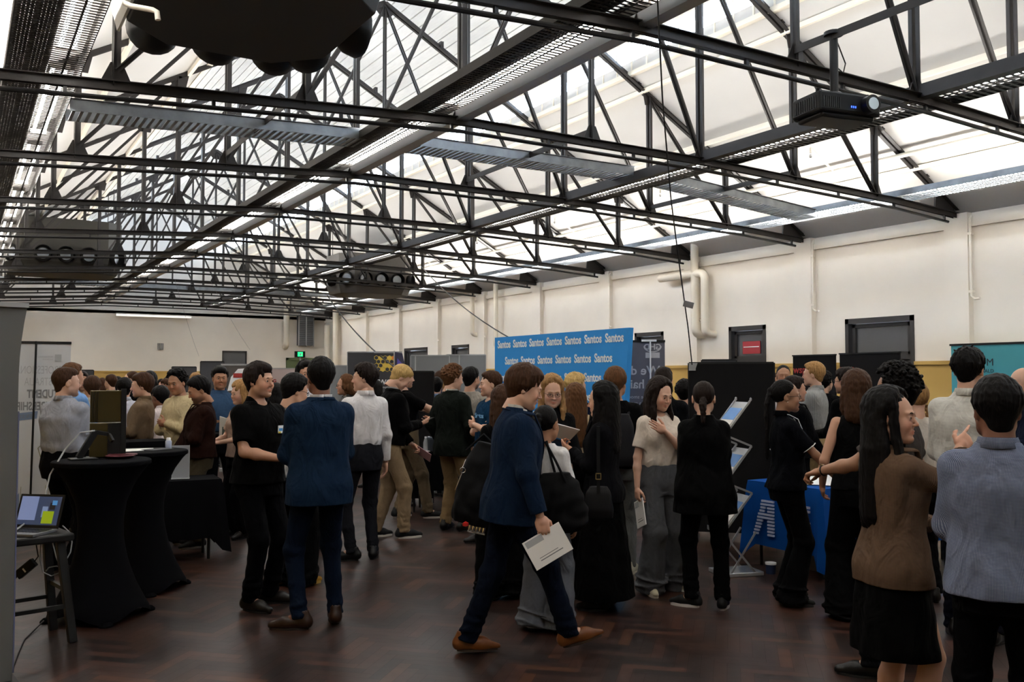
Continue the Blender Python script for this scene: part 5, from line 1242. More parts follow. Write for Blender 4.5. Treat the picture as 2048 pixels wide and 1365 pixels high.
def person(key, label, x, ytop, d, phi, sex='m', skin='light', hair=('short', 'brown', 0, {}), top=('tee', '111114'), over=None, legs=('trousers', '17171c'), shoes=('dress', '171312'),
           arms=('down', 'down'), head=(0, 0), lean=0, twist=0, girth=1.0, feet=None, H=None, beard=0, glasses=False, eyes=True, makeup=1.0, extras=(), wx=0):
    g = gnd(x, d); v = vd((g[0], g[1])); heading = math.atan2(v.y, v.x) - math.radians(phi)
    rz = heading - math.pi / 2
    if H is None: H = CAMH + (757 - ytop) * d / FPX - .012
    S = H / 1.75; h = min(max(d * .00095, .0050), .022); m = sex == 'm'
    root = empty('person', (g[0], g[1], 0), rz); tag(root, label, 'person'); seed = sum(ord(c) * (i + 3) for i, c in enumerate(key))
    sk = dk(SKIN[skin], 1.18); smat = skin_mat()
    pel = np.array([0, -.005, .93]); RT = rot('z', -twist) @ rot('x', -lean)
    T = lambda p: pel + RT @ (np.array(p, float) - pel)
    G = girth; sw = (.170 if m else .148) * (1 + .25 * (G - 1)); hipw = .082
    # ---- joints
    SH = {s_: T((s_ * sw, -.014, 1.388)) for s_ in (-1, 1)}; EL = {}; WR = {}; HD = {}
    for s_, nm in ((1, arms[0]), (-1, arms[1])):
        sp_ = ARM[nm] if isinstance(nm, str) else nm; t = np.array([sp_[0][0] * s_, sp_[0][1], sp_[0][2]]); pole = np.array([sp_[1][0] * s_, sp_[1][1], sp_[1][2]])
        if nm in ('cross', 'cross2', 'chest', 'front', 'hip'): t = T(t)
        EL[s_], WR[s_] = ik(SH[s_], t, .285, .255, pole); fd = np.array([sp_[3][0] * s_, sp_[3][1], sp_[3][2]]); fa = WR[s_] - EL[s_]; fa = fa / np.linalg.norm(fa)
        fd = fd / np.linalg.norm(fd) * .6 + fa * .4; pn = np.array([sp_[4][0] * s_, sp_[4][1], sp_[4][2]]); HD[s_] = (sp_[2], fd / np.linalg.norm(fd), pn)
    if feet is None:
        rr_ = random.Random(seed); feet = ((.11, rr_.uniform(-.03, .05), -14, 0), (-.11, rr_.uniform(-.03, .05), 14, 0))
    HP = {s_: pel + np.array([s_ * hipw, 0, -.02]) for s_ in (-1, 1)}; AN = {}; KN = {}; FR = {}
    for s_, ft in ((1, feet[0]), (-1, feet[1])):
        Rf = rot('z', ft[2]) @ rot('x', ft[3]); an = np.array([ft[0], ft[1], .085 + (ft[4] if len(ft) > 4 else 0)]); fw = Rf @ np.array([0, 1, 0]); KN[s_], AN[s_] = ik(HP[s_], an, .435, .42, np.array([s_ * .05, 1, 0]) + .4 * fw); FR[s_] = (Rf, AN[s_])
    # ---- torso profiles (z, cx, cy, rx, ry)
    if m: base = [(.80, 0, 0, .155, .11), (.90, 0, -.005, .168, .122), (1.0, 0, .0, .155, .112), (1.10, 0, .008, .148, .108), (1.22, 0, .006, .158, .115), (1.31, 0, 0, .168, .118), (1.37, 0, -.008, .166, .106), (1.41, 0, -.015, .150, .088), (1.435, 0, -.02, .118, .076), (1.46, 0, -.026, .086, .066), (1.50, 0, -.03, .060, .056)]
    else: base = [(.80, 0, -.005, .162, .115), (.90, 0, -.012, .172, .125), (1.0, 0, -.002, .150, .108), (1.09, 0, .004, .126, .095), (1.20, 0, .004, .136, .100), (1.29, 0, .0, .146, .106), (1.35, 0, -.008, .144, .094), (1.40, 0, -.015, .126, .076), (1.43, 0, -.02, .096, .066), (1.46, 0, -.026, .070, .058), (1.50, 0, -.03, .050, .048)]
    base = [(z, cx, cy + (G - 1) * .04 * (z < 1.3), rx * (1 + (G - 1) * (1 if z < 1.36 else .4)), ry * (1 + (G - 1) * (1.3 if z < 1.36 else .4))) for z, cx, cy, rx, ry in base]
    def prof(off, z0, z1, flare=0, loose=0, neck=1.0, tuckin=False):
        P = [b for b in base if z0 < b[0] < z1]; it = lambda z, i: np.interp(z, [b[0] for b in base], [b[i] for b in base]); P = [(z0, 0, it(z0, 2), it(z0, 3), it(z0, 4))] + P + [(z1, 0, it(z1, 2), it(z1, 3), it(z1, 4))]; out = []
        mx = max(b[3] for b in P if b[0] < 1.35) if loose else 0
        for z, cx, cy, rx, ry in P:
            lw = loose * (1 if z < 1.25 else max(0, (1.38 - z) / .13)); fl = flare * max(0, (1.08 - z) / (1.08 - z0)) if z0 < 1.08 else 0
            o = off * (1 if z < 1.42 else max(.35, (1.50 - z) / .08)); rx2 = rx + (mx - rx) * lw + o + fl; rx2 = max(rx2, (.190 if m else .188) * (.5 + .5 * G) + off * .5) if (z < .99 and z0 < .97 and off > .011) else rx2; out.append((z, cx, cy, rx2, ry + lw * .015 + o + fl * .8))
        if tuckin: z, cx, cy, rx, ry = out[0]; b_ = base[2][3] - .004, base[2][4] - .004; out = [(z, cx, cy, b_[0], b_[1]), (z + .05, cx, cy, b_[0], b_[1]), (z + .085, cx, cy, rx - .008, ry - .008)] + [o_ for o_ in out if o_[0] > z + .10]
        return out
    O0 = pel - RT @ pel
    parts_hd = []
    # ---- skin body: arms, neck, legs (one continuous mesh)
    topk = top[0]; legk = legs[0]
    hb = max(h, .009)
    bb_lo = np.min([SH[1], SH[-1], EL[1], EL[-1], WR[1], WR[-1], AN[1], AN[-1], KN[1], KN[-1], T((0, 0, 1.0))], axis=0) - np.array([.16, .18, .04]); bb_hi = np.max([SH[1], SH[-1], EL[1], EL[-1], WR[1], WR[-1], AN[1], AN[-1], KN[1], KN[-1], T((0, 0, 1.5))], axis=0) + np.array([.16, .2, .05])
    F = Field(bb_lo, bb_hi, hb); inn = -.016 if topk != 'none' else 0
    F.loft([(z, cx, cy, rx + inn, ry + inn) for z, cx, cy, rx, ry in base[:-1]], O0, RT, k=.03)
    for s_ in (-1, 1):
        ra = .047 if m else .040; ra *= (1 + .4 * (G - 1))
        if over or topk in ('shirt', 'sweater'): ra *= .8
        F.cone(SH[s_] + np.array([-s_ * .01, 0, -.005]), EL[s_], ra * (.95 if topk != 'sleeveless' else 1.05), ra * .80, k=.03); F.cone(EL[s_] + (WR[s_] - EL[s_]) * .02, EL[s_] + (WR[s_] - EL[s_]) * .35, ra * .80, ra * .84, k=.02); F.cone(EL[s_] + (WR[s_] - EL[s_]) * .35, WR[s_], ra * .84, .0255 if m else .022, k=.02)
        lk = .84 if legk != 'skirt' else 1.0
        F.cone(HP[s_], KN[s_], .082 * lk, .056 * lk, k=.03); F.cone(KN[s_], KN[s_] + (AN[s_] - KN[s_]) * .35, .055 * lk, .056 * lk, k=.02); F.cone(KN[s_] + (AN[s_] - KN[s_]) * .35, AN[s_], .056 * lk, .036, k=.02); F.cone(AN[s_], AN[s_] + FR[s_][0] @ np.array([0, .10, -.045]), .034, .026, k=.02)
    nb = T((0, -.03, 1.47)); hyaw, hpit = head[0], head[1]; RH = RT @ rot('z', -hyaw) @ rot('x', -hpit); hk = 1.0 / S * (.97 + .03 * S) if not m else 1.0 / S * (.98 + .02 * S)
    hk = hk * (1.0 if m else .965); hc = T((0, .0, 1.50)) + (RT @ rot('z', -hyaw * .5) @ rot('x', -hpit * .5)) @ np.array([0, .002, .117]) * 1.0
    nk_top = hc + RH @ np.array([0, -.03, -.075]) * hk
    F.cone(nb - RT @ np.array([0, 0, .03]), nk_top, .060 if m else .050, .050 if m else .043, k=.035)
    Vb, Qb = F.nets(); cb = np.tile(np.array(sk), (len(Vb), 1))
    hv, hq = head_mesh(sex, min(max(h * .8, .0042), .016), 1.0 if G < 1.1 else 1.06)
    ch = skin_cols(hv, sk, beard, makeup=makeup); hv2 = (hv * hk) @ RH.T.astype(f32) + hc.astype(f32); pl = [(Vb, Qb), (hv2, hq)]; cl = [cb, ch]
    for s_ in (-1, 1):
        kd, fd, pn = HD[s_]; yy = fd; zz = -pn; zz = zz - yy * (zz @ yy); zz /= np.linalg.norm(zz); xx = np.cross(yy, zz); 
        vv, qq = hand_mesh(kd, min(max(h * .62, .0036), .010)); vv = vv.copy()
        # thumb side: choose mirror so that the thumb points forward / inward-up
        mir = 1
        want = np.array([0, .3, 1.0]) if abs(yy[2]) < .7 else np.array([0, 1.0, 0])
        if kd == 'flat': want = np.array([0, 0, 1.0])
        if xx @ want < 0: vv[:, 0] *= -1; qq = qq[:, ::-1]
        sc = 1.0 if m else .92; vv = vv * sc; Rm = np.stack([xx, yy, zz], 1)
        vv = vv @ Rm.T.astype(f32) + WR[s_].astype(f32); pl.append((vv, qq)); cl.append(np.tile(np.array(sk) * (1.03, .96, .94), (len(vv), 1)))
        HANDPOS[(key, s_)] = (root, (WR[s_] + yy * .09 * sc) * S, yy, -zz, S)
    V, Q = merge(pl); me = np_mesh('body', V * S, Q); at = me.color_attributes.new('Col', 'FLOAT_COLOR', 'POINT'); cc = np.concatenate([np.concatenate(cl), np.ones((len(V), 1))], 1).astype(f32); at.data.foreach_set('color', cc.ravel()); link('body', me, smat, root)
    def emit(F_, nm, mt, parent=root):
        V_, Q_ = F_.nets()
        if len(V_) == 0: return None
        return link(nm, np_mesh(nm, V_ * S, Q_), mt, parent)
    def HX(p): return hc + RH @ (np.array(p, float) * hk)
    # ---- eyes, brows
    if d < 11 and eyes:
        eb = MB(); ir = MB(); bw = MB()
        for s_ in (-1, 1):
            c = HX((s_ * .031, .0795, .0)); dirn = RH @ np.array([0, 1, 0.]); 
            P = []; n = 10
            eb.tube([(c - dirn * .012) * S, (c + dirn * .002) * S, (c + dirn * .0085) * S, (c + dirn * .0112) * S, (c + dirn * .0120) * S], [.0122 * hk * S, .0120 * hk * S, .0085 * hk * S, .0042 * hk * S, .001 * S], 12)
            ir.tube([(c + dirn * .0105) * S, (c + dirn * .0125) * S], [.0066 * hk * S, .0058 * hk * S], 12)
            bw.tube([HX((s_ * .013, .0950, .0208)) * S, HX((s_ * .029, .0918, .0242)) * S, HX((s_ * .047, .0795, .0188)) * S], [.0024 * S, .0030 * S, .0014 * S], 6)
        eb.build('eyeballs', mat('eye_white', srgb('b9b2ab'), .3), root, smooth=True); ir.build('irises', mat('iris_dark', srgb('2a1a12'), .15), root)
        bw.build('eyebrows', hair_mat(hair[1] if hair else 'dark'), root, smooth=True)
    # ---- hair
    if hair:
        st, hcn, L, kw = (list(hair) + [0, {}])[:4] if len(hair) < 4 else hair
        hh = min(max(h * .8, .0045), .018)
        V_, Q_ = hair_field(st, hh, seed, L / S if L else 0, **kw); V_ = (V_ * hk) 
        if len(V_):
            low = V_[:, 2] < -.10; Vh = V_ @ RH.T.astype(f32); 
            if L > .12:      # long hair falls along the body rather than turning stiffly with the head
                Vs = V_ @ (RT @ rot('z', -hyaw * .75)).T.astype(f32); w_ = np.clip((-V_[:, 2] - .03) / .12, 0, 1)[:, None]; Vh = Vh * (1 - w_) + Vs * w_
            V_ = Vh + hc.astype(f32); link('hair', np_mesh('hair', V_ * S, Q_), hair_mat(hcn) if st != 'beanie' else cloth('101012'), root)
    # ---- top garment
    def garment(nm, off, z0, z1, mt, sl, flare=0, loose=0, fold=.004, vee=None, cuff=.0, slr=1.0, bust=True, scoop=0.0, tuckin=False):
        F = Field(bb_lo - .02, bb_hi + .02, h); F.loft(prof(off, z0, z1, flare, loose, tuckin=tuckin), O0, RT, n=2.4, k=.02, fold=fold, seed=seed)
        if not m and bust:
            for s_ in (-1, 1): F.ell(T((s_ * .068, .068, 1.27)), (.062, .055 + off * .5, .062), k=.05)
        for s_ in (-1, 1):
            ra = (.047 if m else .040) * (1 + .4 * (G - 1)); a, e, w_ = SH[s_], EL[s_], WR[s_]; o2 = off * .45 + .005
            a2 = a + np.array([-s_ * .02, 0, -.004])
            if sl == 'none':
                continue
            F.ell(a + np.array([-s_ * .012, 0, -.004]), (ra * .98 + o2 * .6,) * 3, k=.04)
            if sl == 'short': F.cone(a2, a + (e - a) * .74, ra + o2, ra * .95 + o2 + .008, k=.045, flat=1)
            else:
                F.cone(a2, e, ra + o2, ra * .86 + o2, k=.04)
                end = {'long': .93, 'rolled': .35, 'three': .6}[sl]; F.cone(e, e + (w_ - e) * end, ra * .86 + o2, (.034 if end > .9 else .046) * (1.0 if m else .9) + o2 * .8, k=.02, flat=1)
                if sl == 'rolled': q = e + (w_ - e) * end; dq = (w_ - e) / np.linalg.norm(w_ - e); F.cone(q - dq * .05, q, ra * .95 + o2, ra * .92 + o2, k=.004, flat=3)
                F.ell(e, (ra * .9 + o2,) * 3, k=.02)
        if fold: F.waves(.0011 if not over or nm != 'blazer' else .0007, 30, seed + 1, (.5, .4, .8)); 
        if vee:
            zb, wv = vee; A = T((0, .05, zb)); 
            X, Y, Z = F.ax[0][:, None, None], F.ax[1][None, :, None], F.ax[2][None, None, :]; Ri = RT.T; ox, oy, oz = O0; x_ = Ri[0][0] * (X - ox) + Ri[0][1] * (Y - oy) + Ri[0][2] * (Z - oz); y_ = Ri[1][0] * (X - ox) + Ri[1][1] * (Y - oy) + Ri[1][2] * (Z - oz); z_ = Ri[2][0] * (X - ox) + Ri[2][1] * (Y - oy) + Ri[2][2] * (Z - oz)
            wdg = np.abs(x_) - np.maximum(.004, (z_ - zb) * wv); front = -(y_ - .0); dd = np.maximum(wdg, front).astype(f32); F.a = np.maximum(F.a, -dd)
        if scoop: F.ell(T((0, .035, 1.492)), (.062 + scoop * .4, .085, .038 + scoop), R=RT, k=.006, op='s')
        o = emit(F, nm, mt); return o
    def collar(mt, r=.011, open_=.045, hgt=.028, nm='collar', rad=.067):
        c = MB(); P = []; n = 22
        for i in range(n + 1):
            a = math.radians(-180 + 360 * i / n) ; q = rad * (1.0 if m else .86)
            P.append((i, a, q))
        V_ = []; Fq = []
        for i, a, q in P:
            fr = max(0, math.cos(a)); bx = math.sin(a) * q; by = math.cos(a) * q * .95 - .03
            gap = open_ * fr ** 6
            z0_ = 1.478 - .055 * fr ** 2 - .0 ; sx = math.copysign(1, math.sin(a)) if abs(math.sin(a)) > 1e-6 else (1 if i else -1)
            for (dz, dr) in ((0, .004), (hgt, -.006), (hgt + .003, .006), (-.012 - .02 * fr, .022 if not over else .006)):
                V_.append(T((bx * (1 + dr / q) + sx * gap * (.6 if dz <= 0 else .25), by + math.cos(a) * dr + (.012 * fr if dz <= 0 else 0), z0_ + dz - gap * .3)) * S)
        # start of the ring is at the back? put the seam at the front
        for i in range(n):
            if i in (n // 2 - 1, n // 2) and open_: pass
            for j in range(3): b = i * 4 + j; Fq.append((b, b + 4, b + 5, b + 1))
        c.add(V_, Fq); o = c.build(nm, mt, root, smooth=True); sm = o.modifiers.new('thick', 'SOLIDIFY'); sm.thickness = .003 * S; return o
    tm = cloth(*top[1:]) if topk != 'none' else None
    kwt = {}
    if topk == 'tee' and over: garment('tee_shirt', .006, .93, 1.470, tm, 'none', scoop=.014, fold=0)
    elif topk == 'tee': garment('tee_shirt', .014, .90, 1.470, tm, 'short', flare=.008, loose=.35, scoop=.018)
    elif topk == 'tucktee': garment('tee_shirt', .012, .975, 1.470, tm, 'short', loose=.15, scoop=.018, tuckin=True)
    elif topk == 'polo': garment('polo_shirt', .015, .89, 1.475, tm, 'short', flare=.01, loose=.4, scoop=.014); collar(tm)
    elif topk == 'shirt': garment('shirt', .018 if not over else .007, .975, 1.487, tm, 'long' if not over else 'none', loose=.35 if not over else .1, fold=.0035 if not over else 0, tuckin=True); collar(tm, open_=.02)
    elif topk == 'rolled': garment('shirt', .018, .975, 1.487, tm, 'rolled', loose=.4, fold=.0035, tuckin=True); collar(tm, open_=.03)
    elif topk == 'untucked': garment('shirt', .02, .865, 1.487, tm, 'rolled', loose=.5, flare=.012, fold=.0045); collar(tm, open_=.03)
    elif topk == 'sweater': garment('sweater', .024, .92, 1.478, tm, 'long', loose=.5, fold=.005); 
    elif topk == 'sleeveless': garment('sleeveless_top', .012, .92, 1.468, tm, 'none', loose=.2, scoop=.014)
    elif topk == 'longtop': garment('long_jumper', .026, .74, 1.492, tm, 'long', loose=.7, flare=.03, fold=.006)
    if over:
        om = cloth(*over[1:]); ok = over[0]
        if ok == 'blazer': garment('blazer', .034, .80, 1.492, om, 'long', flare=.022, loose=.45, fold=.003, vee=(1.12, .24), slr=1.1)
        elif ok == 'wblazer': garment('blazer', .025, .83, 1.492, om, 'long', flare=.012, loose=.0, fold=.003, vee=(1.14, .24))
        elif ok == 'jacket': garment('jacket', .034, .92, 1.494, om, 'long', loose=.6, fold=.006, vee=(1.05, .18))
        elif ok == 'zip': garment('zip_jacket', .030, .94, 1.496, om, 'long', loose=.6, fold=.005, vee=(1.28, .25))
        # lapels / collar roll
        c = MB(); zb = {'blazer': 1.12, 'wblazer': 1.14, 'jacket': 1.18, 'zip': 1.28}[ok]; ofs = .036
        for s_ in (-1, 1):
            P = []
            for u in np.linspace(0, 1, 8):
                z = zb + (1.465 - zb) * u; w_ = (z - zb) * (.24 if ok != 'zip' else .25) + .008; yb = np.interp(z, [b[0] for b in base], [b[4] + b[2] for b in base]); k1 = min(1, (w_ / .17)); y_ = yb * math.sqrt(max(0, 1 - k1 ** 2)) + ofs - .006
                P.append((s_ * w_, y_, z))
            kf = 1 if m else .8; P += [(s_ * .085 * kf, -.02, 1.472), (s_ * .06 * kf, -.03 - .055 * kf, 1.482), (0, -.03 - .07 * kf, 1.486)]
            hw_ = [.004] + [.020, .028, .032, .030, .026, .022, .018][:7] + [.016, .014, .012]
            V_ = []; Fq = []
            for i, p in enumerate(P):
                p = np.array(p); out = np.array([s_ * 1.0, .15, -.15]) if i < 8 else np.array([p[0] * 2, p[1] + .02, -.06]); out = out / np.linalg.norm(out) * hw_[min(i, 10)]
                for q in (p - out * .3 + np.array([0, 0, .004]), p + out * .6 + np.array([0, .006 if i < 8 else 0, 0]), p + out * 1.4 - np.array([0, 0, .004])): V_.append(T(q) * S)
            for i in range(len(P) - 1):
                for j in range(2): b = i * 3 + j; Fq.append((b, b + 1, b + 4, b + 3))
            c.add(V_, Fq)
        o = c.build('lapels', om, root, smooth=True); sm = o.modifiers.new('thick', 'SOLIDIFY'); sm.thickness = .005 * S
    # ---- legs
    lm = cloth(*legs[1:])
    F = Field(bb_lo - np.array([.06, .1, .05]), np.array([bb_hi[0] + .06, bb_hi[1] + .1, 1.10]), h)
    W = {'trousers': (.090, .070, .060, .058), 'slim': (.088, .064, .052, .048), 'wide': (.094, .094, .104, .122), 'flare': (.088, .072, .082, .110), 'chinos': (.091, .074, .064, .058), 'skirt': None, 'maxi': None}[legk]
    if not m and legk in ('trousers', 'slim'): W = tuple(w_ * .95 for w_ in W)
    tuck = topk in ('shirt', 'rolled', 'tucktee') or over
    P = [b for b in prof(.010 if tuck else .006, .80, 1.045 if tuck else 1.03)]
    if W:
        F.loft([(z, cx, cy, rx * (1 if z > .86 else .94), ry) for z, cx, cy, rx, ry in P], O0 * 0, np.eye(3) if lean < 12 else np.eye(3), k=.03, fold=0)
        rr_ = random.Random(seed)
        for s_ in (-1, 1):
            k_, a_ = KN[s_], AN[s_] + np.array([0, 0, -.02 if legk not in ('wide', 'flare') else -.055]); g1 = (1 + .5 * (G - 1))
            F.cone(HP[s_] + np.array([0, 0, -.02]), k_, W[0] * g1, W[1], k=.03); mid = k_ + (a_ - k_) * .5; F.cone(k_, mid, W[1], W[2], k=.03); F.cone(mid, a_, W[2], W[3], k=.02, flat=1)
            for t in range(5 if legk in ('chinos', 'trousers') else 3):       # stacked folds above the shoe
                z = a_ + (mid - a_) * (.08 + .17 * t + rr_.uniform(-.03, .03)); F.ell(z, (W[3] * 1.06, W[3] * 1.06, .012), rot('x', rr_.uniform(-22, 22)) @ rot('y', rr_.uniform(-15, 15)), k=.022)
            F.ell(k_ + np.array([0, -.02, .01]), (W[1] * .95, W[1] * .9, .03), rot('x', 15), k=.03)
        F.waves(.0013, 28, seed + 5, (.5, .5, .8))
        emit(F, 'trousers', lm)
    else:
        zb = .50 if legk == 'skirt' else .10; fl = .215 if legk == 'skirt' else .30
        F.loft([(zb, 0, -.005, fl, fl * .8), (.75, 0, -.008, .19, .15), (.90, 0, -.012, .184, .135), (1.03, 0, 0, .150, .112)], np.zeros(3), np.eye(3), k=0, fold=.006, seed=seed, kz=2)
        emit(F, 'skirt', lm)
    # ---- shoes
    sk_, sc_ = shoes[0], shoes[1]
    for s_ in (-1, 1):
        Rf, an = FR[s_]; hs = min(h, .012); F = Field((-.075, -.12, -.02), (.075, .27, .15), hs); fl = 1.0 if m else .92
        z0 = .0; F.cone((0, -.045, .045), (0, .09, .038), .040, .043, k=.03); F.cone((.004 * -s_, .09, .034), (0, .175 if sk_ != 'pointed' else .19, .022), .043, .030 if sk_ != 'pointed' else .018, k=.03)
        F.cone((0, -.035, .05), (0, -.022, .10 if sk_ != 'boot' else .15), .040, .040 if sk_ != 'boot' else .045, k=.03)
        F.cone((0, -.02, .11), (0, -.02, .15), .030, .030, op='s', k=.004) if sk_ != 'boot' else None
        F.cut((0, 0, .012 if sk_ != 'sneaker' else .018), (0, 0, -1)); V_, Q_ = F.nets(); V_ = V_ * np.array([.92 * fl, fl, 1.0], f32)
        o = link('shoe', np_mesh('shoe', ((V_ - np.array([0, 0, .085], f32)) @ Rf.T.astype(f32) + an.astype(f32)) * S, Q_), mat('shoe_' + sc_, dk(srgb(sc_), 1.15), .35 if sk_ != 'sneaker' else .6, spec=.25), root)
        sm_ = MB(); out = []; n = 26
        for i in range(n):
            a = 2 * math.pi * i / n; yy = .066 + .126 * math.sin(a); ww = .0435 * abs(math.cos(a)) ** .75 * (1.0 if yy > .02 else .86) * (1.0 if sk_ != 'pointed' or yy < .09 else max(.3, 1 - (yy - .09) * 5)); out.append((math.copysign(ww, math.cos(a)) * .98 * fl, yy * fl))
        th = .022 if sk_ == 'sneaker' else .013; M_ = Matrix.Identity(4)
        V3 = []; 
        for z in (0, th):
            for (x_, y_) in out: V3.append((Rf @ (np.array([x_, y_, z]) - np.array([0, 0, .085])) + an) * S)
        sm_.add(V3, [tuple(range(n - 1, -1, -1)), tuple(range(n, 2 * n))] + [(i, (i + 1) % n, n + (i + 1) % n, n + i) for i in range(n)])
        solec = shoes[2] if len(shoes) > 2 else '0c0b0b'; sm_.build('sole', mat('sole_' + solec, srgb(solec), .6), o, smooth=True)
    # ---- glasses
    if glasses:
        gm = MB()
        for s_ in (-1, 1):
            P = [HX((s_ * (.032 + .020 * math.cos(a)), .106 - abs(.020 * math.cos(a) + .01) * .25 * (1 if math.cos(a) > 0 else .2), -.002 + .015 * math.sin(a))) * S for a in np.linspace(0, 2 * math.pi, 17)]
            gm.tube(P, .0018 * S, 6, cap=False); gm.tube([HX((s_ * .052, .098, .004)) * S, HX((s_ * .076, .05, .004)) * S, HX((s_ * .080, -.01, .0)) * S], .0016 * S, 6)
        gm.tube([HX((-.012, .108, .003)) * S, HX((.012, .108, .003)) * S], .0016 * S, 6); gm.build('glasses', BLACKPL, root, smooth=True)
    for ex in extras:
        if ex == 'tie': pass
        elif ex == 'badge':
            M_ = Matrix.Translation(Vector(T((-.085, .140 * G, 1.27)) * S)); MB().box((-.038, -.002, -.028), (.038, .004, .028)).build('name_badge', WPRINT, root).matrix_local = M_
            for (a, b, c_, nm) in (((-.038, .004, .012), (-.012, .0055, .028), 'd8433c', 'badge_red'), ((.0, .004, -.012), (.032, .0055, .008), '3f8fd0', 'badge_blue'), ((.015, .004, -.028), (.038, .0055, -.016), 'd8c040', 'badge_yellow')):
                MB().box(a, b).build(nm, mat(nm, srgb(c_), .6), root).matrix_local = M_
        elif ex == 'piping':
            for s_ in (-1, 1):
                P = [T((s_ * .06, -.06, 1.485)) * S, T((s_ * .075, .0, 1.475)) * S, T((s_ * .05, .075, 1.44)) * S, T((s_ * .02, .118, 1.36)) * S]; MB().tube(P, .003 * S, 6).build('collar_piping', WPRINT, root)
                a, e = SH[s_], EL[s_]; c = a + (e - a) * .74; ax_ = (e - a) / np.linalg.norm(e - a); u_ = np.cross(ax_, [0, 0, 1.]); u_ = u_ / (np.linalg.norm(u_) + 1e-6) if np.linalg.norm(u_) > .05 else np.array([1., 0, 0]); u_ = u_ - ax_ * (u_ @ ax_); u_ /= np.linalg.norm(u_); w2 = np.cross(ax_, u_)
                MB().tube([(c + (u_ * math.cos(t) + w2 * math.sin(t)) * .057) * S for t in np.linspace(0, 2 * math.pi, 20)], .0035 * S, 6, cap=False).build('sleeve_piping', WPRINT, root)
        elif ex == 'earring':
            for s_ in (-1, 1): MB().lathe([(.0, -.004), (.004, 0), (.0, .004)], c=tuple(HX((s_ * .081, -.005, -.042)) * S), n=8).build('earring', mat('pearl', srgb('e8e4dc'), .15), root)
        elif ex == 'shirtprint':
            MB().text('Santos', .07, frame(T((-.02, .135, 1.30)) * S, RT @ np.array([1., 0, 0]) * -1, (0, 0, 1)), off=.001).build('chest_print', mat('pale_blue_print2', srgb('6fa6cf'), .6), root)
        elif ex == 'watch':
            c = WR[-1]; ax_ = (WR[-1] - EL[-1]); ax_ /= np.linalg.norm(ax_); u_ = np.cross(ax_, [0, 0, 1.]); u_ /= np.linalg.norm(u_); w2 = np.cross(ax_, u_); c = c - ax_ * .02
            MB().tube([(c + (u_ * math.cos(t) + w2 * math.sin(t)) * .029) * S for t in np.linspace(0, 2 * math.pi, 20)], .005 * S, 6, cap=False).build('watch_strap', BLACKPL, root); q = c + w2 * -.033 * (1 if w2[2] < 0 else -1); MB().tube([q * S, (q + np.array([0, 0, .006])) * S], .015 * S, 12).build('watch_face', CHROME, root)
        elif ex == 'belt':
            P = prof(.013, 1.0, 1.035); b = MB(); n = 40; V_ = []
            for z in (1.0, 1.032):
                for i in range(n): t = 2 * math.pi * i / n; V_.append(np.array([(P[0][3]) * abs(math.cos(t)) ** .87 * math.copysign(1, math.cos(t)) * 1.01, P[0][4] * abs(math.sin(t)) ** .87 * math.copysign(1, math.sin(t)) * 1.01, z]) * S)
            b.add(V_, [(i, (i + 1) % n, n + (i + 1) % n, n + i) for i in range(n)]); o = b.build('belt', BLACKPL, root, smooth=True); o.modifiers.new('t', 'SOLIDIFY').thickness = .006
    return root
def held(key, side, along=.0, out=.0):
    """world matrix at the palm of a hand: x = across palm, y = finger direction, z = palm normal"""
    root, p, y, n, S = HANDPOS[(key, side)]; M = Matrix.Translation(root.location) @ Matrix.Rotation(root.rotation_euler[2], 4, 'Z')
    x = np.cross(y, n); Fm = frame(p + y * along * S + n * out * S, x, y); return M @ Fm
# ------------------------------------------------------------------ the crowd
person('checked', 'man seen from behind in a pale blue checked shirt, nearest figure at the corner', 1992, 750, 3.62, -4, skin='brown', hair=('short', 'black', 0, {}), top=('untucked', 'bcc1ce', 'check', '727b90'), legs=('trousers', '16161a'), arms=('front', 'front'), girth=1.06, head=(-8, 0), beard=.3)
person('blazer', 'woman with long black hair in a brown houndstooth blazer and black skirt', 1782, 775, 4.1, 52, sex='f', skin='light', hair=('long', 'black', .46, {}), top=('shirt', '0f0f12'), over=('wblazer', '7f6c5d', 'tooth', '5f5044'), legs=('skirt', '09090b'), shoes=('dress', '101010'), arms=(((.10, .30, 1.47), (.7, -.2, -1), 'point', (.1, 1, .35), (-.8, 0, -.3)), 'front'), head=(52, 0))
person('stripe', 'tall man seen from behind in a white striped shirt beside the teal banner', 1938, 693, 5.9, 6, skin='light', hair=('messy', 'black', 0, {}), top=('rolled', 'dcdad4', 'hstripe', 'c6c3bc'), legs=('trousers', '171c2a'), arms=('front', 'front'), girth=1.12, head=(12, 4))
person('curly_tee', 'man with curly black hair in a dark grey tee, behind the brown blazer', 1790, 733, 5.3, -78, skin='olive', hair=('curly', 'black', 0, {'vol': 1.35}), top=('tee', '5b5552'), legs=('trousers', '121216'), shoes=('dress', '131313'), arms=('hip', ((.06, .42, 1.13), (.6, -.3, -.8), 'grip', (-.1, .9, -.3), (0, -.4, -1))), extras=('watch',), head=(-8, 4), feet=((.20, -.05, -20, 0), (-.22, .1, 10, 0)), girth=1.08)
person('sleeveless', 'woman with a straight brown bob in a black sleeveless top, reaching over the blue table', 1712, 739, 6.4, -12, sex='f', skin='light', hair=('bob', 'brown', .20, {}), top=('sleeveless', '17181a'), legs=('wide', '0e0e12'), arms=('front', ((.22, .12, .92), (.4, -1, 0), 'relax', (-.2, .6, -.8), (-1, 0, 0))), extras=())
person('braid', 'woman with a fair braid and white top behind the curly-haired man', 1832, 762, 6.95, -20, sex='f', skin='fair', hair=('braid', 'fair', .20, {}), top=('tee', 'cfc8bf'), arms=('front', 'front'))
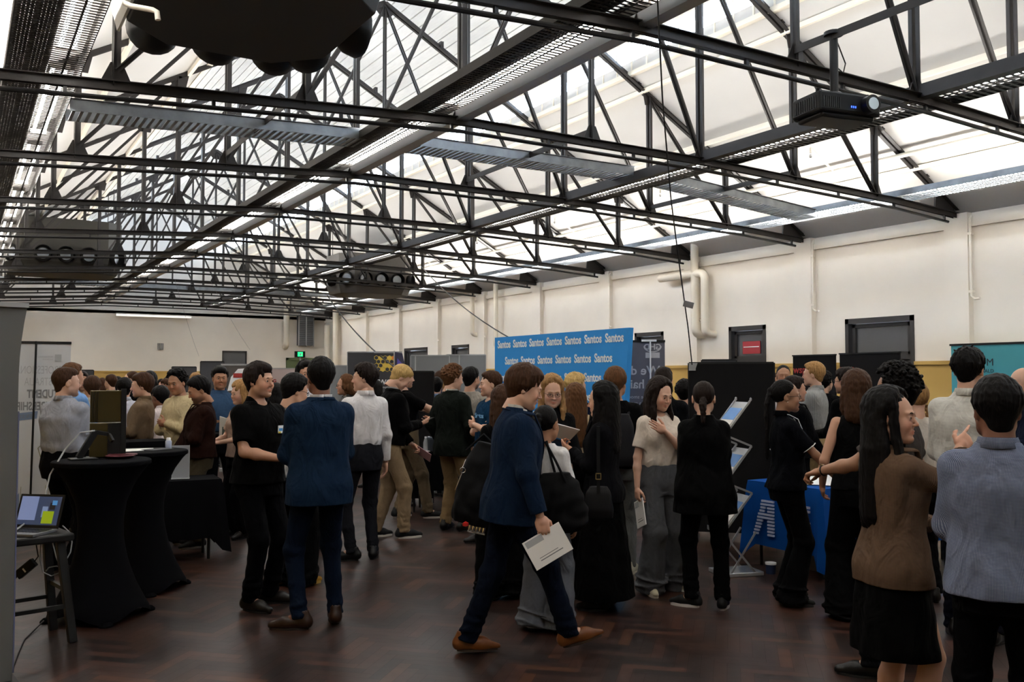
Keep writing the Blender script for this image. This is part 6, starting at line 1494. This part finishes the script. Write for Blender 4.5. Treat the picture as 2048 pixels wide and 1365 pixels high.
person('bald', 'bald man in a dark checked shirt cut off at the picture edge', 2046, 731, 7.6, -112, skin='fair', hair=None, top=('shirt', '3a4358', 'check', '20263a'), arms=('front', 'front'), head=(0, 4))
person('redlip', 'woman with long black hair and dark red lipstick facing the camera by the wsp board', 1700, 748, 10.9, 180, sex='f', skin='asian', hair=('long', 'black', .26, {}), top=('tee', '26262a'), arms=('front', 'front'), head=(0, 10), makeup=.8)
person('blackman', 'man with thick dark hair and glasses in a loose black shirt under the wsp lettering', 1690, 735, 9.2, -62, skin='light', hair=('messy', 'dark', 0, {}), top=('shirt', '101014'), arms=('front', 'front'), glasses=True, beard=.5)
person('khaki', 'fair-haired man in a grey striped shirt and stone trousers, seen in profile', 1626, 722, 10.0, -78, skin='fair', hair=('short', 'ginger', 0, {'vol': 1.3}), top=('rolled', 'bfbfbc', 'stripe', '8f9092'), legs=('chinos', 'b09c7c'), shoes=('dress', '4a3324'), arms=('low', 'low'), extras=('belt',), head=(-4, 0), girth=1.06)
person('glasswoman', 'woman with glasses and a long black ponytail in a navy polo by the blue table', 1572, 757, 6.9, 72, sex='f', skin='olive', hair=('pony', 'black', .52, {}), top=('polo', '11151f'), legs=('flare', '0b0b0f'), shoes=('sneaker', '111111', '1a1a1a'), arms=('lean', 'down'), glasses=True, extras=('piping', 'earring'), head=(8, 0))
person('tanman', 'man with cropped black hair facing the camera in white, left of the wsp board', 1567, 727, 11.0, 176, skin='tan', hair=('crop', 'black', 0, {}), top=('shirt', 'd8d8da'), arms=('front', 'front'))
person('duskyhead', 'dark-haired man half hidden behind the glasses woman, light blue shirt', 1590, 752, 9.15, 70, skin='light', hair=('short', 'dark', 0, {}), top=('shirt', '9fb6cc'), over=('jacket', '1a1b1f'), arms=('low', 'low'))
person('orangeface', 'person in a dark top partly hidden at the right edge of the black partition', 1549, 743, 12.0, 110, skin='tan', hair=('crop', 'brown', 0, {}), top=('tee', '1b1b1f'), arms=('front', 'front'))
person('blackback', 'woman seen from behind in a long loose black jumper, dark hair tied low', 1407, 760, 6.72, 2, sex='f', skin='fair', hair=('pony', 'dark', .16, {}), top=('longtop', '0b0b0e'), legs=('trousers', '0b0b0d'), shoes=('sneaker', '111112', 'c9c4bf'), arms=('low', 'low'), feet=((.13, .0, -8, 0), (-.10, .02, 75, 0)), girth=1.12)
person('beige', 'smiling woman in a cream tee and wide grey trousers, hand on chest', 1318, 755, 7.25, 152, sex='f', skin='fair', hair=('long', 'dark', .26, {}), top=('tucktee', 'd9cfc4'), legs=('wide', '6e6f72'), shoes=('sneaker', 'c8c0a8', 'd8d2c4'), arms=('carry', 'chest'), head=(-14, 16), feet=((.12, .04, -10, 0), (-.14, -.05, 25, 0)), extras=('earring',))
person('behindbeige', 'man with dark cropped hair directly behind the woman in the cream tee', 1328, 732, 8.4, 14, skin='light', hair=('fade', 'dark', 0, {}), top=('shirt', '1c1d22'), legs=('trousers', '101014'), shoes=('boot', '17171a', '1c1c1f'), arms=('front', 'front'))
person('greytee', 'man with curly dark hair in a grey tee left of the black partition', 1368, 761, 10.3, 6, skin='light', hair=('curly', 'black', 0, {}), top=('tee', '4c4e54'), arms=('front', 'front'))
person('backpackman', 'man with swept brown hair seen from behind in a black tee, backpack on', 1232, 733, 7.9, 8, skin='tan', hair=('mop', 'mid', 0, {}), top=('tee', '0f0f12'), legs=('slim', '7c7d7c'), shoes=('sneaker', 'b9b3a0', 'cfc9b8'), arms=('down', 'down'), head=(10, 0))
person('pinstripe', 'woman with long black hair in a black pinstripe blazer reading a brochure', 1205, 765, 6.75, -72, sex='f', skin='asian', hair=('long', 'black', .36, {}), top=('shirt', 'cfcac6'), over=('wblazer', '121216', 'stripe', '1e1e25'), legs=('maxi', '08080a'), shoes=('dress', '111111'), arms=('front', ((.03, .25, 1.22), (.6, -.6, -.8), 'grip', (-.2, .8, .4), (0, -.3, 1))), head=(-6, 6))
person('longbrown', 'woman with very long light brown hair between two taller figures', 1150, 768, 8.6, -18, sex='f', skin='fair', hair=('long', 'mid', .42, {}), top=('shirt', 'c9b9a0'), legs=('wide', '131318'), shoes=('sneaker', 'c9c5b6', 'd8d4c8'), arms=('front', 'front'))
person('blondnavy', 'blond man in a navy polo seen from behind before the blue logo wall', 1152, 746, 9.4, 38, skin='fair', hair=('messy', 'blond', 0, {}), top=('polo', '1b2b4b'), legs=('trousers', '14161e'), arms=('front', 'front'), head=(20, 4))
person('blondglasses', 'woman with glasses and long dark blond hair looking down, facing the camera', 1104, 749, 7.3, 172, sex='f', skin='fair', hair=('long', 'fair', .34, {}), top=('shirt', '1a1a1e'), legs=('wide', '101014'), arms=('front', 'front'), glasses=True, head=(0, 14), makeup=.9)
person('smallwhite', 'short woman with dark pulled-back hair in a white tee and grey wide trousers', 1092, 812, 6.15, 14, sex='f', skin='tan', hair=('pony', 'black', .28, {}), top=('tucktee', 'd9d7d6'), legs=('wide', '77797f'), shoes=('dress', '141414'), arms=('down', 'front'), head=(14, 4))
person('walker', 'man with a brown mop of hair walking in a navy suit and tan shoes', 1020, 746, 5.62, 80, skin='fair', hair=('mop', 'brown', 0, {'vol': 1.25}), top=('shirt', 'cfcdc8'), over=('blazer', '25384f'), legs=('trousers', '1a2537'), shoes=('pointed', '6f4524', '2a1a10'), arms=(((.29, .14, .80), (.3, -1, 0), 'pinch', (0, .25, -1), (-1, 0, 0)), 'down'), lean=7, head=(4, 10), feet=((.07, .36, 0, 14, .035), (-.07, -.26, -4, 0, 0)), H=1.76)
person('curlygirl', 'woman in black with long curly brown hair half hidden behind the walking man', 1006, 772, 7.0, -14, sex='f', skin='light', hair=('long', 'brown', .38, {}), top=('tee', '131317'), legs=('wide', '09090b'), shoes=('dress', '101010'), arms=('front', 'front'))
person('teal', 'man with short brown hair in a teal tee, arms crossed before the blue wall', 980, 741, 9.3, -118, skin='fair', hair=('short', 'brown', 0, {}), top=('tee', '1d4a66'), legs=('trousers', '171a20'), arms=('cross', 'cross2'), extras=('shirtprint',), head=(16, 0))
person('greysweater', 'man with black hair and beard in a light grey sweater, seen from behind', 943, 733, 10.6, 22, skin='light', hair=('short', 'black', 0, {'vol': 1.2}), top=('sweater', 'a9a39b'), legs=('trousers', '1a1b20'), arms=('front', 'front'), head=(20, 0), beard=.7)
person('greenblazer', 'man with curly brown hair in a dark green blazer and khaki trousers', 906, 731, 10.1, 38, skin='fair', hair=('curly', 'mid', 0, {'vol': 1.3}), top=('shirt', 'cfcdc8'), over=('blazer', '2a302c'), legs=('chinos', '99866a'), shoes=('dress', '141212'), arms=('pocket', 'pocket'), head=(28, 8))
person('blacktee', 'man with cropped brown hair in a black tee gesturing with open hands', 815, 730, 11.0, 74, skin='fair', hair=('fade', 'mid', 0, {}), top=('tucktee', '131316'), legs=('chinos', '7e715f'), shoes=('sneaker', '141416', 'b9b5ae'), arms=('talk', 'talk'), head=(4, 8), feet=((.12, .22, -12, 0), (-.10, -.08, 20, 0)), lean=-3)
person('phoneblond', 'blond man in a black zip jacket and beige trousers looking down at a phone', 776, 741, 9.65, 72, skin='fair', hair=('short', 'blond', 0, {'vol': 1.2}), top=('shirt', 'b9bcc0'), over=('zip', '131317'), legs=('chinos', 'a2917a'), shoes=('sneaker', '16171b', 'cfcac0'), arms=('phone', 'low'), head=(4, 30), lean=9, feet=((.09, .14, 0, 0), (-.10, -.10, 8, 0)), H=1.84)
person('whiteshirt', 'man with dark hair seen from behind in a white shirt and charcoal trousers', 728, 725, 8.5, -24, skin='fair', hair=('messy', 'dark', 0, {}), top=('shirt', 'dcdadb'), legs=('slim', '33343a'), shoes=('dress', '17171a'), arms=('down', 'pocket'), head=(-58, 0), feet=((.10, .0, -30, 0), (-.10, .02, 65, 0)))
person('bluesuit', 'tall man seen from behind in a fitted navy suit with a white collar', 640, 712, 6.22, -14, skin='brown', hair=('short', 'black', 0, {'vol': 1.2}), top=('shirt', 'dddddf'), over=('blazer', '2a4058'), legs=('slim', '212f43'), shoes=('dress', '35241b', '1a120e'), arms=('front', 'front'), head=(-4, 0), feet=((.13, .06, -12, 0), (-.12, .0, 62, 0)))
person('blackpolo', 'smiling man with a brown fringe in a black polo with a white name badge', 520, 723, 6.78, 142, skin='light', hair=('mop', 'dark', 0, {}), top=('polo', '0f0f12'), legs=('trousers', '10121a'), shoes=('dress', '24211f'), arms=('front', 'front'), head=(-14, 0), beard=.25, extras=('badge',), feet=((.11, .06, 8, 0), (-.12, -.02, 35, 0)), girth=1.06)
person('yellowshoes', 'man with black hair and glasses in a white tee and yellow shoes, behind the suit', 588, 748, 7.5, 42, skin='asian', hair=('short', 'black', 0, {'vol': 1.3}), top=('tee', 'd3d3d5'), legs=('wide', '0f1014'), shoes=('sneaker', 'a9812f', 'a88436'), arms=('front', 'front'), head=(22, 14), glasses=True)
person('hiddenhair', 'man with tousled black hair hidden behind the navy suited man', 612, 719, 9.1, 168, skin='light', hair=('messy', 'black', 0, {}), top=('shirt', 'cfcfd2'), over=('blazer', '17181e'), arms=('front', 'front'))
person('denim', 'young man with dark fringe in a blue denim shirt holding a white folder', 440, 731, 10.4, 168, skin='tan', hair=('short', 'black', 0, {'bangs': True, 'vol': 1.3}), top=('rolled', '4f6680'), legs=('trousers', '12141c'), shoes=('dress', '141416'), arms=('cross', 'front'), head=(4, 2), extras=('belt',))
person('leather', 'man with dark hair and moustache in a brown leather jacket looking down', 402, 753, 9.2, -98, skin='tan', hair=('short', 'black', 0, {'vol': 1.3}), top=('tee', 'c9c5bd'), over=('jacket', '3b241c'), legs=('chinos', '5c5446'), shoes=('sneaker', '2a2724', '8f8a80'), arms=('low', 'cross'), head=(-6, 22), beard=.55)
person('cream', 'man with a black curly top in a cream polo sweater, arms crossed', 366, 738, 9.8, -128, skin='tan', hair=('curly', 'black', 0, {'vol': 1.15}), top=('sweater', 'c9bda0'), legs=('trousers', '1c1d22'), arms=('cross', 'cross2'), head=(-18, 6), lean=6)
person('blackelbow', 'man in a black tee between the cream sweater and the white sleeve', 335, 757, 11.6, -128, skin='brown', hair=('short', 'brown', 0, {}), top=('tee', '121216'), arms=('cross', 'low'))
person('pinkwhite', 'person in a pale pinkish white shirt leaning on the tall black table', 330, 778, 10.6, -40, skin='brown', hair=('short', 'black', 0, {}), top=('shirt', 'd9d0d0'), arms=('front', 'front'), lean=8, H=1.58)
person('tanshirt', 'man with long brown hair in a tan shirt facing the tall screen', 284, 746, 9.95, -82, skin='fair', hair=('mop', 'brown', 0, {}), top=('rolled', '8a7a68'), legs=('trousers', '15161b'), arms=('front', 'front'), head=(-4, 4))
person('hood', 'person with smooth black hair in a black coat behind the tan-shirted man', 300, 741, 12.4, 12, sex='f', skin='dark', hair=('long', 'black', .2, {}), top=('sweater', '0f0f12'), arms=('front', 'front'), H=1.77)
person('stout', 'stout man in a light grey shirt and black trousers before the white banner', 134, 733, 8.0, 44, skin='fair', hair=('fade', 'brown', 0, {'vol': 1.1}), top=('rolled', 'a9abb3'), legs=('trousers', '121217'), arms=('front', 'front'), head=(30, 0), girth=1.27, beard=.4)
person('behindstout', 'man with brown hair and light blue shirt just behind the stout man', 146, 724, 9.6, 60, skin='light', hair=('short', 'mid', 0, {}), top=('shirt', '8fb0d8'), arms=('front', 'front'))
person('smiler', 'smiling bearded man in a cream shirt facing the camera, far left group', 164, 741, 11.9, 176, skin='tan', hair=('fade', 'dark', 0, {}), top=('rolled', 'b8aca0'), arms=('front', 'front'), beard=.5)
person('whiteback', 'person with brown hair seen from behind in white, left of the tall screen', 184, 752, 10.4, -12, skin='light', hair=('short', 'brown', 0, {'vol': 1.2}), top=('rolled', 'd3d0cc'), arms=('front', 'front'))
person('capman', 'man with receding hair in profile behind the tan-shirted man', 262, 741, 13.5, -80, skin='fair', hair=('crop', 'brown', 0, {}), top=('rolled', '1a1b22'), arms=('front', 'front'))
person('whiteleft', 'black-haired person in a white shirt right beside the tall screen', 249, 756, 11.6, -10, skin='light', hair=('short', 'black', 0, {'vol': 1.2}), top=('rolled', 'd0d2da'), arms=('front', 'front'))
person('fringegirl', 'woman with ginger fringe in profile behind the man in denim', 482, 761, 9.7, -122, sex='f', skin='fair', hair=('bob', 'ginger', .14, {'bangs': True}), top=('tee', 'b6a296'), arms=('front', 'front'), head=(0, 6))
person('checkgirl', 'person with brown curls and glasses in black and white gingham', 690, 749, 11.4, -100, sex='f', skin='light', hair=('bob', 'mid', .08, {}), top=('rolled', 'c9c8c4', 'check', '2a2a2e'), arms=('front', 'front'), glasses=True)
person('fargirl', 'dark-haired woman in profile far behind the blond man', 748, 762, 14.0, -112, sex='f', skin='fair', hair=('bob', 'black', .12, {}), top=('tee', '1c1c22'), arms=('front', 'front'))
person('lightblue', 'dark-haired person in a light blue shirt by the black display panel', 873, 755, 13.6, -10, skin='light', hair=('short', 'black', 0, {}), top=('rolled', '9fb2d0'), arms=('front', 'front'))
person('farslate', 'person in a slate shirt with brown hair left of the felt panels', 884, 741, 14.6, 50, skin='light', hair=('short', 'brown', 0, {}), top=('shirt', '3a4154'), arms=('front', 'front'))
person('farhump', 'person in a blue-grey top mostly hidden by the green blazer', 897, 760, 13.0, -30, skin='light', hair=('short', 'fair', 0, {}), top=('sweater', '5a6476'), arms=('front', 'front'))
FAR = [(221, 749, 16.2, -40, 'm', 'short', 'brown', '8fa0b8', 'far man with brown hair above the tall screen in a pale shirt'),
       (236, 754, 19.0, 20, 'f', 'bob', 'black', '1d1d22', 'far black-haired woman just right of the pale shirted man above the screen'),
       (246, 757, 16.0, 160, 'm', 'short', 'dark', '15151a', 'far man in black looking this way above the screen edge'),
       (323, 759, 21.0, 178, 'f', 'long', 'dark', 'd5d0cc', 'far woman in white facing the camera beyond the tall black table'),
       (313, 762, 24.0, 150, 'm', 'short', 'black', '2b2b33', 'far man in dark grey beyond the woman in white'),
       (335, 756, 16.8, 200, 'm', 'curly', 'black', '17171c', 'far curly-haired man by the dark far board'),
       (205, 757, 22.0, 10, 'f', 'bob', 'brown', '6b7282', 'farthest brown-haired woman left of the far group'),
       (503, 764, 14.5, -150, 'm', 'short', 'dark', '17171b', 'far dark-haired man between the fringe girl and the black polo'),
       (392, 745, 14.0, 170, 'm', 'short', 'fair', 'a59a88', 'far fair-haired man glimpsed above the leather jacket'),
       (553, 768, 12.5, 20, 'f', 'bob', 'black', '121216', 'black-haired woman low beside the light stand'),
       (757, 768, 17.5, 30, 'f', 'bob', 'black', '20202a', 'far black-haired woman low beneath the honeycomb banner'),
       (1036, 770, 12.4, 170, 'm', 'short', 'dark', '1b2838', 'dark-haired man glimpsed before the left end of the blue wall'),
       (1650, 742, 11.6, 30, 'm', 'curly', 'black', '17171b', 'curly-haired man close behind the fair-haired man in stripes')]
for i, (x, yt, d, ph, sx, st, hcn, col, lab) in enumerate(FAR):
    person('far%d' % i, lab, x, yt, d, ph, sex=sx, skin=['fair', 'light', 'tan', 'asian'][i % 4], hair=(st, hcn, .14 if st in ('bob', 'long') else 0, {}), top=('rolled' if i % 2 else 'sweater', col), arms=('front', 'front'))

# ------------------------------------------------------------------ things held and worn
def sheet(name, lab, key, side, sx, sy, m_, along=.06, out=.012, rx=0, rzz=0, ry=0, th=.006, prints=(), group=None, off=(0, 0)):
    M = held(key, side, along, out) @ Matrix.Rotation(math.radians(rzz), 4, 'Z') @ Matrix.Rotation(math.radians(rx), 4, 'X') @ Matrix.Rotation(math.radians(ry), 4, 'Y') @ Matrix.Translation((off[0], off[1], 0))
    root = empty(name); root.matrix_world = M; tag(root, lab, name.replace('_', ' '), group); MB().box((-sx / 2, -sy / 2, -th / 2), (sx / 2, sy / 2, th / 2)).build('pages', m_, root)
    for nm, a, b, pm in prints:
        for sg in (-1, 1): MB().box((a[0] * sx, a[1] * sy, sg * th / 2 - .0006), (b[0] * sx, b[1] * sy, sg * th / 2 + .0006)).build(nm, pm, root)
    return root
LN = [('printed_lines', (-.3, .28), (.3, .31), G1), ('printed_lines', (-.3, .20), (.2, .22), G1), ('printed_corner', (-.45, -.46), (.0, -.25), G2)]
sheet('booklet', 'white booklet with grey corner print held low by the walking man', 'walker', 1, .25, .18, PAPER, along=.09, out=.010, rzz=-14, prints=LN)
sheet('booklet', 'white booklet held down beside the grey wide trousers of the woman in cream', 'beige', 1, .15, .21, PAPER, along=.12, out=.018, rzz=-12, prints=LN)
sheet('brochure', 'blue and white brochure held up by the woman in the pinstripe blazer', 'pinstripe', -1, .21, .30, PAPER, along=.10, out=.015, rzz=-20, rx=-60, prints=[('cover_blue', (-.5, .0), (.5, .5), BLUE), ('cover_photo', (-.05, .05), (.42, .3), mat('cover_dark', srgb('20243c'), .4))])
sheet('booklet', 'white booklet held by the woman with glasses and blond hair', 'blondglasses', 1, .15, .21, PAPER, along=.08, rx=-70, prints=[('cover_photo', (-.4, -.3), (.4, .3), mat('cover_dark', srgb('20243c'), .4))])
sheet('folder', 'white folder held against the denim shirt', 'denim', -1, .20, .28, PAPER, along=.08, rx=-70, rzz=20, prints=[('printed_panel', (-.3, -.4), (.3, .1), mat('folder_green', srgb('5b6a66'), .6))])
sheet('phone', 'dark phone held by the blond man looking down', 'phoneblond', 1, .075, .15, BLACKPL, along=.04, out=.012, th=.009)
sheet('crumpled_wrap', 'clear crumpled wrapper held by the man in the black polo', 'blackpolo', -1, .10, .13, mat('clear_wrap', srgb('9a9b9e'), .2), along=.06, rx=-50, th=.01)
sheet('notebook', 'pink and white notebook held by the blond man at his side', 'phoneblond', -1, .12, .18, mat('pink_card', srgb('a77f84'), .6), along=.08, out=.01)

def soft(lo, hi, h, fn):
    F = Field(lo, hi, h); fn(F); return F.nets()
def bag(name, lab, loc, rz, fn, lo, hi, m_, h=.009, cat='bag'):
    root = empty(name, loc, rz); tag(root, lab, cat); V, Q = soft(lo, hi, h, fn); link('bag_body', np_mesh('bag_body', V, Q), m_, root); return root
BAGM = mat('black_bag_fabric', srgb('0d0d0f'), .8, bump=.2, bscale=200, spec=.12)
# tote of the short woman
g = gnd(1110, 5.98); zt = 1.68 - (950 - 757) / FPX * 5.98
def f_(F): F.loft([(-.36, 0, 0, .17, .07), (-.30, 0, 0, .21, .10), (-.15, 0, 0, .20, .095), (-.03, 0, 0, .14, .06), (.02, 0, 0, .09, .03)], np.zeros(3), np.eye(3), n=2.6, k=0, fold=.006, seed=3, kz=8); F.waves(.003, 30, 4)
tb_ = bag('tote_bag', 'large soft black tote bag hanging from the short woman in white', (g[0], g[1], zt), face_cam(g, -10), f_, (-.26, -.15, -.42), (.26, .15, .06), BAGM)
sh_ = pix(1090, 893, 6.0); lp_ = Matrix.Rotation(-face_cam(g, -10), 4, 'Z') @ (Vector(sh_) - Vector((g[0], g[1], zt)))
MB().tube([(-.10, -.03, -.04), lp_ * .5 + Vector((-.05, -.05, 0)), lp_ + Vector((-.02, -.03, .02)), lp_ + Vector((0, .05, .03)), (.0, .04, -.02)], .009, 6).build('strap', BAGM, tb_)
MB().tube([(.08, -.05, -.04), lp_ * .5 + Vector((.05, -.06, 0)), lp_ + Vector((.01, -.04, .03))], .009, 6).build('strap', BAGM, tb_)
# shoulder bag of the pinstripe woman
g = gnd(1196, 6.42); zt = 1.68 - (1000 - 757) / FPX * 6.42
def f_(F): F.loft([(-.12, 0, 0, .10, .035), (-.06, 0, 0, .105, .045), (.06, 0, 0, .085, .03), (.10, 0, 0, .06, .02)], np.zeros(3), np.eye(3), n=3, k=0)
sb = bag('shoulder_bag', 'small black leather shoulder bag with a silver buckle on the pinstripe blazer', (g[0], g[1], zt), face_cam(g), f_, (-.13, -.07, -.14), (.13, .07, .12), mat('black_leather', srgb('101012'), .45, spec=.2), h=.006)
MB().box((-.012, -.035, .05), (.012, -.025, .52)).build('strap', mat('black_leather', srgb('101012'), .45, spec=.2), sb)
m = MB(); m.box((-.02, -.045, .15), (.02, -.035, .157)).box((-.02, -.045, .19), (.02, -.035, .197)).box((-.02, -.045, .15), (-.014, -.035, .197)).box((.014, -.045, .15), (.02, -.035, .197)); m.build('buckle', CHROME, sb)
# backpack hanging at the walking man's back
g = gnd(962, 6.2); zt = 1.68 - (965 - 757) / FPX * 6.2
def f_(F): F.loft([(-.28, 0, 0, .12, .09), (-.22, 0, 0, .15, .12), (0, 0, 0, .15, .12), (.16, 0, 0, .13, .10), (.27, 0, 0, .08, .06)], np.zeros(3), rot('y', 14), n=2.8, k=0, fold=.006, seed=9); F.ell((0, -.10, -.10), (.10, .05, .09), k=.03); F.waves(.002, 34, 6)
bp = bag('backpack', 'bulky black backpack with dangling keyring, behind the walking man', (g[0], g[1], zt), face_cam(g), f_, (-.26, -.2, -.34), (.26, .18, .33), BAGM, cat='backpack')
MB().tube([(-.1, -.02, .22), (.02, -.03, .33), (.13, -.02, .22)], .010, 6).tube([(.10, .08, .22), (.16, .12, .05), (.15, .1, -.2)], .016, 6).build('strap', BAGM, bp)
m = MB(); m.tube([(-.12 + .018 * math.cos(a), -.14, .10 + .018 * math.sin(a)) for a in np.linspace(0, 6.28, 14)], .003, 6, cap=False).tube([(-.12, -.14, .12), (-.10, -.135, .17)], .003, 6).tube([(-.125, -.14, .08), (-.17, -.14, -.03)], .003, 6); m.build('keyring', CHROME, bp)
MB().lathe([(.0, -.015), (.02, -.01), (.02, .01), (.0, .02)], c=(-.10, -.12, -.26), n=12).build('red_charm', mat('red_charm', srgb('b01c1c'), .4), bp)
q = pix(955, 1054, 6.2); root = empty('bottle_pack', tuple(q)); root.rotation_euler = (.0, .2, -YAW); tag(root, 'small shiny pack of clear bottles hanging below the backpack', 'bottles'); m = MB()
for k in range(5): m.lathe([(.010, -.04), (.012, -.03), (.012, .01), (.006, .03), (.006, .04)], c=(-.05 + k * .024, 0, .0), n=12)
m.build('bottle_body', CHROME, root, smooth=True); MB().box((-.062, -.014, -.045), (.058, .014, -.038)).build('carrier', WPRINT, root); MB().tube([(0, 0, .04), (.03, .02, .13)], .003, 6).build('cord', BLACKPL, root)
# backpack worn by the man in black tee (centre)
g = gnd(1236, 7.72); root = bag('backpack', 'dark grey backpack worn by the man with swept brown hair', (g[0], g[1], 1.16), face_cam(g), lambda F: (F.loft([(-.22, 0, 0, .12, .07), (-.15, 0, 0, .14, .09), (.12, 0, 0, .13, .08), (.22, 0, 0, .09, .05)], np.zeros(3), np.eye(3), n=2.8, k=0)), (-.18, -.13, -.26), (.18, .13, .26), mat('grey_bag', srgb('1c1c20'), .8, spec=.15), cat='backpack')
m = MB(); 
for s_ in (-1, 1): m.tube([(s_ * .08, .04, .2), (s_ * .10, .10, .26), (s_ * .11, .2, .24)], .014, 6)
m.build('strap', mat('grey_bag', srgb('1c1c20'), .8, spec=.15), root)
